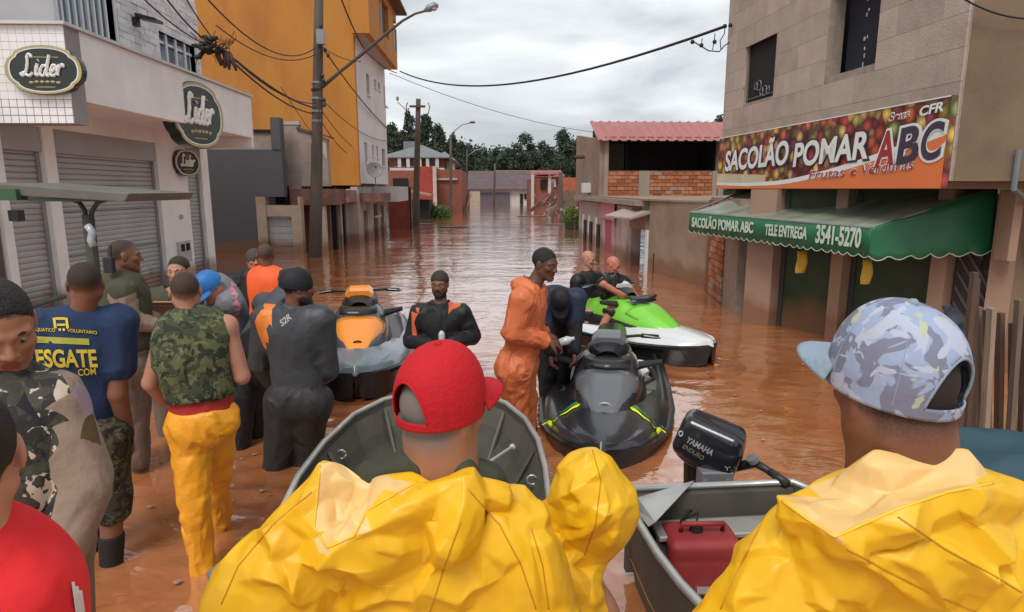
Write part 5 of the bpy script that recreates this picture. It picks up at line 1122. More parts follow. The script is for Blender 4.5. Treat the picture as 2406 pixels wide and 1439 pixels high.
def skin(name, c, shave=None):
    m = bpy.data.materials.new(name); m.use_nodes = True; t = m.node_tree; b = t.nodes['Principled BSDF']; g = _n(t, 'ShaderNodeNewGeometry')
    nz = _n(t, 'ShaderNodeTexNoise'); nz.inputs['Scale'].default_value = 22; nz.inputs['Detail'].default_value = 5; t.links.new(g.outputs['Position'], nz.inputs[0])
    mx = _n(t, 'ShaderNodeMix', data_type='RGBA'); mx.inputs['A'].default_value = (c[0] * .82, c[1] * .78, c[2] * .78, 1); mx.inputs['B'].default_value = (c[0] * 1.15, c[1] * 1.12, c[2] * 1.1, 1)
    t.links.new(nz.outputs[0], mx.inputs[0]); t.links.new(mx.outputs['Result'], b.inputs['Base Color']); b.inputs['Roughness'].default_value = .5; b.inputs['Specular IOR Level'].default_value = .4
    b.inputs['Subsurface Weight'].default_value = .06; b.inputs['Subsurface Radius'].default_value = (.01, .004, .002); b.inputs['Subsurface Scale'].default_value = .5
    n3 = _n(t, 'ShaderNodeTexNoise'); n3.inputs['Scale'].default_value = 180; t.links.new(g.outputs['Position'], n3.inputs[0]); bp = _n(t, 'ShaderNodeBump'); bp.inputs['Strength'].default_value = .25; bp.inputs['Distance'].default_value = .002
    t.links.new(n3.outputs[0], bp.inputs['Height']); t.links.new(bp.outputs[0], b.inputs['Normal']); return m
_hy = {}
def hairy(sk, hm):
    """skin that goes over into short hair where the mesh says hair grows"""
    k = (sk, hm.name)
    if k in _hy: return _hy[k]
    m = SK[sk].copy(); m.name = 'skin_and_hair'; t = m.node_tree; b = t.nodes['Principled BSDF']; src = b.inputs['Base Color'].links[0].from_socket; at = _n(t, 'ShaderNodeAttribute'); at.attribute_name = 'hair'; g = _n(t, 'ShaderNodeNewGeometry')
    nz = _n(t, 'ShaderNodeTexNoise'); nz.inputs['Scale'].default_value = 320; nz.inputs['Detail'].default_value = 3; t.links.new(g.outputs['Position'], nz.inputs[0])
    ad = _n(t, 'ShaderNodeMath', operation='MULTIPLY_ADD'); ad.inputs[1].default_value = .55; t.links.new(nz.outputs[0], ad.inputs[0]); t.links.new(at.outputs['Fac'], ad.inputs[2])
    mr = _n(t, 'ShaderNodeMapRange'); mr.inputs[1].default_value = .32; mr.inputs[2].default_value = .95; mr.inputs[4].default_value = .96; t.links.new(ad.outputs[0], mr.inputs[0])
    sc_ = [n for n in hm.node_tree.nodes if n.type == 'VECT_MATH'][0].inputs[0].default_value
    mx = _n(t, 'ShaderNodeMix', data_type='RGBA'); mx.inputs['B'].default_value = (sc_[0], sc_[1], sc_[2], 1); t.links.new(mr.outputs[0], mx.inputs[0]); t.links.new(src, mx.inputs['A']); t.links.new(mx.outputs['Result'], b.inputs['Base Color'])
    r2 = _n(t, 'ShaderNodeMapRange'); r2.inputs[3].default_value = .5; r2.inputs[4].default_value = .85; t.links.new(mr.outputs[0], r2.inputs[0]); t.links.new(r2.outputs[0], b.inputs['Roughness']); b.inputs['Subsurface Weight'].default_value = 0
    _hy[k] = m; return m
SK = {'light': skin('skin_light', (.44, .22, .145)), 'tan': skin('skin_tan', (.33, .155, .09)), 'brown': skin('skin_brown', (.20, .085, .048)), 'dark': skin('skin_dark', (.115, .050, .033)), 'red': skin('skin_reddened', (.46, .17, .11))}
lipm = {k: skin('lips_' + k, c) for k, c in (('light', (.36, .12, .10)), ('tan', (.26, .085, .07)), ('brown', (.15, .05, .042)), ('dark', (.09, .032, .030)), ('red', (.34, .10, .09)))}
hairb = M('hair_black', (.016, .013, .012), .65, .3, 60, .8, 220); hairbr = M('hair_brown', (.035, .022, .016), .65, .3, 60, .8, 220); hairg = M('hair_grey', (.16, .145, .13), .7, .3, 60, .8, 220); stub = M('stubble', (.05, .032, .026), .8, .35, 90, .5, 300); eyew = M('eye_white', (.24, .21, .20), .35); eyed = M('eye_dark', (.012, .008, .006), .15)
def frame(yaw, pitch=0., roll=0.):
    """columns: right, forward, up; yaw 0 looks down the street, 180 at the camera; pitch positive looks down"""
    a = R(yaw); f_ = Vector((math.sin(a), math.cos(a), 0)); r_ = Vector((math.cos(a), -math.sin(a), 0)); u_ = Vector((0, 0, 1))
    p = R(pitch); f2 = f_ * math.cos(p) - u_ * math.sin(p); u2 = f_ * math.sin(p) + u_ * math.cos(p); q = R(roll); r3 = r_ * math.cos(q) + u2 * math.sin(q); u3 = u2 * math.cos(q) - r_ * math.sin(q)
    return Matrix((r3, f2, u3)).transposed()
def head_prims(c, Fm, s, neck=True, nb=None, nr=1.):
    c = Vector(c); T_ = lambda x, y, z: c + Fm @ Vector((x, y, z)) * s; Fn = np.array(Fm); S = lambda *a: [q * s for q in a]
    pr = [ell(T_(0, -.014, .032), S(.0765, .096, .086), Fn, .02 * s), ell(T_(0, .028, -.025), S(.062, .064, .085), Fn, .03 * s)]
    for sx in (-1, 1):
        pr += [rc(T_(sx * .054, .0, -.052), T_(sx * .018, .066, -.099), .021 * s, .017 * s, .03 * s), ell(T_(sx * .043, .058, -.018), S(.022, .022, .018), Fn, .02 * s), rc(T_(sx * .045, .070, .022), T_(sx * .012, .083, .018), .011 * s, .012 * s, .012 * s)]
    pr += [ell(T_(0, .072, -.097), S(.022, .018, .018), Fn, .02 * s), rc(T_(0, .084, .012), T_(0, .105, -.026), .008 * s, .0125 * s, .010 * s)]
    for sx in (-1, 1): pr += [ell(T_(sx * .013, .096, -.030), S(.009, .010, .008), Fn, .006 * s)]
    for sx in (-1, 1): pr += [ell(T_(sx * .032, .098, .004), S(.019, .018, .012), Fn, .012 * s, True)]
    for sx in (-1, 1): pr += [ell(T_(sx * .031, .0735, .003), S(.0145, .0135, .011), Fn, .004 * s)]
    pr += [rc(T_(-.02, .082, -.056), T_(.02, .082, -.056), .008 * s, .008 * s, .008 * s), rc(T_(-.016, .081, -.069), T_(.016, .081, -.069), .0085 * s, .0085 * s, .006 * s), rc(T_(-.024, .095, -.0625), T_(.024, .095, -.0625), .004 * s, .004 * s, .004 * s, sub=True)]
    for sx in (-1, 1): pr += [ell(T_(sx * .079, -.008, -.004), S(.008, .019, .031), np.array(Fm @ Matrix.Rotation(sx * .28, 3, 'Z')), .008 * s), ell(T_(sx * .088, .0, -.002), S(.005, .009, .017), Fn, .004 * s, True)]
    if nb is not None: pr += [rc(T_(0, -.018, -.055), nb, .056 * s * nr, .062 * s * nr, .025 * s)]
    return pr, T_
def hand_prims(w, d, pn, s, curl=.5, side=1):
    """palm, four unequal bent fingers, a thumb from the side of the palm. d along the hand, pn palm normal"""
    w = Vector(w); d = Vector(d).normalized(); pn = (Vector(pn) - d * Vector(pn).dot(d)).normalized(); x = d.cross(pn) * side
    pr = [rc(w, w + d * .035 * s, .026 * s, .036 * s, .015 * s, flat=(pn, 1.7)), rc(w + d * .035 * s, w + d * .078 * s, .038 * s, .037 * s, .012 * s, flat=(pn, 2.1))]
    for i, (o, L, r_) in enumerate(((-.030, .068, .0092), (-.010, .078, .0096), (.010, .073, .0094), (.028, .058, .0082))):
        b_ = w + d * (.085 - .004 * abs(i - 1)) * s + x * o * s; a = curl * (.8 + .12 * i); dirs = [a * .6, a * 1.5, a * 2.2]; q = b_ - d * .02 * s; p_ = b_
        for k, t_ in enumerate(dirs):
            v = d * math.cos(t_) + pn * math.sin(t_); n_ = p_ + v * L * s * (.45, .32, .23)[k]; pr.append(rc(p_, n_, r_ * s * (1.05, .95, .88)[k], r_ * s * (.95, .88, .75)[k], .004 * s)); p_ = n_
    t0 = w + d * .025 * s - x * .028 * s; t1 = t0 + (d * .6 - x * .65 + pn * .35).normalized() * .042 * s; t2 = t1 + (d * .85 - x * .15 + pn * .5 * (1 + curl)).normalized() * .034 * s
    pr += [rc(t0, t1, .014 * s, .0115 * s, .008 * s), rc(t1, t2, .011 * s, .009 * s, .004 * s)]
    return pr
def skel(y, head, neck, pel, face, s=1.0, over=None, headrot=(None, 0, 0), ny=0., py_=0., legs=None, sh=.172):
    """joints from places on the photograph at distance y; what is not given follows a standing figure"""
    Fb = frame(face); r_, f_ = Fb.col[0], Fb.col[1]; J = {}
    J['head'] = Py(head[0], head[1], y + (head[2] if len(head) > 2 else 0)); J['neck'] = Py(neck[0], neck[1], y + (neck[2] if len(neck) > 2 else 0)); J['pel'] = Py(pel[0], pel[1], y + (pel[2] if len(pel) > 2 else 0))
    up = (J['neck'] - J['pel']).normalized()
    for q, sg_ in (('l', -1), ('r', 1)):
        J['s' + q] = J['neck'] + r_ * sg_ * sh * s - up * .055 * s; J['e' + q] = J['s' + q] + Vector((0, 0, -.29 * s)) + r_ * sg_ * .04 * s; J['w' + q] = J['e' + q] + Vector((0, 0, -.22 * s)) + f_ * .12 * s
        J['h' + q] = J['pel'] + r_ * sg_ * .085 * s - up * .03 * s; J['k' + q] = J['h' + q] + Vector((0, 0, -.42 * s)) + f_ * .03; J['a' + q] = J['k' + q] + Vector((0, 0, -.42 * s)) - f_ * .02
    for k, v in (over or {}).items(): J[k] = Py(v[0], v[1], y + (v[2] if len(v) > 2 else 0)) if not isinstance(v, Vector) else v
    J['Fb'] = Fb; J['Fh'] = frame(face if headrot[0] is None else headrot[0], headrot[1], headrot[2]); J['s'] = s; J['up'] = up; J['y'] = y
    return J
def groups(J, bulk=1.0, sleeve=1.0, leg=1.0, belly=0.0):
    s = J['s']; Fb = J['Fb']; r_, f_ = Fb.col[0], Fb.col[1]; up = J['up']; n, p = J['neck'], J['pel']; ff = (f_ - up * f_.dot(up)).normalized(); rr = up.cross(ff) * -1
    ch = n.lerp(p, .36); ab = n.lerp(p, .70); Fn = np.array(Matrix((r_, ff, up)).transposed()); g = {}
    g['torso'] = [ell(n.lerp(p, .30), (.158 * s * bulk, .108 * s * bulk, .20 * s), Fn, .03), ell(ab + ff * .012 * s, (.138 * s * bulk + belly, .102 * s * bulk + belly, .20 * s), Fn, .05), ell(p - up * .01, (.152 * s * bulk, .110 * s * bulk, .12 * s), Fn, .04)]
    g['chest'] = list(g['torso']) + [rc(n - up * .05 * s, n.lerp(J['s' + q], .62) - up * .02 * s, .05 * s, .05 * s, .04) for q in 'lr']
    g['pelvis'] = [g['torso'][2]]
    for q in 'lr': g['torso'] += [rc(n - up * .045 * s, J['s' + q], .052 * s, .054 * s, .04), rc(J['s' + q], J['s' + q].lerp(ch, .5), .056 * s * bulk, .085 * s * bulk, .03)]
    for q in 'lr':
        g['arm' + q] = [rc(J['s' + q], J['e' + q], .056 * s * sleeve, .043 * s * sleeve, .025), rc(J['e' + q], J['w' + q], .043 * s * sleeve, .031 * s * sleeve, .012)]
        g['up' + q] = [rc(J['s' + q], J['s' + q].lerp(J['e' + q], .60), .058 * s * sleeve, .055 * s * sleeve, .025)]
        g['leg' + q] = [rc(J['h' + q], J['k' + q], .084 * s * leg, .058 * s * leg, .03), rc(J['k' + q], J['a' + q], .056 * s * leg, .040 * s * leg, .015), rc(p, J['h' + q], .095 * s, .086 * s * leg, .03)]
        g['thigh' + q] = [g['leg' + q][0], g['leg' + q][2], rc(J['k' + q], J['k' + q].lerp(J['a' + q], .12), .062 * s * leg, .060 * s * leg, .02)]
    return g
def make_person(label, J, sk='tan', wear=(), hair=None, step=.012, hstep=.005, hands='lr', curl=.6, beard=None, group=None, eyes=True, pn=None, hd=None, bulk=1.0, legs=True, hair_line=.0, brow=True, headneck=True, forearm=True, facial=True, fade=None, nr=1., shell=True, stubble=None, hs=.88, nape=0.):
    if hs != 1: J = dict(J); J['hs'] = J['s'] * hs
    s = J['s']; root = thing('person', label, 'person', (J['pel'].x, J['pel'].y, -.5), group); g = groups(J, bulk)
    hp, T_ = head_prims(J['head'], J['Fh'], J['hs'] if 'hs' in J else s, nb=J['neck'] - J['up'] * .03, nr=nr)
    body = hp + [q for k_ in ('torso', 'arml', 'armr') for q in g[k_]] + ([q for k_ in ('legl', 'legr') for q in g[k_]] if legs else [])
    for q in hands:
        d = (J['w' + q] - J['e' + q]).normalized() if not (hd and q in hd) else Vector(hd[q]); n_ = Vector(pn[q]) if pn and q in pn else J['Fb'].col[0] * (1 if q == 'l' else -1)
        body += hand_prims(J['w' + q], d, n_, s * 1.02, curl, 1 if q == 'r' else -1)
    s = J.get('hs', s); hc = np.array(J['head']); fine = (hc - np.array([.12, .13, .15]) * s, hc + np.array([.12, .13, .14]) * s, hstep)
    Fn0 = np.array(J['Fh'])
    def lip(cen, nn): return (np.linalg.norm((cen - np.array(T_(0, .088, -.0625))) / np.array([.020 * s, .020 * s, .013 * s]), axis=1) < 1).astype(int)
    def growth(V):
        q = (V - np.array(J['head'])) @ Fn0 / s; x, y_, z_ = q[:, 0], q[:, 1], q[:, 2]; nz_ = pnoise(V * 45) * .010 + pnoise(V * 110) * .004
        line = np.interp(y_, [-.12, -.06, -.012, .012, .03, .075], [-.050 - nape, -.046 - nape, -.002, .012, .030, .062 + hair_line]); d = z_ - line + nz_; near_ = (np.abs(x) < .10) & (z_ > -.08 - nape) & (z_ < .14) & ~((np.abs(x) > .0735) & (np.abs(y_ + .005) < .024) & (z_ < .03))
        A_ = np.where(near_, np.clip(d / (.085 if fade else .022), 0, 1) if hair else 0, 0)
        if beard or stubble: A_ = np.maximum(A_, np.where((np.abs(x) < .085) & (y_ > -.005) & (z_ > -.125), np.clip((-.046 + nz_ - z_) / .03, 0, 1) * .75 * (np.linalg.norm(q - np.array([0, .09, -.0625]), axis=1) > .018), 0))
        return A_
    b = body_mesh('body', body, step, [hairy(sk, hair or hairb), lipm[sk]], root, fine=fine, paint=lip, rel=1, attr=growth)
    Fn = np.array(J['Fh'])
    if eyes:
        for sx in (-1, 1):
            e = MB(); e.ball(T_(sx * .031, .0760, .003), .0117 * s, 10, 8); e_ = e.build('eye', eyew, root, smooth=True)
            MB().ball(T_(sx * .0305, .0828, .0030), .0062 * s, 8, 6).build('iris', eyed, e_, smooth=True)
            if brow: MB().tube([T_(sx * .014, .090, .022), T_(sx * .032, .086, .027), T_(sx * .050, .073, .021)], [.003 * s, .0045 * s, .002 * s], 6).build('eyebrow', hair or hairb, root, smooth=True)
    if False:
        body_mesh('shaved_hair', [ell(T_(0, -.016, .033), [.0765 * s, .098 * s, .087 * s], Fn, 0)], .0055, fade, root, infl=.0008 * s, cuts=[(T_(0, .02, .012), J['Fh'] @ Vector((0, .75, -.65))), (T_(0, -.09, -.050), J['Fh'] @ Vector((0, -.1, -1))), (T_(0, .045, 0), J['Fh'] @ Vector((0, 1, 0)))], amp=.0004, sc=60, stretch=(1, 1, 1))
    if hair and shell and not fade:
        ln = hair_line; low = T_(0, -.09, -.045); pr = [ell(T_(0, -.016, .033), [.0765 * s, .098 * s, .087 * s], Fn, 0)]
        F_ = J['Fh']; cuts = [(T_(0, .058 + ln, .055), F_ @ Vector((0, 1, .12 - .55))), (T_(0, .02, .012), F_ @ Vector((0, .75, -.65))), (T_(0, -.09, -.01), F_ @ Vector((0, -.15, -1)))]
        body_mesh('hair', pr, .0055, hair, root, infl=.0022 * s, cuts=cuts, amp=.0012, sc=40, stretch=(1, 1, 1))
    if beard:
        F_ = J['Fh']; pr = [q for q in head_prims(J['head'], F_, s)[0] if not q.sub][1:12]
        cuts = [(T_(0, .0, -.046), F_ @ Vector((0, .28, .96))), (T_(0, .012, 0), F_ @ Vector((0, -1, .15)))]
        pr += [rc(T_(-.022, .098, -.064), T_(.022, .098, -.064), .011 * s, .011 * s, .003, sub=True)]
        body_mesh('beard', pr, .0055, beard, root, infl=.0045 * s, cuts=cuts, amp=.001, sc=50, stretch=(1, 1, 1))
        MB().tube([T_(-.024, .090, -.052), T_(0, .099, -.046), T_(.024, .090, -.052)], .005 * s, 6).build('moustache', beard, root, smooth=True)
    for w_ in wear: w_(root, J, T_)
    return root
def garment(name, parts, mat, infl=.018, step=.011, amp=.006, sc=9., bulk=1.05, sleeve=1.1, leg=1.15, hem=None, neckcut=True, cuff=.94, paint=None, extra=None, stretch=(1, 1, .55), belly=0., cuts=(), collar=0., post=None, rel=1, grow=0, fc=(.045, .0035, .6)):
    """a garment: body parts grown outwards, trimmed at hem, cuffs and neck"""
    def f(root, J, T_):
        K = dict(J)
        for q in 'lr': K['w' + q] = J['e' + q].lerp(J['w' + q], cuff)
        g = groups(K, bulk, sleeve, leg, belly); pr = [q for k_ in parts for q in g[k_]]
        if extra: pr += extra(J)
        if 'legl' in parts or 'thighl' in parts: pr += g['pelvis']
        cs = list(cuts)
        if hem is not None: cs.append((hem(J) if callable(hem) else hem, -J['up'] if 'legl' not in parts and 'thighl' not in parts else J['up']))
        if collar: n_ = J['neck']; pr += [rc(n_ - J['up'] * .03, n_ + (J['head'] - n_).normalized() * collar, .068 * J['s'], .066 * J['s'], .03), rc(n_ + (J['head'] - n_).normalized() * (collar + .03), n_ + (J['head'] - n_).normalized() * (collar + .12), .066 * J['s'] + infl, .072 * J['s'] + infl, .008, sub=True)]
        body_mesh(name, pr, step, mat, root, fac=(fc if not grow else None), dr=(dict(grow=grow, iters=90, lo=-.012, hi=.016, smooth=.07) if grow else None), infl=infl, cuts=cs, amp=amp, sc=sc, seed=J['head'].x * 3, paint=paint(J) if paint else None, stretch=stretch, post=post, rel=rel)
    return f
def shirt(mat, **k): return garment('jacket', ('torso', 'arml', 'armr'), mat, **k)
def trousers(mat, **k): k.setdefault('hem', lambda J: J['pel'] + J['up'] * .13); return garment('trousers', ('legl', 'legr'), mat, **k)
def cap_on(mat, yaw=None, brim=True, brim_mat=None, lift=0.0, pitch=-6, big=1.0, name='cap', back=False, strap=False, drop=.085, hgt=1.0):
    """baseball cap: six-panel dome, curved brim, button, optional rear opening"""
    def f(root, J, T_):
        s = J.get('hs', J['s']) * big; Fh = J['Fh'] if yaw is None else frame(yaw, 0); Fh = Fh @ Matrix.Rotation(R(pitch), 3, 'X'); c = Vector(J['head']) + J['Fh'] @ Vector((0, -.012, .042 + lift)) * s
        a, b_, h = .089 * s, .107 * s, .088 * s * hgt; n, m, lo_ = 120, 26, 8; rings = []
        for j in range(-lo_, m + 1):
            v = j / m; ph = max(v, 0) * math.pi / 2; row = []
            for i in range(n):
                th = 2 * math.pi * i / n; v = j / m
                if back:
                    bk_ = ((th - 1.5 * math.pi + math.pi) % (2 * math.pi)) - math.pi; v0 = -lo_ * .55 / m; e_ = math.hypot(bk_ / .62, (v - v0) / .52)
                    if v > v0 and .86 < e_ < 1.14: th += bk_ / e_ - bk_; v = v0 + (v - v0) / e_
                ph = max(v, 0) * math.pi / 2; rr = math.cos(ph) ** .82; zz = math.sin(ph) ** 1.05; seam = 1 - .012 * math.exp(-((math.sin(3 * th + math.pi / 2)) / .10) ** 2)
                low = -.022 * (1 - max(v, 0)) ** 2 * s + min(v, 0) * drop * s; rr *= 1 + .10 * min(v, 0)
                q = Vector((a * rr * math.cos(th) * seam, b_ * rr * math.sin(th) * seam, h * zz * (1 + .03 * math.cos(th - 1.57)) + low)); row.append(c + Fh @ q)
            rings.append(row)
        d = MB(); base = 0; d.v = [p for r_ in rings for p in r_]
        for j in range(m + lo_):
            for i in range(n):
                th = (i + .5) / n * 2 * math.pi; bk = abs(((th - 1.5 * math.pi + math.pi) % (2 * math.pi)) - math.pi)
                if back and j >= lo_ * .45 and math.hypot(bk / .62, ((j + .5 - lo_) / m + lo_ * .55 / m) / .52) < 1: continue
                A_ = j * n + i; B_ = j * n + (i + 1) % n; d.f.append((A_, B_, B_ + n, A_ + n))
        capp = lambda th, v: c + Fh @ Vector((a * math.cos(max(v, 0) * math.pi / 2) ** .82 * (1 + .10 * min(v, 0)) * math.cos(th) * 1.012, b_ * math.cos(max(v, 0) * math.pi / 2) ** .82 * (1 + .10 * min(v, 0)) * math.sin(th) * 1.012, h * math.sin(max(v, 0) * math.pi / 2) ** 1.05 * (1 + .03 * math.cos(th - 1.57)) * 1.006 - .022 * (1 - max(v, 0)) ** 2 * s + min(v, 0) * drop * s))
        o = d.build(name, mat, root, smooth=True); sm = o.modifiers.new('t', 'SOLIDIFY'); sm.thickness = .003; sm.offset = 1
        MB().ball(c + Fh @ Vector((0, 0, h * 1.02)), .009 * s, 8, 6).build('cap_button', brim_mat or mat, o, smooth=True)
        if back:
            v0 = -lo_ * .55 / m; MB().tube([capp(1.5 * math.pi + .62 * math.cos(t_), v0 + .52 * math.sin(t_)) for t_ in [k * math.pi / 24 for k in range(25)]], .0028, 6).build('opening_trim', brim_mat or mat, o, smooth=True)
            for k in range(5): MB().ball(capp(1.5 * math.pi - .3 + .12 * k, -.24), .0022, 6, 4).build('stud', brim_mat or mat, o)
            for k in range(6):
                th = math.pi / 2 + k * math.pi / 3; 
                if k != 3: MB().tube([capp(th, v_) for v_ in [i * .048 - .25 for i in range(26)]], .0016, 5).build('seam', brim_mat or mat, o, smooth=True)
        if brim:
            rows = []
            for j in range(9):
                v = j / 8; row = []
                for i in range(21):
                    u = -1 + 2 * i / 20; th = math.pi / 2 - u * .98; e = Vector((a * math.cos(th) * .99, b_ * math.sin(th) * .99, -.018 * s)); ext = (.072 * s) * v * (1 - .9 * abs(u) ** 3.2) ; q = e + Vector((u * .012 * v, ext, -.022 * s * u * u * v - .010 * s * v - .006 * v * v)); row.append(c + Fh @ q)
                rows.append(row)
            bo = MB().loft(rows, closed=False, cap=False).build('brim', brim_mat or mat, o, smooth=True); sm = bo.modifiers.new('t', 'SOLIDIFY'); sm.thickness = .004
    return f
def knit(mat, name='beanie', z=.0):
    def f(root, J, T_):
        F_ = J['Fh']; s = J.get('hs', J['s']); body_mesh(name, [ell(T_(0, -.018, .035), [.080 * s, .100 * s, .090 * s], np.array(F_), 0)], .0055, mat, root, infl=.006, cuts=[(T_(0, .03, .035 + z), F_ @ Vector((0, .35, -.93)))], amp=.001, sc=30)
    return f
# ------------------------------------------------------------------ clothes
mk = lambda n, c, r=.75, b=.25, **k: M(n, c, r, k.pop('var', .1), k.pop('scale', 6), b, k.pop('bscale', 45), **k)
c_navy = mk('cotton_navy', (.014, .032, .085), .85); c_black = mk('cloth_black', (.012, .012, .014), .6); c_beige = mk('uniform_beige', (.27, .195, .145), .85, .35); c_olive = mk('vest_olive', (.06, .055, .032), .85, .4)
c_orange = mk('suit_orange', (.56, .135, .045), .5, .4, spec=.5); c_wet = mk('wetsuit_grey', (.052, .056, .062), .5, .25, dirt=(.035, .035, .037)); c_wetl = mk('wetsuit_low', (.026, .024, .024), .6, .25); c_wor = mk('panel_orange', (.72, .20, .03), .5)
c_yel = mk('trousers_yellow', (.78, .32, .012), .45, .35, spec=.5); c_red = mk('shirt_red', (.66, .018, .022), .85, .2); c_life = mk('life_vest_orange', (.85, .11, .02), .6); c_grey = mk('jacket_grey', (.16, .165, .175), .6); c_blue = mk('cap_blue', (.02, .15, .42), .5)
c_brown = mk('trousers_brown', (.15, .10, .075), .85, .35); c_pink = mk('strap_pink', (.6, .2, .24), .6); c_capblk = mk('cap_black', (.010, .010, .014), .7); c_tank = mk('tank_red', (.34, .02, .02), .8); c_dkgrey = mk('quilt_grey', (.062, .064, .074), .7); c_whi = mk('print_white', (.55, .55, .55), .6); c_navy2 = mk('jacket_navy', (.012, .022, .05), .6)
c_skinbk = mk('sock_black', (.014, .011, .010), .8)
cam_g = camo('camo_green', [(.055, .062, .035), (.11, .12, .055), (.028, .036, .022), (.16, .15, .08)], 9, .85, .5, dist=1.8, th=(.50, .55, .62))
cam_d = camo('camo_dark', [(.04, .037, .026), (.075, .072, .04), (.02, .018, .014), (.13, .115, .075)], 12, .85, .4, th=(.50, .54, .64))
cam_l = camo('camo_vest', [(.055, .05, .04), (.028, .026, .024), (.06, .062, .045), (.50, .42, .33)], 13, .7, .35, th=(.50, .58, .60))
cam_s = camo('camo_shirt', [(.03, .03, .026), (.012, .012, .012), (.22, .22, .19)], 12, .8, .3, th=(.48, .62))
def lowcut(z): return [(Vector((0, 0, z)), Vector((0, 0, -1)))]
# 1 orange suit
J = skel(4.75, (1281, 621), (1246, 678), (1216, 850), 108, 1.12, dict(er=(1203, 782, -.20), wr=(1284, 803, -.12), el=(1240, 765, .25), wl=(1278, 783, .12), kr=(1210, 940, -.06), ar=(1222, 1080, -.05), kl=(1232, 940, .12), al=(1240, 1075, .12)), (128, 12, 0), sh=.17)
def hoodlump(J): 
    n = J['neck'] - J['Fb'].col[1] * .06; return [ell(n + Vector((0, 0, .02)), (.075, .10, .045), None, .03)]
make_person('man in a bright orange rubber suit standing by the dark jet ski with hands together', J, 'dark', [trousers(c_orange, fc=(.035, .008, .85), amp=.007, sc=13, leg=1.16, infl=.022), shirt(c_orange, fc=(.04, .007, .85), amp=.006, sc=10, sleeve=1.16, infl=.022, bulk=1.0, cuff=.9, hem=lambda J: J['pel'] - J['up'] * .10, extra=hoodlump, collar=.045)], hair=hairb, curl=.9, pn={'r': (0, .3, -1), 'l': (0, -.3, -1)})
hb = J['wr'] + Vector((.10, 0, -.01)); bt = MB(); bt.tube([hb, hb + Vector((.06, 0, .02)), hb + Vector((.09, 0, .03)), hb + Vector((.11, 0, .035))], [.03, .032, .014, .012], 10); tag(bt.build('plastic_bottle', M('clear_bottle', (.45, .48, .5), .15, .2, spec=.8), smooth=True, loc=tuple(hb)), 'crumpled clear plastic bottle in the hands of the man in orange', 'bottle')
# 2 bearded man in black jacket
J = skel(6.1, (1033, 668), (1036, 722), (1036, 858), 184, 1.14, dict(er=(966, 800), wr=(1012, 812, -.25), el=(1112, 790), wl=(1060, 806, -.22)), (190, 6, 0), sh=.178)
def p12paint(J):
    def f(c, n): return np.where(poly_mask(c, [(1046, 745), (1062, 690), (1080, 722), (1062, 735)]) | poly_mask(c, [(965, 775), (970, 732), (984, 722), (980, 770), (975, 790)]), 1, 0)
    return f
make_person('bearded man in a black jacket with orange collar standing in the flood facing the camera', J, 'brown', [trousers(c_black), shirt([c_black, mk('lapel_orange', (.62, .12, .04))], amp=.008, sc=9, sleeve=1.16, bulk=1.0, infl=.022, paint=p12paint, collar=.06), knit(mk('beanie_brown', (.035, .026, .022)), 'cap'), ], hair=hairb, beard=hairb, curl=.9)
c = Py(1038, 795, 5.8); tag(MB().tube([c - Vector((0, 0, .12)), c + Vector((0, 0, .04)), c + Vector((0, 0, .07))], [.03, .032, .015], 10).build('water_bottle', M('clear_bottle', (.45, .48, .5)), smooth=True, loc=tuple(c)), 'pale bottle held before the chest of the bearded man', 'bottle')

# 3 wetsuit man with orange shoulder panel
J = skel(4.25, (700, 676), (688, 728), (700, 935), 4, 1.12, dict(er=(768, 868, .05), wr=(735, 900, .22), el=(612, 850, .1), wl=(640, 900, .28), kr=(722, 1040, .05), ar=(712, 1180, .05), kl=(655, 1050, -.02), al=(640, 1190, -.02)), (62, 4, 0), sh=.162)
def p11paint(J):
    def f(c, n): return np.where((poly_mask(c, [(652, 706), (640, 730), (636, 770), (625, 822), (612, 800), (600, 765), (602, 735), (622, 714)]) & (n[:, 1] < .35)), 1, 0)
    return f
pr11 = make_person('man in dark grey wetsuit with orange shoulder panel and black cap, from behind', J, 'brown', [garment('trousers', ('legl', 'legr'), c_wetl, amp=.008, sc=9, leg=1.16, infl=.026, hem=lambda J: J['pel'] + J['up'] * .10, cuts=[(Vector((0, 0, Py(700, 1100, 4.25).z)), Vector((0, 0, -1)))]), shirt([c_wet, c_wor], fc=(.04, .004, .7), amp=.005, sc=7, sleeve=1.16, bulk=1.0, infl=.024, paint=p11paint, hem=lambda J: J['pel'] - J['up'] * .06, collar=.05), cap_on(c_capblk, brim=False, big=1.02)], hair=hairb, beard=stub)
me = text_mesh('S2R', .052, c_whi, .001, .0015, .35); place_text('chest_logo', me, pr11, Py(662, 768, 3.925), Py(690, 745, 3.925) - Py(662, 768, 3.925), (0, 0, 1))
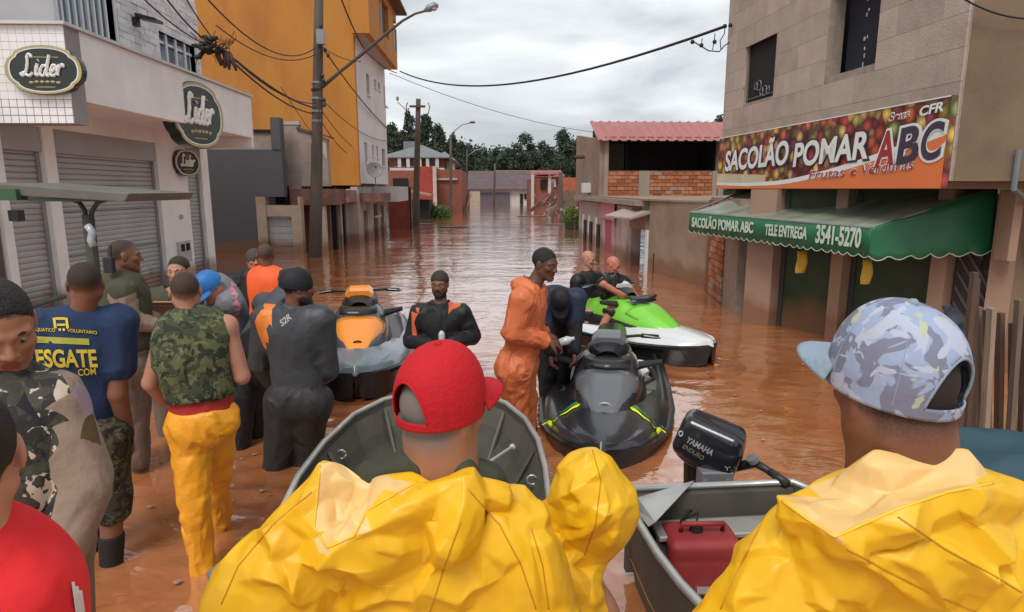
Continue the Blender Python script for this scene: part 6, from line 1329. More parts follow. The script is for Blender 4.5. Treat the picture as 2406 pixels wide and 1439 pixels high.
# 4 camo life vest, orange-yellow trousers
J = skel(3.05, (436, 686), (442, 748), (478, 985), -14, .93, dict(sl=(390, 790), el=(354, 900, .02), wl=(385, 945, .26), er=(568, 885, .05), wr=(545, 862, .28), hl=(450, 1000), hr=(505, 1000, .08), kl=(455, 1175, -.06), al=(486, 1400, -.06), kr=(508, 1150, .28), ar=(520, 1300, .42)), (-22, -2, 0), sh=.170)
def tank(J): return None
vestcut = lambda J: J['pel'] + J['up'] * .12
make_person('man in a green camouflage vest and orange-yellow trousers seen from behind', J, 'light', [garment('tank_top', ('chest',), c_tank, infl=.018, amp=.002, hem=lambda J: J['pel'] + J['up'] * .05, bulk=1.02), garment('camouflage_vest', ('chest',), cam_g, fc=(.05, .006, .8), infl=.035, amp=.007, sc=8, bulk=1.0, hem=vestcut, step=.009, stretch=(1, 1, .8)), garment('trousers', ('legl', 'legr'), c_yel, fc=(.042, .008, .85), amp=.008, sc=8, leg=.98, infl=.018, step=.009, stretch=(.9, .9, .7), hem=lambda J: J['pel'] + J['up'] * .06)], hair=hairbr, fade=M('fade_light', (.16, .095, .07), .7), hands='', curl=.8)
# 5 navy shirt man
J = skel(3.1, (201, 668), (190, 738), (195, 1020), -24, 1.04, dict(er=(276, 925, .0), wr=(300, 1022, .08), el=(70, 930), wl=(60, 1030, .1), kr=(262, 1165, .0), ar=(262, 1375, -.02), kl=(205, 1180, .1), al=(215, 1370, .12), hr=(245, 1030)), (-26, 2, 0), sh=.152)
p3 = make_person('man in navy T-shirt with yellow print on the back and camouflage shorts', J, 'brown', [garment('t_shirt', ('torso', 'upl', 'upr'), c_navy, fc=(.045, .004, .7), infl=.020, amp=.005, sc=6, bulk=1.0, sleeve=1.12, hem=lambda J: J['pel'] - J['up'] * .10, step=.009), garment('shorts', ('thighl', 'thighr'), cam_d, infl=.022, leg=1.1, amp=.008, hem=lambda J: J['pel'] + J['up'] * .1), garment('sock', ('legr', 'legl'), c_skinbk, fc=None, infl=.008, leg=1.0, amp=.002, hem=None, cuts=[(Py(262, 1295, 2.93), Vector((0, 0, 1)))])], hair=M('hair_short_dark', (.03, .02, .016), .7, .2, 60, .4, 220), fade=M('fade_brown', (.075, .042, .03), .7), hands='r', curl=.5)
yp = M('print_yellow', (.62, .47, .04), .7, .1, 20); yg = M('print_green_yellow', (.36, .36, .05), .7, .1, 20)
def back_print(txt, size, pxl, pyl, pxr, pyr, y, mat, xs=1.0, off=.0):
    a, b_ = Py(pxl, pyl, y), Py(pxr, pyr, y); me = text_mesh(txt, 1, mat, off, .003); xx = [v.co.x for v in me.vertices]; x0, x1 = min(xx), max(xx); w = (b_ - a).length; 
    for v in me.vertices: v.co.x = (v.co.x - x0) / (x1 - x0) * w; v.co.y *= size
    return me, a, b_
tor = [o for o in p3.children if o.name.startswith('t_shirt')][0]
bpy.context.view_layer.update()
def project_on(me, org, xdir, tgt, parent, name, lift=.004):
    """lay flat print on the cloth it is printed on"""
    X_ = (Vector(xdir)).normalized(); Z_ = Vector((0, 0, 1)); Yn = Z_.cross(X_).normalized(); dg = bpy.context.evaluated_depsgraph_get()
    from mathutils.bvhtree import BVHTree
    tw_ = wloc(tgt); bv = BVHTree.FromPolygons([v.co + tw_ for v in tgt.data.vertices], [tuple(p.vertices) for p in tgt.data.polygons])
    bm = bmesh.new(); bm.from_mesh(me); bmesh.ops.triangulate(bm, faces=bm.faces[:])
    for _ in range(2):
        lg = [e for e in bm.edges if e.calc_length() > .03]
        if lg: bmesh.ops.subdivide_edges(bm, edges=lg, cuts=1); bmesh.ops.triangulate(bm, faces=bm.faces[:])
    pw = wloc(parent)
    for v in bm.verts:
        w = Vector(org) + X_ * v.co.x + Z_ * v.co.y; d = (w - C0).normalized(); hit = bv.ray_cast(w - d * .6, d, 2.0)
        if hit[0] is not None: w = hit[0] - d * (lift + v.co.z * .5)
        v.co = w - pw
    bm.to_mesh(me); bm.free(); return link(name, me, parent)
def tee(txt, size, l, r_, y, mat, off=0.):
    me, a, b_ = back_print(txt, size, l[0], l[1], r_[0], r_[1], y, mat, off=off); project_on(me, a, b_ - a, tor, p3, 'shirt_print')
yb = 2.95
tee('RESGATE', .115, (62, 862), (230, 862), yb, yp, .03); tee('AQUATICO', .022, (78, 778), (130, 780), yb, yp, .01); tee('VOLUNTARIO', .022, (158, 780), (228, 786), yb, yp, .01); tee('.COM', .045, (180, 884), (226, 880), yb, yp, .02)
bar = MB(); bar.quad((0, 0, 0), (.26, 0, 0), (.26, .03, 0), (0, .03, 0)); me = mkmesh('bar', bar.v, [(0, 1, 2, 3)], yg); a, b_ = Py(75, 805, yb), Py(230, 812, yb); project_on(me, a, b_ - a, tor, p3, 'shirt_print')
em = MB(); 
for (x0, z0_, x1, z1_) in ((.0, .0, .012, .05), (.055, .0, .067, .05), (.012, .04, .055, .052), (.015, .012, .052, .022), (.02, -.012, .03, .0), (.038, -.012, .048, .0)): i = len(em.v); em.v += [Vector((x0, z0_, 0)), Vector((x1, z0_, 0)), Vector((x1, z1_, 0)), Vector((x0, z1_, 0))]; em.f.append((i, i + 1, i + 2, i + 3))
me = mkmesh('emblem', em.v, em.f, yp); a, b_ = Py(127, 772, yb), Py(165, 772, yb); project_on(me, a, b_ - a, tor, p3, 'shirt_emblem')
# 6 soldier with vest, turned away
J = skel(4.15, (294, 602), (286, 652), (298, 850), 52, 1.0, dict(sr=(290, 688, -.14), er=(304, 752, -.14), wr=(362, 764, -.05), el=(330, 740, .15), wl=(360, 752, .15), kr=(318, 960, 0), ar=(325, 1080, 0), kl=(285, 960, .1)), (60, 2, 0))
make_person('shaven-headed man in beige uniform and olive vest leaning toward the jet skis', J, 'brown', [trousers(c_brown, amp=.007, leg=1.12, infl=.025), shirt([c_beige, c_olive], paint=lambda J: (lambda c, n: (c[:, 2] > Py(290, 690, 4.1).z).astype(int)), amp=.007, sc=11, sleeve=1.16, infl=.018, collar=.03), garment('tactical_vest', ('chest',), c_olive, infl=.040, amp=.007, sc=12, bulk=1.1, hem=lambda J: J['pel'] + J['up'] * .10)], hair=M('hair_shaved', (.045, .028, .022), .7, .2, 60, .3, 200), fade=True, curl=.5)
# radio on his back
c = Py(256, 615, 4.0); rd = thing('hand_radio', 'dark two-way radio sticking up behind the shoulder of the man in the olive vest', 'radio', tuple(c)); MB().box(c + Vector((-.03, -.02, -.07)), c + Vector((.03, .02, .03))).build('housing', blackp, rd, bevel=.008); MB().tube([c + Vector((.015, 0, .03)), c + Vector((.02, 0, .10))], .006).build('antenna', blackp, rd)
# 7 face behind the camo vest
J = skel(4.9, (420, 637), (418, 690), (415, 850), 175, 1.05, dict(er=(372, 740), el=(460, 750)), (178, 4, 0))
make_person('short-haired man in olive looking out from behind the man in the camouflage vest', J, 'light', [shirt(c_olive, amp=.01, sleeve=1.16, infl=.03, collar=.02), trousers(c_brown)], hair=hairbr)
c = Py(392, 738, 4.5); cbx = thing('cardboard_box', 'brown cardboard box held between the soldier and the man behind', 'box', tuple(c)); MB().box(c + Vector((-.14, -.08, -.10)), c + Vector((.12, .12, .07))).build('carton', M('cardboard', (.36, .20, .125), .85, .1, 4), cbx); MB().quad(c + Vector((-.14, -.08, .071)), c + Vector((.12, -.08, .071)), c + Vector((.13, -.16, .11)), c + Vector((-.13, -.16, .11))).build('flap', M('cardboard', (.36, .20, .125)), cbx)
# 8 blue cap man, bent
J = skel(4.75, (492, 676), (522, 692, .1), (556, 800, .35), 235, 1.05, dict(er=(500, 760, -.1), wr=(470, 790, -.25), el=(560, 750, .2)), (215, 38, -10))
make_person('man in a bright blue cap and grey jacket bending forward beside the camouflage vest', J, 'red', [shirt([c_grey, c_pink], amp=.006, sleeve=1.16, infl=.024, paint=lambda J: (lambda c, n: np.where(poly_mask(c, [(545, 660), (560, 700), (562, 760), (548, 770), (556, 720), (540, 680)]), 1, 0))), trousers(c_black), cap_on(c_blue, brim=True, big=1.04)], hair=hairg)
# 9 black jacket, and 10 life vest
J = skel(6.4, (598, 612), (592, 650), (575, 780), 150, 1.0, dict(el=(620, 720), er=(550, 715)), (150, 0, 0))
make_person('man in a black jacket and dark cap facing the camera beside the orange life vest', J, 'red', [shirt(c_black, amp=.008, sleeve=1.16, infl=.022, collar=.04), trousers(c_black), cap_on(mk('cap_grey_brown', (.06, .05, .05)), brim=False)], hair=hairb)
J = skel(6.0, (623, 600), (630, 640), (632, 780), 10, 1.05, dict(er=(680, 700), el=(585, 705)), (-20, 0, 0))
make_person('shaven-headed man in a bright orange life vest seen from behind', J, 'brown', [shirt(c_black, amp=.005, sleeve=1.16, infl=.016), trousers(c_black), garment('life_vest', ('chest',), c_life, fc=(.07, .003, .5), infl=.040, amp=.005, sc=5, bulk=1.0, hem=lambda J: J['pel'] + J['up'] * .13)], hair=M('hair_shaved_brown', (.07, .045, .035), .7), fade=True)
# 11 stooping figure hidden behind the wetsuit man
J = skel(4.7, (705, 760, .55), (672, 712, .45), (606, 815, -.05), 30, 1.12, dict(el=(670, 860, .4), er=(720, 850, .5), wl=(680, 920, .45), wr=(720, 900, .5), kl=(572, 930, -.12), al=(560, 1100, -.12), kr=(600, 940, .1), ar=(590, 1110, .1)), (40, 60, 0))
make_person('stooping person in dark grey quilted jacket behind the man with orange panel', J, 'brown', [trousers(c_black, leg=1.1, infl=.02, amp=.006), shirt(c_dkgrey, amp=.002, sc=5, bulk=1.0, sleeve=1.16, infl=.035, hem=lambda J: J['pel'] - J['up'] * .05, stretch=(.6, .6, 2.5), belly=.03)], hair=hairb, eyes=False)
# 12 black-clad man bending, cap toward the camera
J = skel(5.35, (1316, 708, -.06), (1316, 690, .10), (1304, 790, .38), 192, 1.0, dict(er=(1282, 770, .0), wr=(1292, 830, -.05), el=(1348, 765, .05), wl=(1350, 825, 0), kr=(1284, 880, .35), ar=(1290, 1010, .4), kl=(1320, 880, .4), al=(1318, 1010, .45)), (182, 62, 0), sh=.15)
make_person('black-clad man bending down with his dark cap toward the camera behind the orange suit', J, 'brown', [trousers(c_black, leg=1.12, amp=.005), shirt([c_black, c_navy2], paint=lambda J: (lambda c, n: (c[:, 2] > Py(1320, 752, 5.5).z).astype(int)), amp=.006, sleeve=1.16, infl=.024, bulk=1.0, hem=lambda J: J['pel'] - J['up'] * .05), cap_on(c_capblk, brim=True, big=1.1)], hair=hairb)
# 13, 14 riders on the green jet ski
J = skel(8.3, (1383, 610), (1379, 648), (1386, 735), 140, 1.06, dict(er=(1352, 700, -.1), wr=(1385, 715, -.2), el=(1405, 690, .2), wl=(1425, 700, .2), kr=(1385, 735, -.35), ar=(1378, 790, -.38), kl=(1430, 740, .3), al=(1430, 800, .3)), (120, 10, 0), sh=.178)
make_person('bald passenger in black on the rear seat of the green and white jet ski', J, 'light', [shirt(c_black, amp=.008, sleeve=1.16, infl=.022), garment('shorts', ('thighl', 'thighr'), c_black, infl=.02, leg=1.08, hem=lambda J: J['pel'] + J['up'] * .1)], hair=None, hstep=.006)
J = skel(7.9, (1441, 624), (1438, 656), (1436, 735), 130, 1.06, dict(er=(1418, 668, -.28), wr=(1448, 686, -.30), el=(1475, 665, .2), wl=(1490, 690, .2), kr=(1440, 722, -.30), ar=(1408, 782, -.34), kl=(1470, 730, .25), al=(1460, 800, .3)), (125, 22, 0), sh=.178)
make_person('bald driver in a dark patterned shirt resting an arm on the green jet ski', J, 'red', [garment('shirt', ('torso', 'upl', 'upr'), cam_s, infl=.022, amp=.008, bulk=1.0, sleeve=1.15), garment('shorts', ('thighl', 'thighr'), c_black, infl=.02, leg=1.08, hem=lambda J: J['pel'] + J['up'] * .1)], hair=None, curl=.3, hstep=.006)
# 15 man in beige uniform and camouflage vest, looking down
def vest_straps(root, J, T_):
    pass
J = skel(1.56, (-6, 768), (-30, 932), (0, 1290), 142, 1.0, dict(el=(194, 1140, -.02), wl=(140, 1300, -.10), sl=(112, 950, .02), er=(-200, 1150), kr=(-20, 1500), kl=(140, 1480, .1)), (132, 24, -4), sh=.178)
def epaint(J):
    def f(c, n): return np.where(poly_mask(c, [(190, 1010), (205, 980), (235, 1020), (238, 1046), (215, 1052)]), 2, np.where(poly_mask(c, [(170, 910), (190, 905), (212, 955), (195, 985)]), 1, np.where(poly_mask(c, [(0, 820), (100, 835), (140, 880), (132, 960), (126, 1250), (0, 1260)]), 3, 0)))
    return f
make_person('man in a beige uniform and camouflage vest looking down at the left edge', J, 'tan', [trousers(mk('trousers_dark_beige', (.20, .135, .10), .85, .3)), shirt([c_beige,  mk('patch_mauve', (.30, .22, .26), .8), mk('patch_olive', (.10, .065, .02), .7), cam_l], amp=.008, sc=12, sleeve=1.12, infl=.018, step=.008, paint=epaint, cuff=.9, collar=.055, bulk=1.0), garment('camouflage_vest', ('chest',), [cam_l, c_black], paint=lambda J: (lambda c, n: (poly_mask(c, [(-50, 940), (140, 955), (140, 985), (-50, 975)])).astype(int)), extra=lambda J: [ell(Py(40, 1100, 1.52), (.085, .06, .14), None, .05)], infl=.040, amp=.004, sc=9, bulk=1.0, step=.009, hem=lambda J: J['pel'] - J['up'] * .02)], hair=hairb, hands='l', curl=.4, step=.008, hstep=.0035, hs=.96)
# 16 red shirt and dark head at the bottom left corner
J = skel(.90, (-112, 1085), (-95, 1310), (-90, 1800), -40, .96, dict(sr=(40, 1420, .0), er=(90, 1620)), (-42, 6, 0), sh=.178)
pr = make_person('person in a bright red T-shirt at the bottom left corner, seen from behind', J, 'light', [garment('t_shirt', ('torso', 'upl', 'upr'), c_red, fc=(.05, .003, .5), infl=.016, amp=.003, sc=6, bulk=1.0, sleeve=1.15, step=.008, paint=None)], hair=hairb, hands='', eyes=False, legs=True, hs=1.0)

ts_ = [o for o in pr.children if o.name.startswith('t_shirt')][0]
for k in range(3):
    m = MB(); n_ = 8; A_ = [Py(155 + 9 * k, 1368 + 10 * k, .86), Py(168 + 7 * k, 1439, .86)]
    L_ = (A_[1] - A_[0]); m.v = [Vector((0 - .0022, -L_.length * i / n_, 0)) for i in range(n_ + 1)] + [Vector((.0022, -L_.length * i / n_, 0)) for i in range(n_ + 1)]; m.f = [(i, i + 1, n_ + 2 + i, n_ + 1 + i) for i in range(n_)]
    project_on(mkmesh('stripe', m.v, m.f, c_whi), A_[0] + Vector((.01, 0, 0)), (1, 0, 0), ts_, pr, 'sleeve_stripe', .003)
# ================================================================== jet skis
def arch(w, z0, h, y, n=17, e=.75, x0=0.):
    return [Vector((x0 + w * math.copysign(abs(math.cos(a)) ** e, math.cos(a)), y, z0 + h * abs(math.sin(a)) ** e)) for a in [math.pi * i / (n - 1) for i in range(n)]]
def jetski(label, loc, yaw, hullm, deckm, hoodm, accm, seatm, stripes=None, z=0.0, zs=1.0, group='jet skis', emblem=None):
    root = thing('jet_ski', label, 'jet ski', (loc[0], loc[1], 0), group); a = R(yaw); Yv = Vector((math.sin(a), math.cos(a), 0)); Xv = Vector((math.cos(a), -math.sin(a), 0)); O = Vector((loc[0], loc[1], z))
    T_ = lambda v: O + Xv * v[0] + Yv * v[1] + Vector((0, 0, v[2] * zs))
    def put(rings, name, mat, par=root, closed=False, cap=False, thick=0., auto=R(32)):
        o = MB().loft([[T_(q) for q in r_] for r_ in rings], closed=closed, cap=cap).build(name, mat, par, auto=auto)
        if thick: sm = o.modifiers.new('t', 'SOLIDIFY'); sm.thickness = thick; sm.offset = 0
        return o
    st_ = [(-1.6, .50, .20, -.35), (-1.0, .55, .21, -.38), (-.2, .57, .22, -.38), (.5, .56, .235, -.36), (1.0, .50, .26, -.30), (1.3, .41, .285, -.20), (1.5, .29, .30, -.05), (1.62, .15, .31, .10), (1.66, .04, .315, .2)]
    rings = []
    for y, b_, zg, zk in st_: rings.append([Vector(q) for q in ((0, y, zk), (b_ * .45, y, zk + .10), (b_ * .86, y, zk * .35 + .02), (b_ * .97, y, zg - .05), (b_ * 1.03, y, zg - .02), (b_ * 1.03, y, zg + .02), (b_ * .96, y, zg + .03), (-b_ * .96, y, zg + .03), (-b_ * 1.03, y, zg + .02), (-b_ * 1.03, y, zg - .02), (-b_ * .97, y, zg - .05), (-b_ * .86, y, zk * .35 + .02), (-b_ * .45, y, zk + .10))])
    hull = put(rings, 'hull', hullm, closed=True, cap=True)
    # faceted deck
    d = []
    for y, b_, zg, zk in st_:
        t_ = (y + 1.6) / 3.26; rise = .20 if y < .2 else .20 * max(0, 1 - ((y - .2) / 1.5) ** 1.4); inn = min(.62, .40 + .2 * t_)
        if y < .1: d.append([Vector(q) for q in ((b_ * .95, y, zg + .035), (b_ * .90, y, zg + .10), (b_ * .84, y, zg + .11), (b_ * .78, y, zg - .02), (b_ * .45, y, zg - .02), (b_ * .40, y, zg + .18), (0, y, zg + .2), (-b_ * .40, y, zg + .18), (-b_ * .45, y, zg - .02), (-b_ * .78, y, zg - .02), (-b_ * .84, y, zg + .11), (-b_ * .90, y, zg + .10), (-b_ * .95, y, zg + .035))])
        else: d.append([Vector(q) for q in ((b_ * .95, y, zg + .035), (b_ * .88, y, zg + .06 + .2 * rise), (b_ * .74, y, zg + .08 + .4 * rise), (b_ * .62, y, zg + .07 + .5 * rise), (b_ * .50, y, zg + .09 + .7 * rise), (b_ * .30, y, zg + .10 + .95 * rise), (0, y, zg + .105 + rise), (-b_ * .30, y, zg + .10 + .95 * rise), (-b_ * .50, y, zg + .09 + .7 * rise), (-b_ * .62, y, zg + .07 + .5 * rise), (-b_ * .74, y, zg + .08 + .4 * rise), (-b_ * .88, y, zg + .06 + .2 * rise), (-b_ * .95, y, zg + .035))])
    d.append([Vector((.002 * (6 - i_), 1.70, .33)) for i_ in range(13)])
    dk = put(d, 'deck', deckm)
    # dark skirt round the hood, the hood itself, its coloured nose panel
    hs_ = [(-.15, .27, .30, .42), (.1, .30, .30, .50), (.35, .31, .31, .48), (.6, .30, .32, .40), (.85, .26, .33, .29), (1.05, .20, .34, .18), (1.2, .11, .35, .09)]
    put([arch(w + .035, z_ - .03, h * .62, y, e=.6) for y, w, z_, h in hs_] + [arch(.02, .33, .03, 1.28)], 'skirt', hullm)
    put([arch(w, z_, h, y, e=.62) for y, w, z_, h in hs_] + [arch(.015, .36, .04, 1.25)], 'hood', hoodm)
    pr = []
    for k in range(9):
        y = .68 + .54 * k / 8; t_ = (y - .52) / .70; w = .30 * (1 - t_ ** 2.4 * .62); h = .455 - .36 * t_ ** 1.15; pr.append([Vector((w * math.copysign(abs(math.cos(a_)) ** .6, math.cos(a_)), y - .10 * abs(math.cos(a_)) ** 2, .335 + h * abs(math.sin(a_)) ** .6)) for a_ in [math.pi * (.16 + .68 * i / 14) for i in range(15)]])
    put(pr, 'nose_panel', accm, thick=.008)
    # vent recess
    put([[Vector((x_, .66 + dy - .25 * abs(x_), zz)) for x_ in (-.19, -.1, -.03, 0, .03, .1, .19)] for dy, zz in ((-.1, .805), (-.02, .79), (.05, .745))], 'vent', hullm, thick=.01)
    put([arch(.20, .66, .16, -.12, e=.7), arch(.21, .68, .20, .08, e=.7), arch(.17, .70, .20, .28, e=.7), arch(.10, .70, .14, .42, e=.8)], 'console', hullm if hoodm is not hullm else deckm, cap=False)
    put([arch(.12, .62, .04, -1.45), arch(.17, .46, .22, -1.35, e=.6), arch(.18, .44, .26, -.9, e=.55), arch(.17, .46, .27, -.55, e=.55), arch(.16, .48, .24, -.25, e=.55), arch(.12, .52, .2, -.1, e=.6)], 'seat', seatm)
    put([[Vector((sx * .46, y, .16)), Vector((sx * .30, y, .16)), Vector((sx * .30, y, .172)), Vector((sx * .46, y, .172))] for sx in (1,) for y in (-1.4, .0)], 'foot_mat', blackp, closed=True, cap=True); put([[Vector((-.46, y, .16)), Vector((-.30, y, .16)), Vector((-.30, y, .172)), Vector((-.46, y, .172))] for y in (-1.4, .0)], 'foot_mat', blackp, closed=True, cap=True)
    hb = root; bar = MB().tube([T_(q) for q in ((-.42, .0, .90), (-.26, .06, .925), (-.10, .16, .93), (.10, .16, .93), (.26, .06, .925), (.42, .0, .90))], [.014] * 6, 8).build('handlebar', blackp, root, smooth=True)
    for sx in (-1, 1): MB().tube([T_((sx * .44, -.01, .898)), T_((sx * .29, .045, .922))], .021, 10).build('grip', blackp, bar, smooth=True); MB().tube([T_((sx * .30, .05, .925)), T_((sx * .40, .07, .915)), T_((sx * .46, .04, .90))], .008, 6).build('lever', mtl, bar)
    put([[Vector(q) for q in ((-.15, y, z_), (-.10, y, z_ + .05), (.10, y, z_ + .05), (.15, y, z_), (.10, y, z_ - .05), (-.10, y, z_ - .05))] for y, z_ in ((.08, .94), (.22, .92), (.28, .90))], 'bar_pad', accm if accm is not hoodm else deckm, closed=True, cap=True)
    for sx in (-1, 1):
        put([[Vector((sx * (.26 + .20 * v), .44 - .06 * v + .035 * math.cos(t_) * (1.1 - v * .5), .70 + .035 * v + .045 * math.sin(t_) * (1.1 - v * .5))) for t_ in [k * math.pi / 4 for k in range(8)]] for v in (0, .3, .7, 1)], 'mirror', blackp, closed=True, cap=True)
    if stripes:
        from mathutils.bvhtree import BVHTree
        tw_ = wloc(dk); bvd = BVHTree.FromPolygons([v.co + tw_ for v in dk.data.vertices], [tuple(p.vertices) for p in dk.data.polygons])
        for sx in (-1, 1):
            for k, m_ in enumerate(stripes):
                r_ = []
                for q in range(11):
                    t_ = q / 10; x = sx * (.19 + .24 * t_ ** .8); y = 1.0 + .36 * t_ ** 1.6 - .075 * k; wd = .040 * (1 - .3 * t_)
                    row = []
                    for e_ in (wd, -wd):
                        o_ = T_((x + sx * e_ * .5, y + e_, 1.0)); hit = bvd.ray_cast(o_, Vector((0, 0, -1)), 3); zz = (hit[0].z - z) / zs if hit[0] is not None else .40
                        row.append(Vector((x + sx * e_ * .5, y + e_, zz + .012)))
                    r_.append(row)
                put(r_, 'stripe', m_, thick=.006)
    if emblem:
        rr = [Vector((.045 * math.cos(t_), 1.03 + .03 * math.sin(t_) * .6 + .005, .475 + .040 * math.sin(t_) * 1.0)) for t_ in [k * math.pi / 9 for k in range(15)]]
        MB().tube([T_(q + Vector((0, .035, .015))) for q in rr], .009, 6).build('emblem', emblem, root, smooth=True)
    return root, T_
paint = lambda n, c, r=.25, **k: M(n, c, r, .05, 3, coat=.6, **k)
js_blk = M('ski_black_plastic', (.012, .011, .012), .35, .1, 5, coat=.2); js_gb = paint('ski_grey_blue', (.13, .17, .19)); js_or = paint('ski_orange', (.80, .27, .025)); js_dg = paint('ski_charcoal', (.05, .053, .058), .35); js_mg = paint('ski_mid_grey', (.115, .125, .135), .35); js_w = paint('ski_white', (.62, .62, .62)); js_g = paint('ski_green', (.20, .58, .05)); js_y = paint('ski_yellow', (.70, .72, .02)); js_gr = paint('ski_dark_green', (.01, .20, .07))
js_gls = paint('ski_gloss_black', (.022, .023, .026), .3); silver = paint('ski_silver', (.38, .39, .40))
jetski('grey-blue jet ski with a bright orange nose panel, bow toward the camera', (-1.47, 7.2), 171, js_blk, js_gb, js_dg, js_or, js_blk, emblem=js_blk, z=-.03, zs=.88)
jetski('charcoal jet ski with green and yellow bow stripes, nearest the camera', (1.10, 5.72), 180 + 12, js_blk, js_gls, js_gls, js_mg, js_blk, stripes=(js_y, js_gr), z=-.13, zs=.78, emblem=silver)
jetski('white and bright green jet ski carrying two bald riders', (1.52, 8.05), 149, js_blk, js_w, js_g, js_g, js_w, z=-.04, zs=.82)
jetski('black and silver jet ski mostly hidden behind the man in the grey wetsuit', (-2.12, 6.75), 176, js_blk, js_dg, js_blk, silver, js_blk, z=-.14, zs=.8)
hl_ = thing('white_helmet', 'white and black helmet hung on the jet ski behind the charcoal one', 'helmet', tuple(Py(1500, 868, 5.5))); c = Py(1502, 872, 5.5)
body_mesh('shell', [ell(c, (.115, .13, .10), None, .02), ell(c + Vector((.07, -.10, -.03)), (.07, .06, .05), None, .01, True)], .007, [js_w, blackp], hl_, paint=lambda c_, n: (pnoise(c_ * 14) > .16).astype(int), cuts=[(c - Vector((0, 0, .055)), Vector((0, 0, -1)))])
MB().tube([c + Vector((-.12, 0, -.07)), c + Vector((0, -.13, -.09)), c + Vector((.13, -.02, -.07)), c + Vector((.10, .1, .03))], .018, 8).build('strap', blackp, hl_, smooth=True)
# ================================================================== aluminium boats
alu = M('aluminium_dull', (.12, .11, .088), .55, .3, 3, .6, 9, metal=.35, dirt=(.07, .06, .045), dscale=3, damt=.7); alur = M('aluminium_rim', (.46, .46, .43), .35, .15, 6, metal=.6); tarp = M('boat_lining_olive', (.058, .054, .042), .75, .25, 4, .6, 8, dirt=(.04, .036, .03), dscale=3)
def ring_boat(name, label, rim, zr, depth, inset, cat='boat', mat=alu):
    c = sum(rim, Vector()) / len(rim); root = thing(name, label, cat, (c.x, c.y, -.1)); n = len(rim); top = [Vector((p.x, p.y, p.z)) for p in rim]
    sc = lambda k, z: [Vector((c.x + (p.x - c.x) * k, c.y + (p.y - c.y) * k, z)) for p in rim]
    MB().loft([sc(1 - inset * 1.3, zr - depth - .12), sc(1 - inset * .35, zr - depth * .5), sc(1.0, zr - .01)], cap=False).near_cap().build('hull', mat, root, smooth=False)
    ins = [sc(.985, zr + .0), sc(.965, zr - depth * .3), sc(1 - inset * .55, zr - depth * .65), sc(1 - inset * 1.25, zr - depth)]
    m = MB(); m.loft(ins, cap=False); m.f = [f_[::-1] for f_ in m.f]; m.build('inner_skin', tarp, root, smooth=False)
    MB().loft([sc(1 - inset * 1.24, zr - depth + .01), sc(.01, zr - depth + .0)], cap=False).build('floor', tarp, root)
    MB().tube(top + [top[0]], .018, 8).build('gunwale', alur, root, smooth=True)
    return root, sc
zr = .42
pts = [(655, 1215), (700, 1120), (760, 1040), (830, 975), (900, 940), (975, 922), (1060, 918), (1130, 926), (1190, 948), (1235, 985), (1265, 1035), (1282, 1100), (1290, 1170)]
rim = [Pz(a, b_, zr) for a, b_ in pts]; rim += [Vector((rim[-1].x + .03, 2.3, zr)), Vector((rim[-1].x - .05, 1.95, zr)), Vector((rim[0].x + .1, 1.95, zr)), Vector((rim[0].x - .12, 2.3, zr))]
b1, sc1 = ring_boat('aluminium_boat', 'open aluminium boat with a rounded bow just beyond the man in the red cap', rim, zr, .36, .30)
for i in (2, 4, 8, 10):
    a, q = sc1(.955, zr - .06)[i], sc1(.70, zr - .34)[i]; MB().tube([a, a.lerp(q, .5), q], .014, 6).build('rib', alu, b1)
for (px, py) in ((802, 1068), (1250, 1128)):
    c = Pz(px, py, zr - .12); MB().tube([c + Vector((.028 * math.cos(t_), 0, .028 * math.sin(t_))) for t_ in [k * .628 for k in range(11)]], .006, 6).build('rowlock', alur, b1, smooth=True); MB().tube([c - Vector((0, 0, .03)), c + Vector((-.05 if px > 1000 else .05, .02, -.2))], .02, 8).build('rowlock_post', tarp, b1)
o_ = thing('oar', 'pale metal pole lying across the inside of the aluminium boat', 'oar', tuple(Py(1160, 1080, 2.9))); MB().tube([Py(1070, 1140, 2.7), Py(1202, 1052, 3.3)], .011, 8).build('shaft', alur, o_); MB().ball(Py(1204, 1051, 3.31), .02, 8, 6).build('knob', alur, o_)
zr2 = .46
pl = [(1463, 1150), (1478, 1180), (1505, 1235), (1545, 1300), (1600, 1372), (1665, 1440), (1740, 1500)]
rim2 = [Pz(a, b_, zr2) for a, b_ in pl]; far_r = Pz(1862, 1132, zr2); rim2 = [Vector((1.15, 1.72, zr2))] + [Vector((1.75, 2.1, zr2)), Vector((1.72, 2.6, zr2)), far_r] + rim2
b2, sc2 = ring_boat('motor_boat', 'small aluminium boat with an outboard motor on its stern at bottom right', rim2, zr2, .38, .14)
tl, trr = rim2[4], far_r; dx = (trr - tl).normalized(); nn = Vector((-dx.y, dx.x, 0))
MB().box((0.02, -.045, zr2 - .42), (1.0, -.005, zr2 - .02), lambda a, b_, z: tl + dx * a * (trr - tl).length * .98 + nn * b_ + Vector((0, 0, z - zr2))).build('transom', alu, b2)
MB().hexa([tl + dx * .03 - nn * .05 + Vector((0, 0, -.06)), tl + dx * .06 - nn * .05 + Vector((0, 0, -.02)), tl + dx * .34 - nn * .0 + Vector((0, 0, .02)), tl + dx * .30 + Vector((0, 0, .0)), tl + dx * .03 - nn * .32 + Vector((0, 0, -.02)), tl + dx * .06 - nn * .32 + Vector((0, 0, .0)), tl + dx * .36 + Vector((0, 0, .03)), tl + dx * .32 + Vector((0, 0, .02))]).build('corner_plate', alur, b2)
def lf(a, b_, z): return tl + dx * a - nn * b_ + Vector((0, 0, z - zr2))
MB().box((.10, .12, .33), (1.0, .27, .355), lf).build('bench', alur, b2, bevel=.006); MB().box((.10, .05, .30), (1.0, .115, .32), lf).build('stern_deck', alu, b2); MB().box((.10, .22, .08), (1.0, .24, .33), lf).build('bench_front', alu, b2)
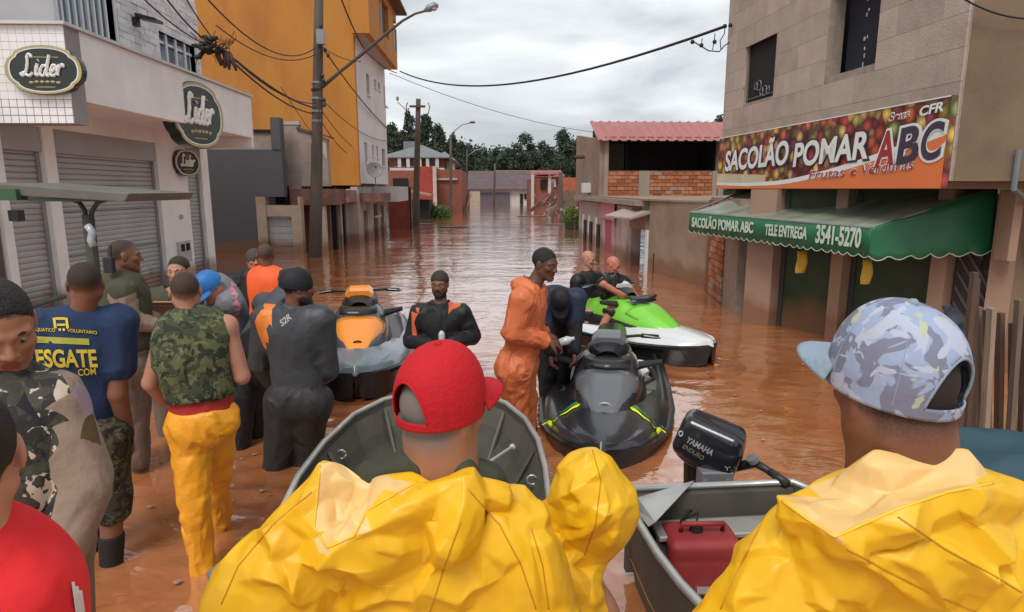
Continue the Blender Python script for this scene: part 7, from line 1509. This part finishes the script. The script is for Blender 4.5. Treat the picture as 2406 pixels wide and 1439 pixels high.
for k_ in (0, 1): MB().hexa([lf(.02 + .0 * k_, .30 + .4 * k_, .2), lf(.06, .30 + .4 * k_, .2), lf(.06, .34 + .4 * k_, .2), lf(.02, .34 + .4 * k_, .2), lf(.16, .5 + .4 * k_, .02), lf(.20, .5 + .4 * k_, .02), lf(.20, .54 + .4 * k_, .02), lf(.16, .54 + .4 * k_, .02)]).build('frame_rib', alur, b2)
MB().loft([[Vector((p.x, p.y, .12)) for p in sc2(.90, .12)], [Vector((p.x, p.y, .12)) for p in sc2(.01, .12)]], cap=False).build('bilge_water', wm, b2)
MB().hexa([Pz(1632, 1378, .16), Pz(1672, 1378, .16), Pz(1672, 1400, .16), Pz(1632, 1400, .16), Pz(1638, 1380, .2), Pz(1668, 1380, .2), Pz(1668, 1396, .2), Pz(1638, 1396, .2)]).build('bracket', alur, b2)
# red fuel tank
ft_ = M('fuel_red', (.25, .022, .025), .6, .15, 4, .2, 20, dirt=(.24, .05, .045), damt=.5); tk = thing('fuel_tank', 'red plastic fuel tank in the motor boat below the stern bench', 'fuel tank', tuple(Pz(1645, 1350, .12)))
c = Pz(1642, 1306, .245); w2 = .165
def tb(p):
    q = np.abs(p - np.array(c)) - np.array([w2 - .04, .115 - .04, .125 - .04]); return np.linalg.norm(np.maximum(q, 0), axis=-1) + np.minimum(np.max(q, axis=-1), 0) - .04
body_mesh('tank_body', [P_(tb, np.array(c) - .25, np.array(c) + .25, .01), rc(c + Vector((-w2 + .01, 0, .05)), c + Vector((-w2 + .01, 0, -.10)), .035, .035, .03, sub=True), rc(c + Vector((-w2 * .7, -.13, .04)), c + Vector((w2 * .8, -.13, .04)), .012, .012, .02, sub=True), rc(c + Vector((-w2 * .2, -.14, .1)), c + Vector((-w2 * .15, -.14, -.12)), .010, .010, .015, sub=True)], .007, ft_, tk)
MB().tube([c + Vector((-.02, 0, .12)), c + Vector((-.02, 0, .155))], .03, 12).build('filler_cap', blackp, tk); MB().tube([c + Vector((-.09, 0, .12)), c + Vector((-.09, -.02, .17)), c + Vector((.10, -.02, .17)), c + Vector((.10, 0, .12))], .012, 8).build('carry_handle', ft_, tk, smooth=True)
MB().box(c + Vector((.16, -.05, -.12)), c + Vector((.33, .10, .06))).build('side_tank', ft_, tk, bevel=.02)
hs2 = MB().tube([c + Vector((-.02, 0, .15)), Py(1640, 1205, 2.75), Py(1600, 1225, 2.7), Py(1620, 1200, 2.85), Py(1680, 1195, 2.95), Py(1665, 1150, 3.1)], .006, 6); tag(hs2.build('fuel_hose', blackp, smooth=True, loc=tuple(c)), 'thin dark fuel hose looping from the red tank to the outboard motor', 'hose')
# outboard motor
om_ = paint('motor_black', (.012, .013, .017), .22); ob = thing('outboard_motor', 'black tiller-steered outboard motor clamped to the stern of the small boat', 'outboard motor', tuple(Py(1670, 1120, 3.25)))
ya = 3.22; c = Py(1664, 1040, ya); ax = (Py(1735, 1075, ya - .05) - Py(1590, 1005, ya + .10)).normalized(); up_ = Vector((0, 0, 1)); sd_ = ax.cross(up_).normalized(); up2 = sd_.cross(ax); Rm_ = np.array(Matrix((ax, sd_ * -1, up2)).transposed())
body_mesh('cowling', [rbox(c - ax * .01 + up2 * .005, (.165, .115, .125), .055, Rm_, .02, taper=-.06), rbox(c + ax * .05 - up2 * .03, (.13, .105, .10), .04, Rm_, .04), rc(c - ax * .10 + up2 * .155 + sd_ * .02, c + ax * .14 + up2 * .135 + sd_ * .02, .03, .03, .03, sub=True)], .006, om_, ob, cuts=[(c - up2 * .105, -up2)])
body_mesh('lower_cowling', [ell(c - up2 * .08, (.17, .115, .08), Rm_, .03)], .007, js_blk, ob, cuts=[(c - up2 * .11, up2)])
MB().tube([c - up2 * .10 - ax * .02, c - up2 * .10 - ax * .02 - Vector((0, 0, .55))], [.075, .055], 12).build('drive_leg', js_blk, ob)
MB().box(c + Vector((-.08, -.16, -.24)), c + Vector((.09, -.06, -.10))).build('clamp_bracket', mtl, ob, bevel=.008)
for dx_ in (-.06, .06): MB().tube([c + Vector((dx_, -.15, -.14)), c + Vector((dx_, -.17, -.30))], .018, 8).build('clamp', mtl, ob)
MB().tube([c + ax * .14 - up2 * .09, Py(1775, 1088, ya - .15), Py(1812, 1110, ya - .25)], [.028, .024, .018], 10).build('tiller', blackp, ob, smooth=True); MB().tube([Py(1808, 1108, ya - .24), Py(1852, 1138, ya - .33)], .021, 10).build('tiller_grip', blackp, ob, smooth=True)
MB().tube([Py(1765, 1075, ya - .18), Py(1772, 1085, ya - .18)], .03, 10).build('throttle_knob', mtl, ob)
cow = [o for o in ob.children if o.name.startswith('cowling')][0]; bpy.context.view_layer.update()
def decal(txt, h, pa, pb, y, mat, off=.0):
    me = text_mesh(txt, 1, mat, off, .001); xx = [v.co.x for v in me.vertices]; A_, B_ = Py(pa[0], pa[1], y), Py(pb[0], pb[1], y); w_ = B_ - A_; x0, x1 = min(xx), max(xx)
    for v in me.vertices: v.co.x = (v.co.x - x0) / (x1 - x0) * w_.length; v.co.y *= h
    hx = w_.normalized(); Z_ = Vector((0, 0, 1)); bv = None
    from mathutils.bvhtree import BVHTree
    tw_ = wloc(cow); bv = BVHTree.FromPolygons([v.co + tw_ for v in cow.data.vertices], [tuple(p.vertices) for p in cow.data.polygons])
    upv = (Z_ - hx * Z_.dot(hx)).normalized(); pw = wloc(ob)
    for v in me.vertices:
        w = A_ + hx * v.co.x + upv * v.co.y; d = (w - C0).normalized(); hit = bv.ray_cast(w - d * .5, d, 1.5); w = hit[0] - d * .003 if hit[0] is not None else w; v.co = w - pw
    link('lettering', me, ob)
lt = M('motor_letter', (.55, .55, .53), .5)
decal('YAMAHA', .045, (1610, 1038), (1672, 1072), ya - .1, lt, .02); decal('ENDURO', .032, (1603, 1052), (1650, 1082), ya - .1, M('motor_letter_gold', (.35, .30, .22), .5), .01); decal('Y.3', .032, (1700, 1105), (1732, 1108), ya - .1, lt, .01)
MB().tube([Py(1597, 1016, ya - .02) + Vector((.010 * math.cos(t_), -.02, .014 * math.sin(t_))) for t_ in [k * .628 for k in range(11)]], .003, 5).build('logo', lt, ob)
# rail, planks and clutter by the right-hand wall
pf = thing('plank_fence', 'row of rough tilted timber planks standing in the water at the right edge', 'fence', tuple(Pz(2340, 1000)))
wd = [M('plank_grey', (.16, .115, .085), .9, .3, 5, .5, 20, stretch=(3, 3, .3)), M('plank_brown', (.11, .065, .045), .9, .3, 5, .5, 20, stretch=(3, 3, .3)), M('plank_pale', (.30, .22, .16), .9, .25, 5, .5, 20, stretch=(3, 3, .3))]
for k, (xb, yb_, xt, yt, w_, m_) in enumerate(((2262, 960, 2290, 640, 10, 1), (2285, 985, 2292, 655, 12, 1), (2312, 985, 2300, 722, 10, 0), (2328, 985, 2330, 725, 13, 2), (2348, 1005, 2318, 728, 9, 0), (2368, 1010, 2350, 735, 12, 1), (2388, 1010, 2395, 705, 11, 0), (2402, 1015, 2380, 760, 10, 1), (2420, 1020, 2412, 740, 12, 1))):
    y = 3.7 + .08 * (k % 3); b0_ = Py(xb, yb_, y) - Vector((0, 0, .5)); t0_ = Py(xt, yt, y); d = t0_ - b0_
    o = link('plank', unit_box('plank', wd[m_]), pf, (b0_ + t0_) / 2 - wloc(pf)); o.scale = (w_ / 1500 * y * 1.5, .03, d.length); o.rotation_euler = d.to_track_quat('Z', 'Y').to_euler()
bd_ = thing('dark_bundle', 'dark cloth bundle hanging by the slatted door behind the camouflage cap', 'bundle', tuple(Py(2250, 800, 5))); body_mesh('cloth', [rc(Py(2236, 752, 5.0), Py(2262, 860, 4.95), .07, .14, .05), rc(Py(2225, 720, 5.0), Py(2240, 760, 5.0), .03, .06, .04)], .02, M('bundle_dark', (.02, .024, .035), .6, .2, 6), bd_, amp=.01, fac=(.07, .02, .8))
tt = M('teal_tarp', (.022, .06, .08), .55, .15, 5, .3, 12); te = thing('teal_tarp', 'dark teal tarpaulin bulging above the water behind the right-hand raincoat', 'tarpaulin', tuple(Pz(2360, 1100)))
body_mesh('cover', [ell(Py(2330, 1215, 2.3), (.40, .35, .33), None, .05), ell(Py(2440, 1240, 2.5), (.5, .4, .26), None, .08)], .015, tt, te, fac=(.13, .035, .8), amp=.010, sc=5, stretch=(1, 1, 1), bounds=(np.array([-9, -9, -.05]), np.array([9, 9, 3])))
c = Pz(2310, 975); tag(MB().ball(c + Vector((0, 0, .03)), (.07, .04, .03), 8, 6).build('floating_litter', c_whi, loc=tuple(c)), 'scrap of white litter floating at the foot of the planks', 'litter')
# ================================================================== foreground figures in yellow raincoats
def coatmat(name, col, dark):
    m = bpy.data.materials.new(name); m.use_nodes = True; t = m.node_tree; b = t.nodes['Principled BSDF']; g = _n(t, 'ShaderNodeNewGeometry')
    nz = _n(t, 'ShaderNodeTexNoise'); nz.inputs['Scale'].default_value = 4; nz.inputs['Detail'].default_value = 5; t.links.new(g.outputs['Position'], nz.inputs[0])
    mx = _n(t, 'ShaderNodeMix', data_type='RGBA'); mx.inputs['A'].default_value = tuple(dark) + (1,); mx.inputs['B'].default_value = tuple(col) + (1,)
    mr = _n(t, 'ShaderNodeMapRange'); mr.inputs[1].default_value = .35; mr.inputs[2].default_value = .6; t.links.new(nz.outputs[0], mr.inputs[0]); t.links.new(mr.outputs[0], mx.inputs[0]); t.links.new(mx.outputs['Result'], b.inputs['Base Color'])
    b.inputs['Roughness'].default_value = .45; b.inputs['Specular IOR Level'].default_value = .4; b.inputs['Coat Weight'].default_value = .05
    v = _n(t, 'ShaderNodeTexVoronoi', feature='SMOOTH_F1'); v.inputs['Scale'].default_value = 9; v.inputs['Smoothness'].default_value = .15
    n4 = _n(t, 'ShaderNodeTexNoise'); n4.inputs['Scale'].default_value = 6; n4.inputs['Detail'].default_value = 3; t.links.new(g.outputs['Position'], n4.inputs[0])
    ad = _n(t, 'ShaderNodeMix', data_type='VECTOR'); ad.inputs[0].default_value = .25; t.links.new(g.outputs['Position'], ad.inputs['A']); t.links.new(n4.outputs[1], ad.inputs['B']); t.links.new(ad.outputs['Result'], v.inputs['Vector'])
    bp = _n(t, 'ShaderNodeBump'); bp.inputs['Strength'].default_value = .22; bp.inputs['Distance'].default_value = .03; t.links.new(v.outputs['Distance'], bp.inputs['Height'])
    n5 = _n(t, 'ShaderNodeTexNoise'); n5.inputs['Scale'].default_value = 400; t.links.new(g.outputs['Position'], n5.inputs[0]); b2_ = _n(t, 'ShaderNodeBump'); b2_.inputs['Strength'].default_value = .15; b2_.inputs['Distance'].default_value = .001
    t.links.new(n5.outputs[0], b2_.inputs['Height']); t.links.new(bp.outputs[0], b2_.inputs['Normal']); t.links.new(b2_.outputs[0], b.inputs['Normal']); return m
rain = coatmat('raincoat_yellow', (.82, .47, .010), (.76, .40, .008)); lining = coatmat('raincoat_lining', (.78, .52, .20), (.72, .45, .17))
def creases(lines, y0):
    """raised and sunk folds following lines; width and height in metres at the coat"""
    def f(V, N):
        d = V - np.array([0, 0, CH]); cy, sy = math.cos(YAW), math.sin(YAW); x = d[:, 0] * cy - d[:, 1] * sy; y = d[:, 0] * sy + d[:, 1] * cy; c, s = math.cos(TH), math.sin(TH)
        dep = y * c - d[:, 2] * s; up = y * s + d[:, 2] * c; px = 1203 + CF * x / dep; py = 719.5 - CF * up / dep; disp = np.zeros(len(V)); front = (np.sum(N * d, 1) < 0)
        for pts, h, wa, wb in lines:
            best = np.full(len(V), 1e9); sgn = np.zeros(len(V)); tt = np.zeros(len(V)); n = len(pts) - 1
            for i in range(n):
                (x0, y0_), (x1, y1) = pts[i], pts[i + 1]; ex, ey = x1 - x0, y1 - y0_; L2 = ex * ex + ey * ey; t_ = np.clip(((px - x0) * ex + (py - y0_) * ey) / L2, 0, 1); qx = px - x0 - t_ * ex; qy = py - y0_ - t_ * ey; dd = np.hypot(qx, qy); m = dd < best; best = np.where(m, dd, best); sgn = np.where(m, np.sign(ex * qy - ey * qx), sgn); tt = np.where(m, (i + t_) / n, tt)
            w_ = np.where(sgn > 0, wa, wb); fade = np.clip(np.minimum(tt, 1 - tt) * 5, .15, 1) if h > 0 or True else 1
            disp += 1.35 * h * np.exp(-(best / w_) ** 1.15) * fade
        return V + N * (disp * front)[:, None]
    return f
def crumple(V, N, amp, sc, seed=0.):
    """flat facets meeting at sharp folds: distance to the nearest of a few scattered cells"""
    rs = np.random.RandomState(int(seed) + 5); lo, hi = V.min(0), V.max(0); n = int(np.prod((hi - lo) * sc)) + 8; C = rs.uniform(lo - .05, hi + .05, (n, 3)); G = rs.normal(size=(n, 3)); G /= np.linalg.norm(G, axis=1)[:, None]; out = np.zeros(len(V))
    W = V + .035 * np.stack([pnoise(V * 7), pnoise(V * 7 + 9), pnoise(V * 7 + 21)], 1)
    for a in range(0, len(V), 20000):
        D = ((W[a:a + 20000, None] - C[None]) ** 2).sum(-1); k = np.argsort(D, 1)[:, :2]; r_ = np.arange(len(k)); h0 = ((W[a:a + 20000] - C[k[:, 0]]) * G[k[:, 0]]).sum(1); h1 = ((W[a:a + 20000] - C[k[:, 1]]) * G[k[:, 1]]).sum(1); d0, d1 = np.sqrt(D[r_, k[:, 0]]), np.sqrt(D[r_, k[:, 1]])
        t_ = np.clip((d1 - d0) / (.12 * (d0 + d1)), 0, 1) * .5 + .5; out[a:a + 20000] = h0 * t_ + h1 * (1 - t_)
    return V + N * (out * amp)[:, None]
def P2(px, py, y): return Py(px, py, y)
# --- man in the red cap
J = skel(1.42, (1042, 965), (1050, 1125), (1040, 1900), 36, 1.02, dict(sl=(790, 1205), el=(610, 1420, -.02), wl=(640, 1650, .2), sr=(1215, 1215), er=(1300, 1480), wr=(1300, 1650, .2)), (42, 0, -3))
def capred(root, J_, T_): cap_on(M('cap_red', (.47, .006, .012), .8, .06, 5, .35, 90), brim=True, big=1.03, lift=.016, pitch=4, back=True, drop=.13, hgt=1.1)(root, J_, T_)
m17 = make_person('man in red cap and crumpled yellow raincoat, back to camera in front of the boat', J, 'tan', [], hair=hairg, hands='', step=.010, hstep=.004, eyes=False, legs=True, bulk=.72, nr=1.42, fade=True, hs=1.0, nape=.035)
capred(m17, J, None)
cshirt = M('shirt_dark_olive', (.045, .048, .030), .85, .2, 8, .5, 40)
body_mesh('shirt', [rc(J['neck'] + Vector((0, .02, -.05)), J['neck'] + Vector((0, .01, .015)), .085, .070, .02), rc(P2(900, 1135, 1.42), P2(1140, 1135, 1.42), .05, .05, .04), ell(P2(980, 1180, 1.44), (.16, .10, .07), None, .04), rc(P2(870, 1120, 1.40), P2(1010, 1085, 1.38), .035, .04, .03), rc(P2(1010, 1090, 1.38), P2(1090, 1110, 1.36), .03, .03, .03)], .006, cshirt, m17, amp=.004, sc=14)
y = 1.40
pr = [ell(P2(1010, 1420, y + .03), (.25, .14, .34), None, .05), rc(P2(900, 1230, y + .03), P2(1190, 1225, y + .03), .085, .085, .06), rc(P2(800, 1200, y), P2(960, 1215, y), .070, .10, .05), rc(P2(795, 1215, y), P2(620, 1420, y - .03), .088, .125, .05), rc(P2(620, 1420, y - .03), P2(640, 1600, y + .02), .13, .13, .05),
      rc(P2(1200, 1250, y), P2(1250, 1500, y), .095, .14, .05), ell(P2(900, 1225, y - .07), (.17, .075, .10), np.array(Matrix.Rotation(R(-16), 3, 'Y')), .03),
      rc(P2(775, 1118, y - .02), P2(840, 1160, y - .05), .024, .03, .03), rc(P2(770, 1120, y - .02), P2(690, 1220, y - .02), .03, .05, .04),
      rc(P2(870, 1262, y - .13), P2(985, 1180, y - .12), .020, .022, .025), rc(P2(985, 1180, y - .12), P2(1090, 1130, y - .06), .022, .022, .025), rc(P2(1090, 1130, y - .06), P2(1185, 1165, y - .05), .022, .026, .03), rc(P2(1085, 1140, y - .08), P2(1060, 1250, y - .10), .03, .05, .04),
      ell(P2(820, 1175, y - .09), (.050, .06, .085), np.array(Matrix.Rotation(R(25), 3, 'Y')), .03, True),
      rc(J['neck'] + Vector((0, 0, .15)), J['neck'] + Vector((.0, .0, .015)), .09, .082, .02, sub=True), rc(P2(930, 1085, y), P2(1040, 1085, y), .035, .045, .02, sub=True)]
L17 = [([(1095, 1130), (1070, 1220), (1010, 1330), (960, 1439)], .020, 14, 60), ([(1110, 1135), (1190, 1230), (1240, 1330), (1270, 1439)], .016, 50, 12), ([(1250, 1245), (1275, 1330), (1300, 1439)], .016, 12, 45),
       ([(985, 1190), (900, 1235), (830, 1270), (760, 1310)], .016, 60, 10), ([(870, 1130), (845, 1180), (860, 1250)], .010, 20, 8), ([(690, 1320), (800, 1300), (880, 1330), (960, 1370)], .020, 12, 45), ([(840, 1310), (900, 1360), (940, 1370)], .016, 30, 8),
       ([(760, 1290), (790, 1350), (790, 1400)], .014, 10, 30), ([(870, 1270), (960, 1290)], .012, 8, 22), ([(500, 1380), (570, 1290), (700, 1200), (760, 1130)], .016, 40, 10), ([(640, 1220), (660, 1290), (610, 1400)], .016, 10, 34), ([(560, 1370), (660, 1360), (700, 1420)], .020, 10, 36), ([(720, 1240), (700, 1300), (640, 1330)], -.014, 12, 20),
       ([(830, 1110), (800, 1160), (790, 1230)], .008, 10, 14), ([(760, 1170), (860, 1190)], -.006, 8, 10), ([(1060, 1439), (1100, 1380), (1180, 1350)], .016, 12, 50), ([(820, 1439), (900, 1400), (1000, 1410)], .018, 10, 40), ([(980, 1240), (1020, 1300)], -.010, 10, 14)]
seam = [((1095, 1150), (1180, 1250), (1230, 1340), (1262, 1439))]
body_mesh('raincoat', pr, .0085, [rain, lining], m17, rel=2, fac=(.046, .007, .62, 3, 4), bounds=(np.array([-2, .9, .75]), np.array([2, 2.2, 2])),
          paint=lambda c, n: (poly_mask(c, [(752, 1092), (780, 1083), (852, 1108), (985, 1128), (930, 1160), (862, 1200), (832, 1262), (770, 1290), (738, 1240)])).astype(int),
          post=lambda V, N: creases(L17, 1.4)(crumple(V, N, .012, 8, 1), N))

# --- hooded figure beyond his right shoulder
hd_ = thing('person', 'person hidden under a yellow raincoat hood, right beside the man in the red cap', 'person', (.38, 1.7, -.5)); y = 1.66
SKm = body_mesh('body', [ell(P2(1385, 1175, y), (.075, .09, .11), None, .02), rc(P2(1385, 1200, y), P2(1370, 1330, y), .055, .06, .03), ell(P2(1350, 1560, y), (.16, .10, .3), None, .04), rc(P2(1340, 1700, y), Vector((.3, y, -.5)), .12, .10, .04)], .014, SK['tan'], hd_)
pr = [ell(P2(1385, 1150, y - .01), (.092, .11, .115), None, .03), ell(P2(1415, 1205, y - .01), (.080, .10, .115), None, .05), rc(P2(1355, 1180, y), P2(1310, 1235, y + .02), .075, .06, .05), rc(P2(1320, 1235, y + .03), P2(1225, 1245, y + .02), .055, .07, .04), rc(P2(1440, 1185, y), P2(1395, 1315, y), .075, .035, .04), rc(P2(1310, 1300, y - .02), P2(1350, 1480, y - .02), .08, .11, .05), rc(P2(1250, 1290, y), P2(1270, 1480, y), .09, .13, .05), rc(P2(1370, 1370, y), P2(1395, 1500, y), .03, .06, .05)]
L18 = [([(1290, 1185), (1350, 1160), (1400, 1120), (1430, 1080)], .014, 12, 34), ([(1300, 1220), (1370, 1230), (1440, 1190)], .012, 10, 26), ([(1320, 1262), (1370, 1250), (1430, 1200), (1465, 1160)], .014, 30, 8), ([(1325, 1268), (1340, 1330), (1395, 1345)], -.022, 12, 20), ([(1300, 1110), (1350, 1100), (1400, 1075)], .008, 10, 20), ([(1420, 1300), (1445, 1240), (1460, 1190)], .010, 18, 9), ([(1330, 1300), (1360, 1380), (1400, 1439)], .018, 10, 30), ([(1240, 1290), (1290, 1330), (1330, 1420)], .015, 10, 34), ([(1340, 1130), (1370, 1180), (1350, 1210)], .010, 8, 20), ([(1410, 1130), (1425, 1180), (1400, 1230)], .010, 20, 8), ([(1270, 1210), (1300, 1250), (1325, 1262)], -.018, 12, 18)]
body_mesh('raincoat', pr, .0078, rain, hd_, rel=2, fac=(.040, .006, .62, 3, 5), bounds=(np.array([-2, .9, .55]), np.array([2, 2.2, 2])), post=lambda V, N: creases(L18, 1.6)(crumple(V, N, .012, 8, 2), N))
# --- man in the pale camouflage cap
J = skel(1.02, (2098, 915), (2120, 1110), (2140, 2100), -22, 1.0, dict(sl=(1860, 1280), el=(1720, 1560), wl=(1760, 1760, .2), sr=(2420, 1280), er=(2520, 1560), wr=(2500, 1700, .2)), (-4, 2, 4))
m19 = make_person('man in pale blue-grey camouflage cap and yellow raincoat, back to camera at right', J, 'brown', [], hair=hairb, hands='', step=.010, hstep=.004, eyes=False, bulk=.72, nr=1.45, fade=True, shell=False, hs=1.0, nape=.02)
cm19 = camo('cap_camouflage', [(.30, .36, .50), (.19, .20, .27), (.42, .44, .54), (.42, .45, .30)], 13, .8, .25, dist=1.0, th=(.49, .56, .63)); blb = M('cap_brim_blue', (.24, .31, .38), .75, .06, 6, .3, 90)
cap_on(cm19, brim=True, brim_mat=blb, big=1.0, lift=.014, pitch=8, yaw=-24, back=True, drop=.13, hgt=1.08)(m19, J, None)
y = .98
pr = [ell(P2(2150, 1560, y + .04), (.27, .14, .34), None, .05), rc(P2(1950, 1290, y + .03), P2(2330, 1290, y + .03), .085, .085, .06), rc(P2(1900, 1290, y + .02), P2(1745, 1560, y), .080, .115, .05), rc(P2(2400, 1290, y + .02), P2(2500, 1560, y), .080, .115, .05),
      rc(P2(1975, 1160, y - .01), P2(2060, 1104, y - .045), .024, .022, .03), rc(P2(2060, 1104, y - .045), P2(2250, 1100, y - .045), .022, .022, .03), rc(P2(2250, 1100, y - .045), P2(2340, 1165, y - .03), .022, .034, .04),
      ell(P2(2110, 1270, y - .05), (.165, .060, .085), None, .04), rc(P2(1850, 1200, y - .03), P2(1970, 1275, y - .10), .014, .018, .02), rc(P2(1970, 1275, y - .10), P2(2110, 1215, y - .11), .018, .018, .02), rc(P2(2110, 1215, y - .11), P2(2260, 1165, y - .08), .018, .018, .03), rc(P2(1850, 1200, y - .02), P2(1990, 1130, y + .02), .016, .02, .02), rc(P2(2260, 1165, y - .08), P2(2380, 1160, y - .02), .02, .03, .03),
      rc(J['neck'] + Vector((0, 0, .15)), J['neck'] + Vector((.0, .012, .012)), .074, .066, .01, sub=True)]
L19 = [([(1835, 1178), (1900, 1230), (1965, 1270), (2050, 1330), (2150, 1390), (2260, 1439)], .016, 10, 60), ([(1960, 1265), (2110, 1200), (2230, 1160), (2340, 1140)], .010, 40, 8), ([(2100, 1215), (2230, 1290), (2350, 1360), (2406, 1400)], .014, 40, 10), ([(2050, 1280), (2160, 1330), (2220, 1420)], .012, 14, 40), ([(2260, 1180), (2290, 1250), (2360, 1330), (2360, 1439)], .012, 12, 40), ([(1720, 1330), (1830, 1290), (1900, 1200)], .014, 12, 50), ([(1700, 1439), (1800, 1380), (1860, 1300)], .016, 14, 50), ([(1880, 1400), (2000, 1439)], .014, 10, 40), ([(1900, 1439), (1960, 1380), (2010, 1390), (2060, 1439)], .014, 12, 24), ([(2150, 1240), (2260, 1215)], .006, 8, 20), ([(2000, 1150), (2080, 1170), (2180, 1150)], .005, 10, 24), ([(2380, 1250), (2300, 1330), (2280, 1439)], .012, 30, 10), ([(1900, 1190), (1990, 1210)], .004, 8, 18)]
body_mesh('raincoat', pr, .0068, [rain, lining], m19, rel=2, fac=(.038, .0048, .6, 3, 6), bounds=(np.array([-.2, .6, 1.0]), np.array([1.15, 1.4, 2])), paint=lambda c, n: (poly_mask(c, [(1838, 1176), (1990, 1110), (2050, 1060), (2290, 1060), (2342, 1132), (2225, 1155), (2105, 1196), (1962, 1262)])).astype(int), post=lambda V, N: creases(L19, 1.0)(crumple(V, N, .012, 8, 3), N))

# --- welded seams and hems of the raincoats, following the finished folds
def seams(owner, lines, r_=.0016, name='seam', mat=None):
    from mathutils.bvhtree import BVHTree
    ob = [o for o in owner.children if o.name.startswith('raincoat')][0]; dg = bpy.context.evaluated_depsgraph_get(); ev = ob.evaluated_get(dg); me = ev.to_mesh(); w0 = wloc(ob); bv = BVHTree.FromPolygons([v.co + w0 for v in me.vertices], [tuple(p.vertices) for p in me.polygons])
    for ln in lines:
        pts = []
        for i in range(len(ln) - 1):
            for k in range(14):
                t_ = k / 14; px = ln[i][0] * (1 - t_) + ln[i + 1][0] * t_; py = ln[i][1] * (1 - t_) + ln[i + 1][1] * t_; d = ray(px, py).normalized(); h = bv.ray_cast(C0, d, 5)
                if h[0] is not None: pts.append(h[0] - d * .0006)
        if len(pts) > 3: MB().tube(pts, r_, 5).build(name, mat, owner, smooth=True)
    ev.to_mesh_clear()
sm1 = M('raincoat_seam', (.52, .24, .008), .5, .05); sm2 = M('raincoat_hem', (.84, .50, .03), .45, .05)
seams(m17, [((1100, 1150), (1175, 1235), (1225, 1330), (1262, 1439)), ((1248, 1240), (1275, 1330), (1290, 1439)), ((1010, 1439), (1045, 1330), (1085, 1220)), ((520, 1420), (560, 1330), (640, 1235), (740, 1150))], mat=sm1)
seams(m17, [((752, 1094), (738, 1240), (770, 1288), (832, 1260), (862, 1200), (930, 1160), (985, 1130))], .0028, 'hem', sm2)
seams(m19, [((1990, 1290), (2090, 1345), (2200, 1400), (2300, 1439)), ((2110, 1215), (2220, 1290), (2330, 1350), (2406, 1395)), ((1800, 1210), (1740, 1330), (1690, 1439))], mat=sm1)
seams(m19, [((1838, 1178), (1900, 1222), (1962, 1262), (2105, 1198), (2225, 1157), (2342, 1134))], .0026, 'hem', sm2)
seams(hd_, [((1392, 1058), (1412, 1130), (1400, 1230), (1372, 1310)), ((1300, 1290), (1340, 1370), (1360, 1439))], mat=sm1)
# flecks drifting on the flood
V = []; Fq = []; rg = random.Random(21)
for k in range(170):
    p = Pz(rg.uniform(200, 2300), 500 + 900 * rg.random() ** 1.3, .018); r0_ = rg.uniform(.006, .022); i = len(V); n = rg.choice((4, 5, 6)); a0_ = rg.uniform(0, 6)
    V += [p + Vector((math.cos(a0_ + 6.283 * j / n) * r0_ * rg.uniform(.6, 1.5), math.sin(a0_ + 6.283 * j / n) * r0_, 0)) for j in range(n)]; V.append(p + Vector((0, 0, .006))); Fq += [(i + j, i + (j + 1) % n, i + n) for j in range(n)]
tag(link('floating_flecks', mkmesh('floating_flecks', V, Fq, M('fleck', (.30, .22, .15), .9, .5, 40))), 'small bits of plant litter and foam drifting on the flood water', 'litter', kind='stuff')
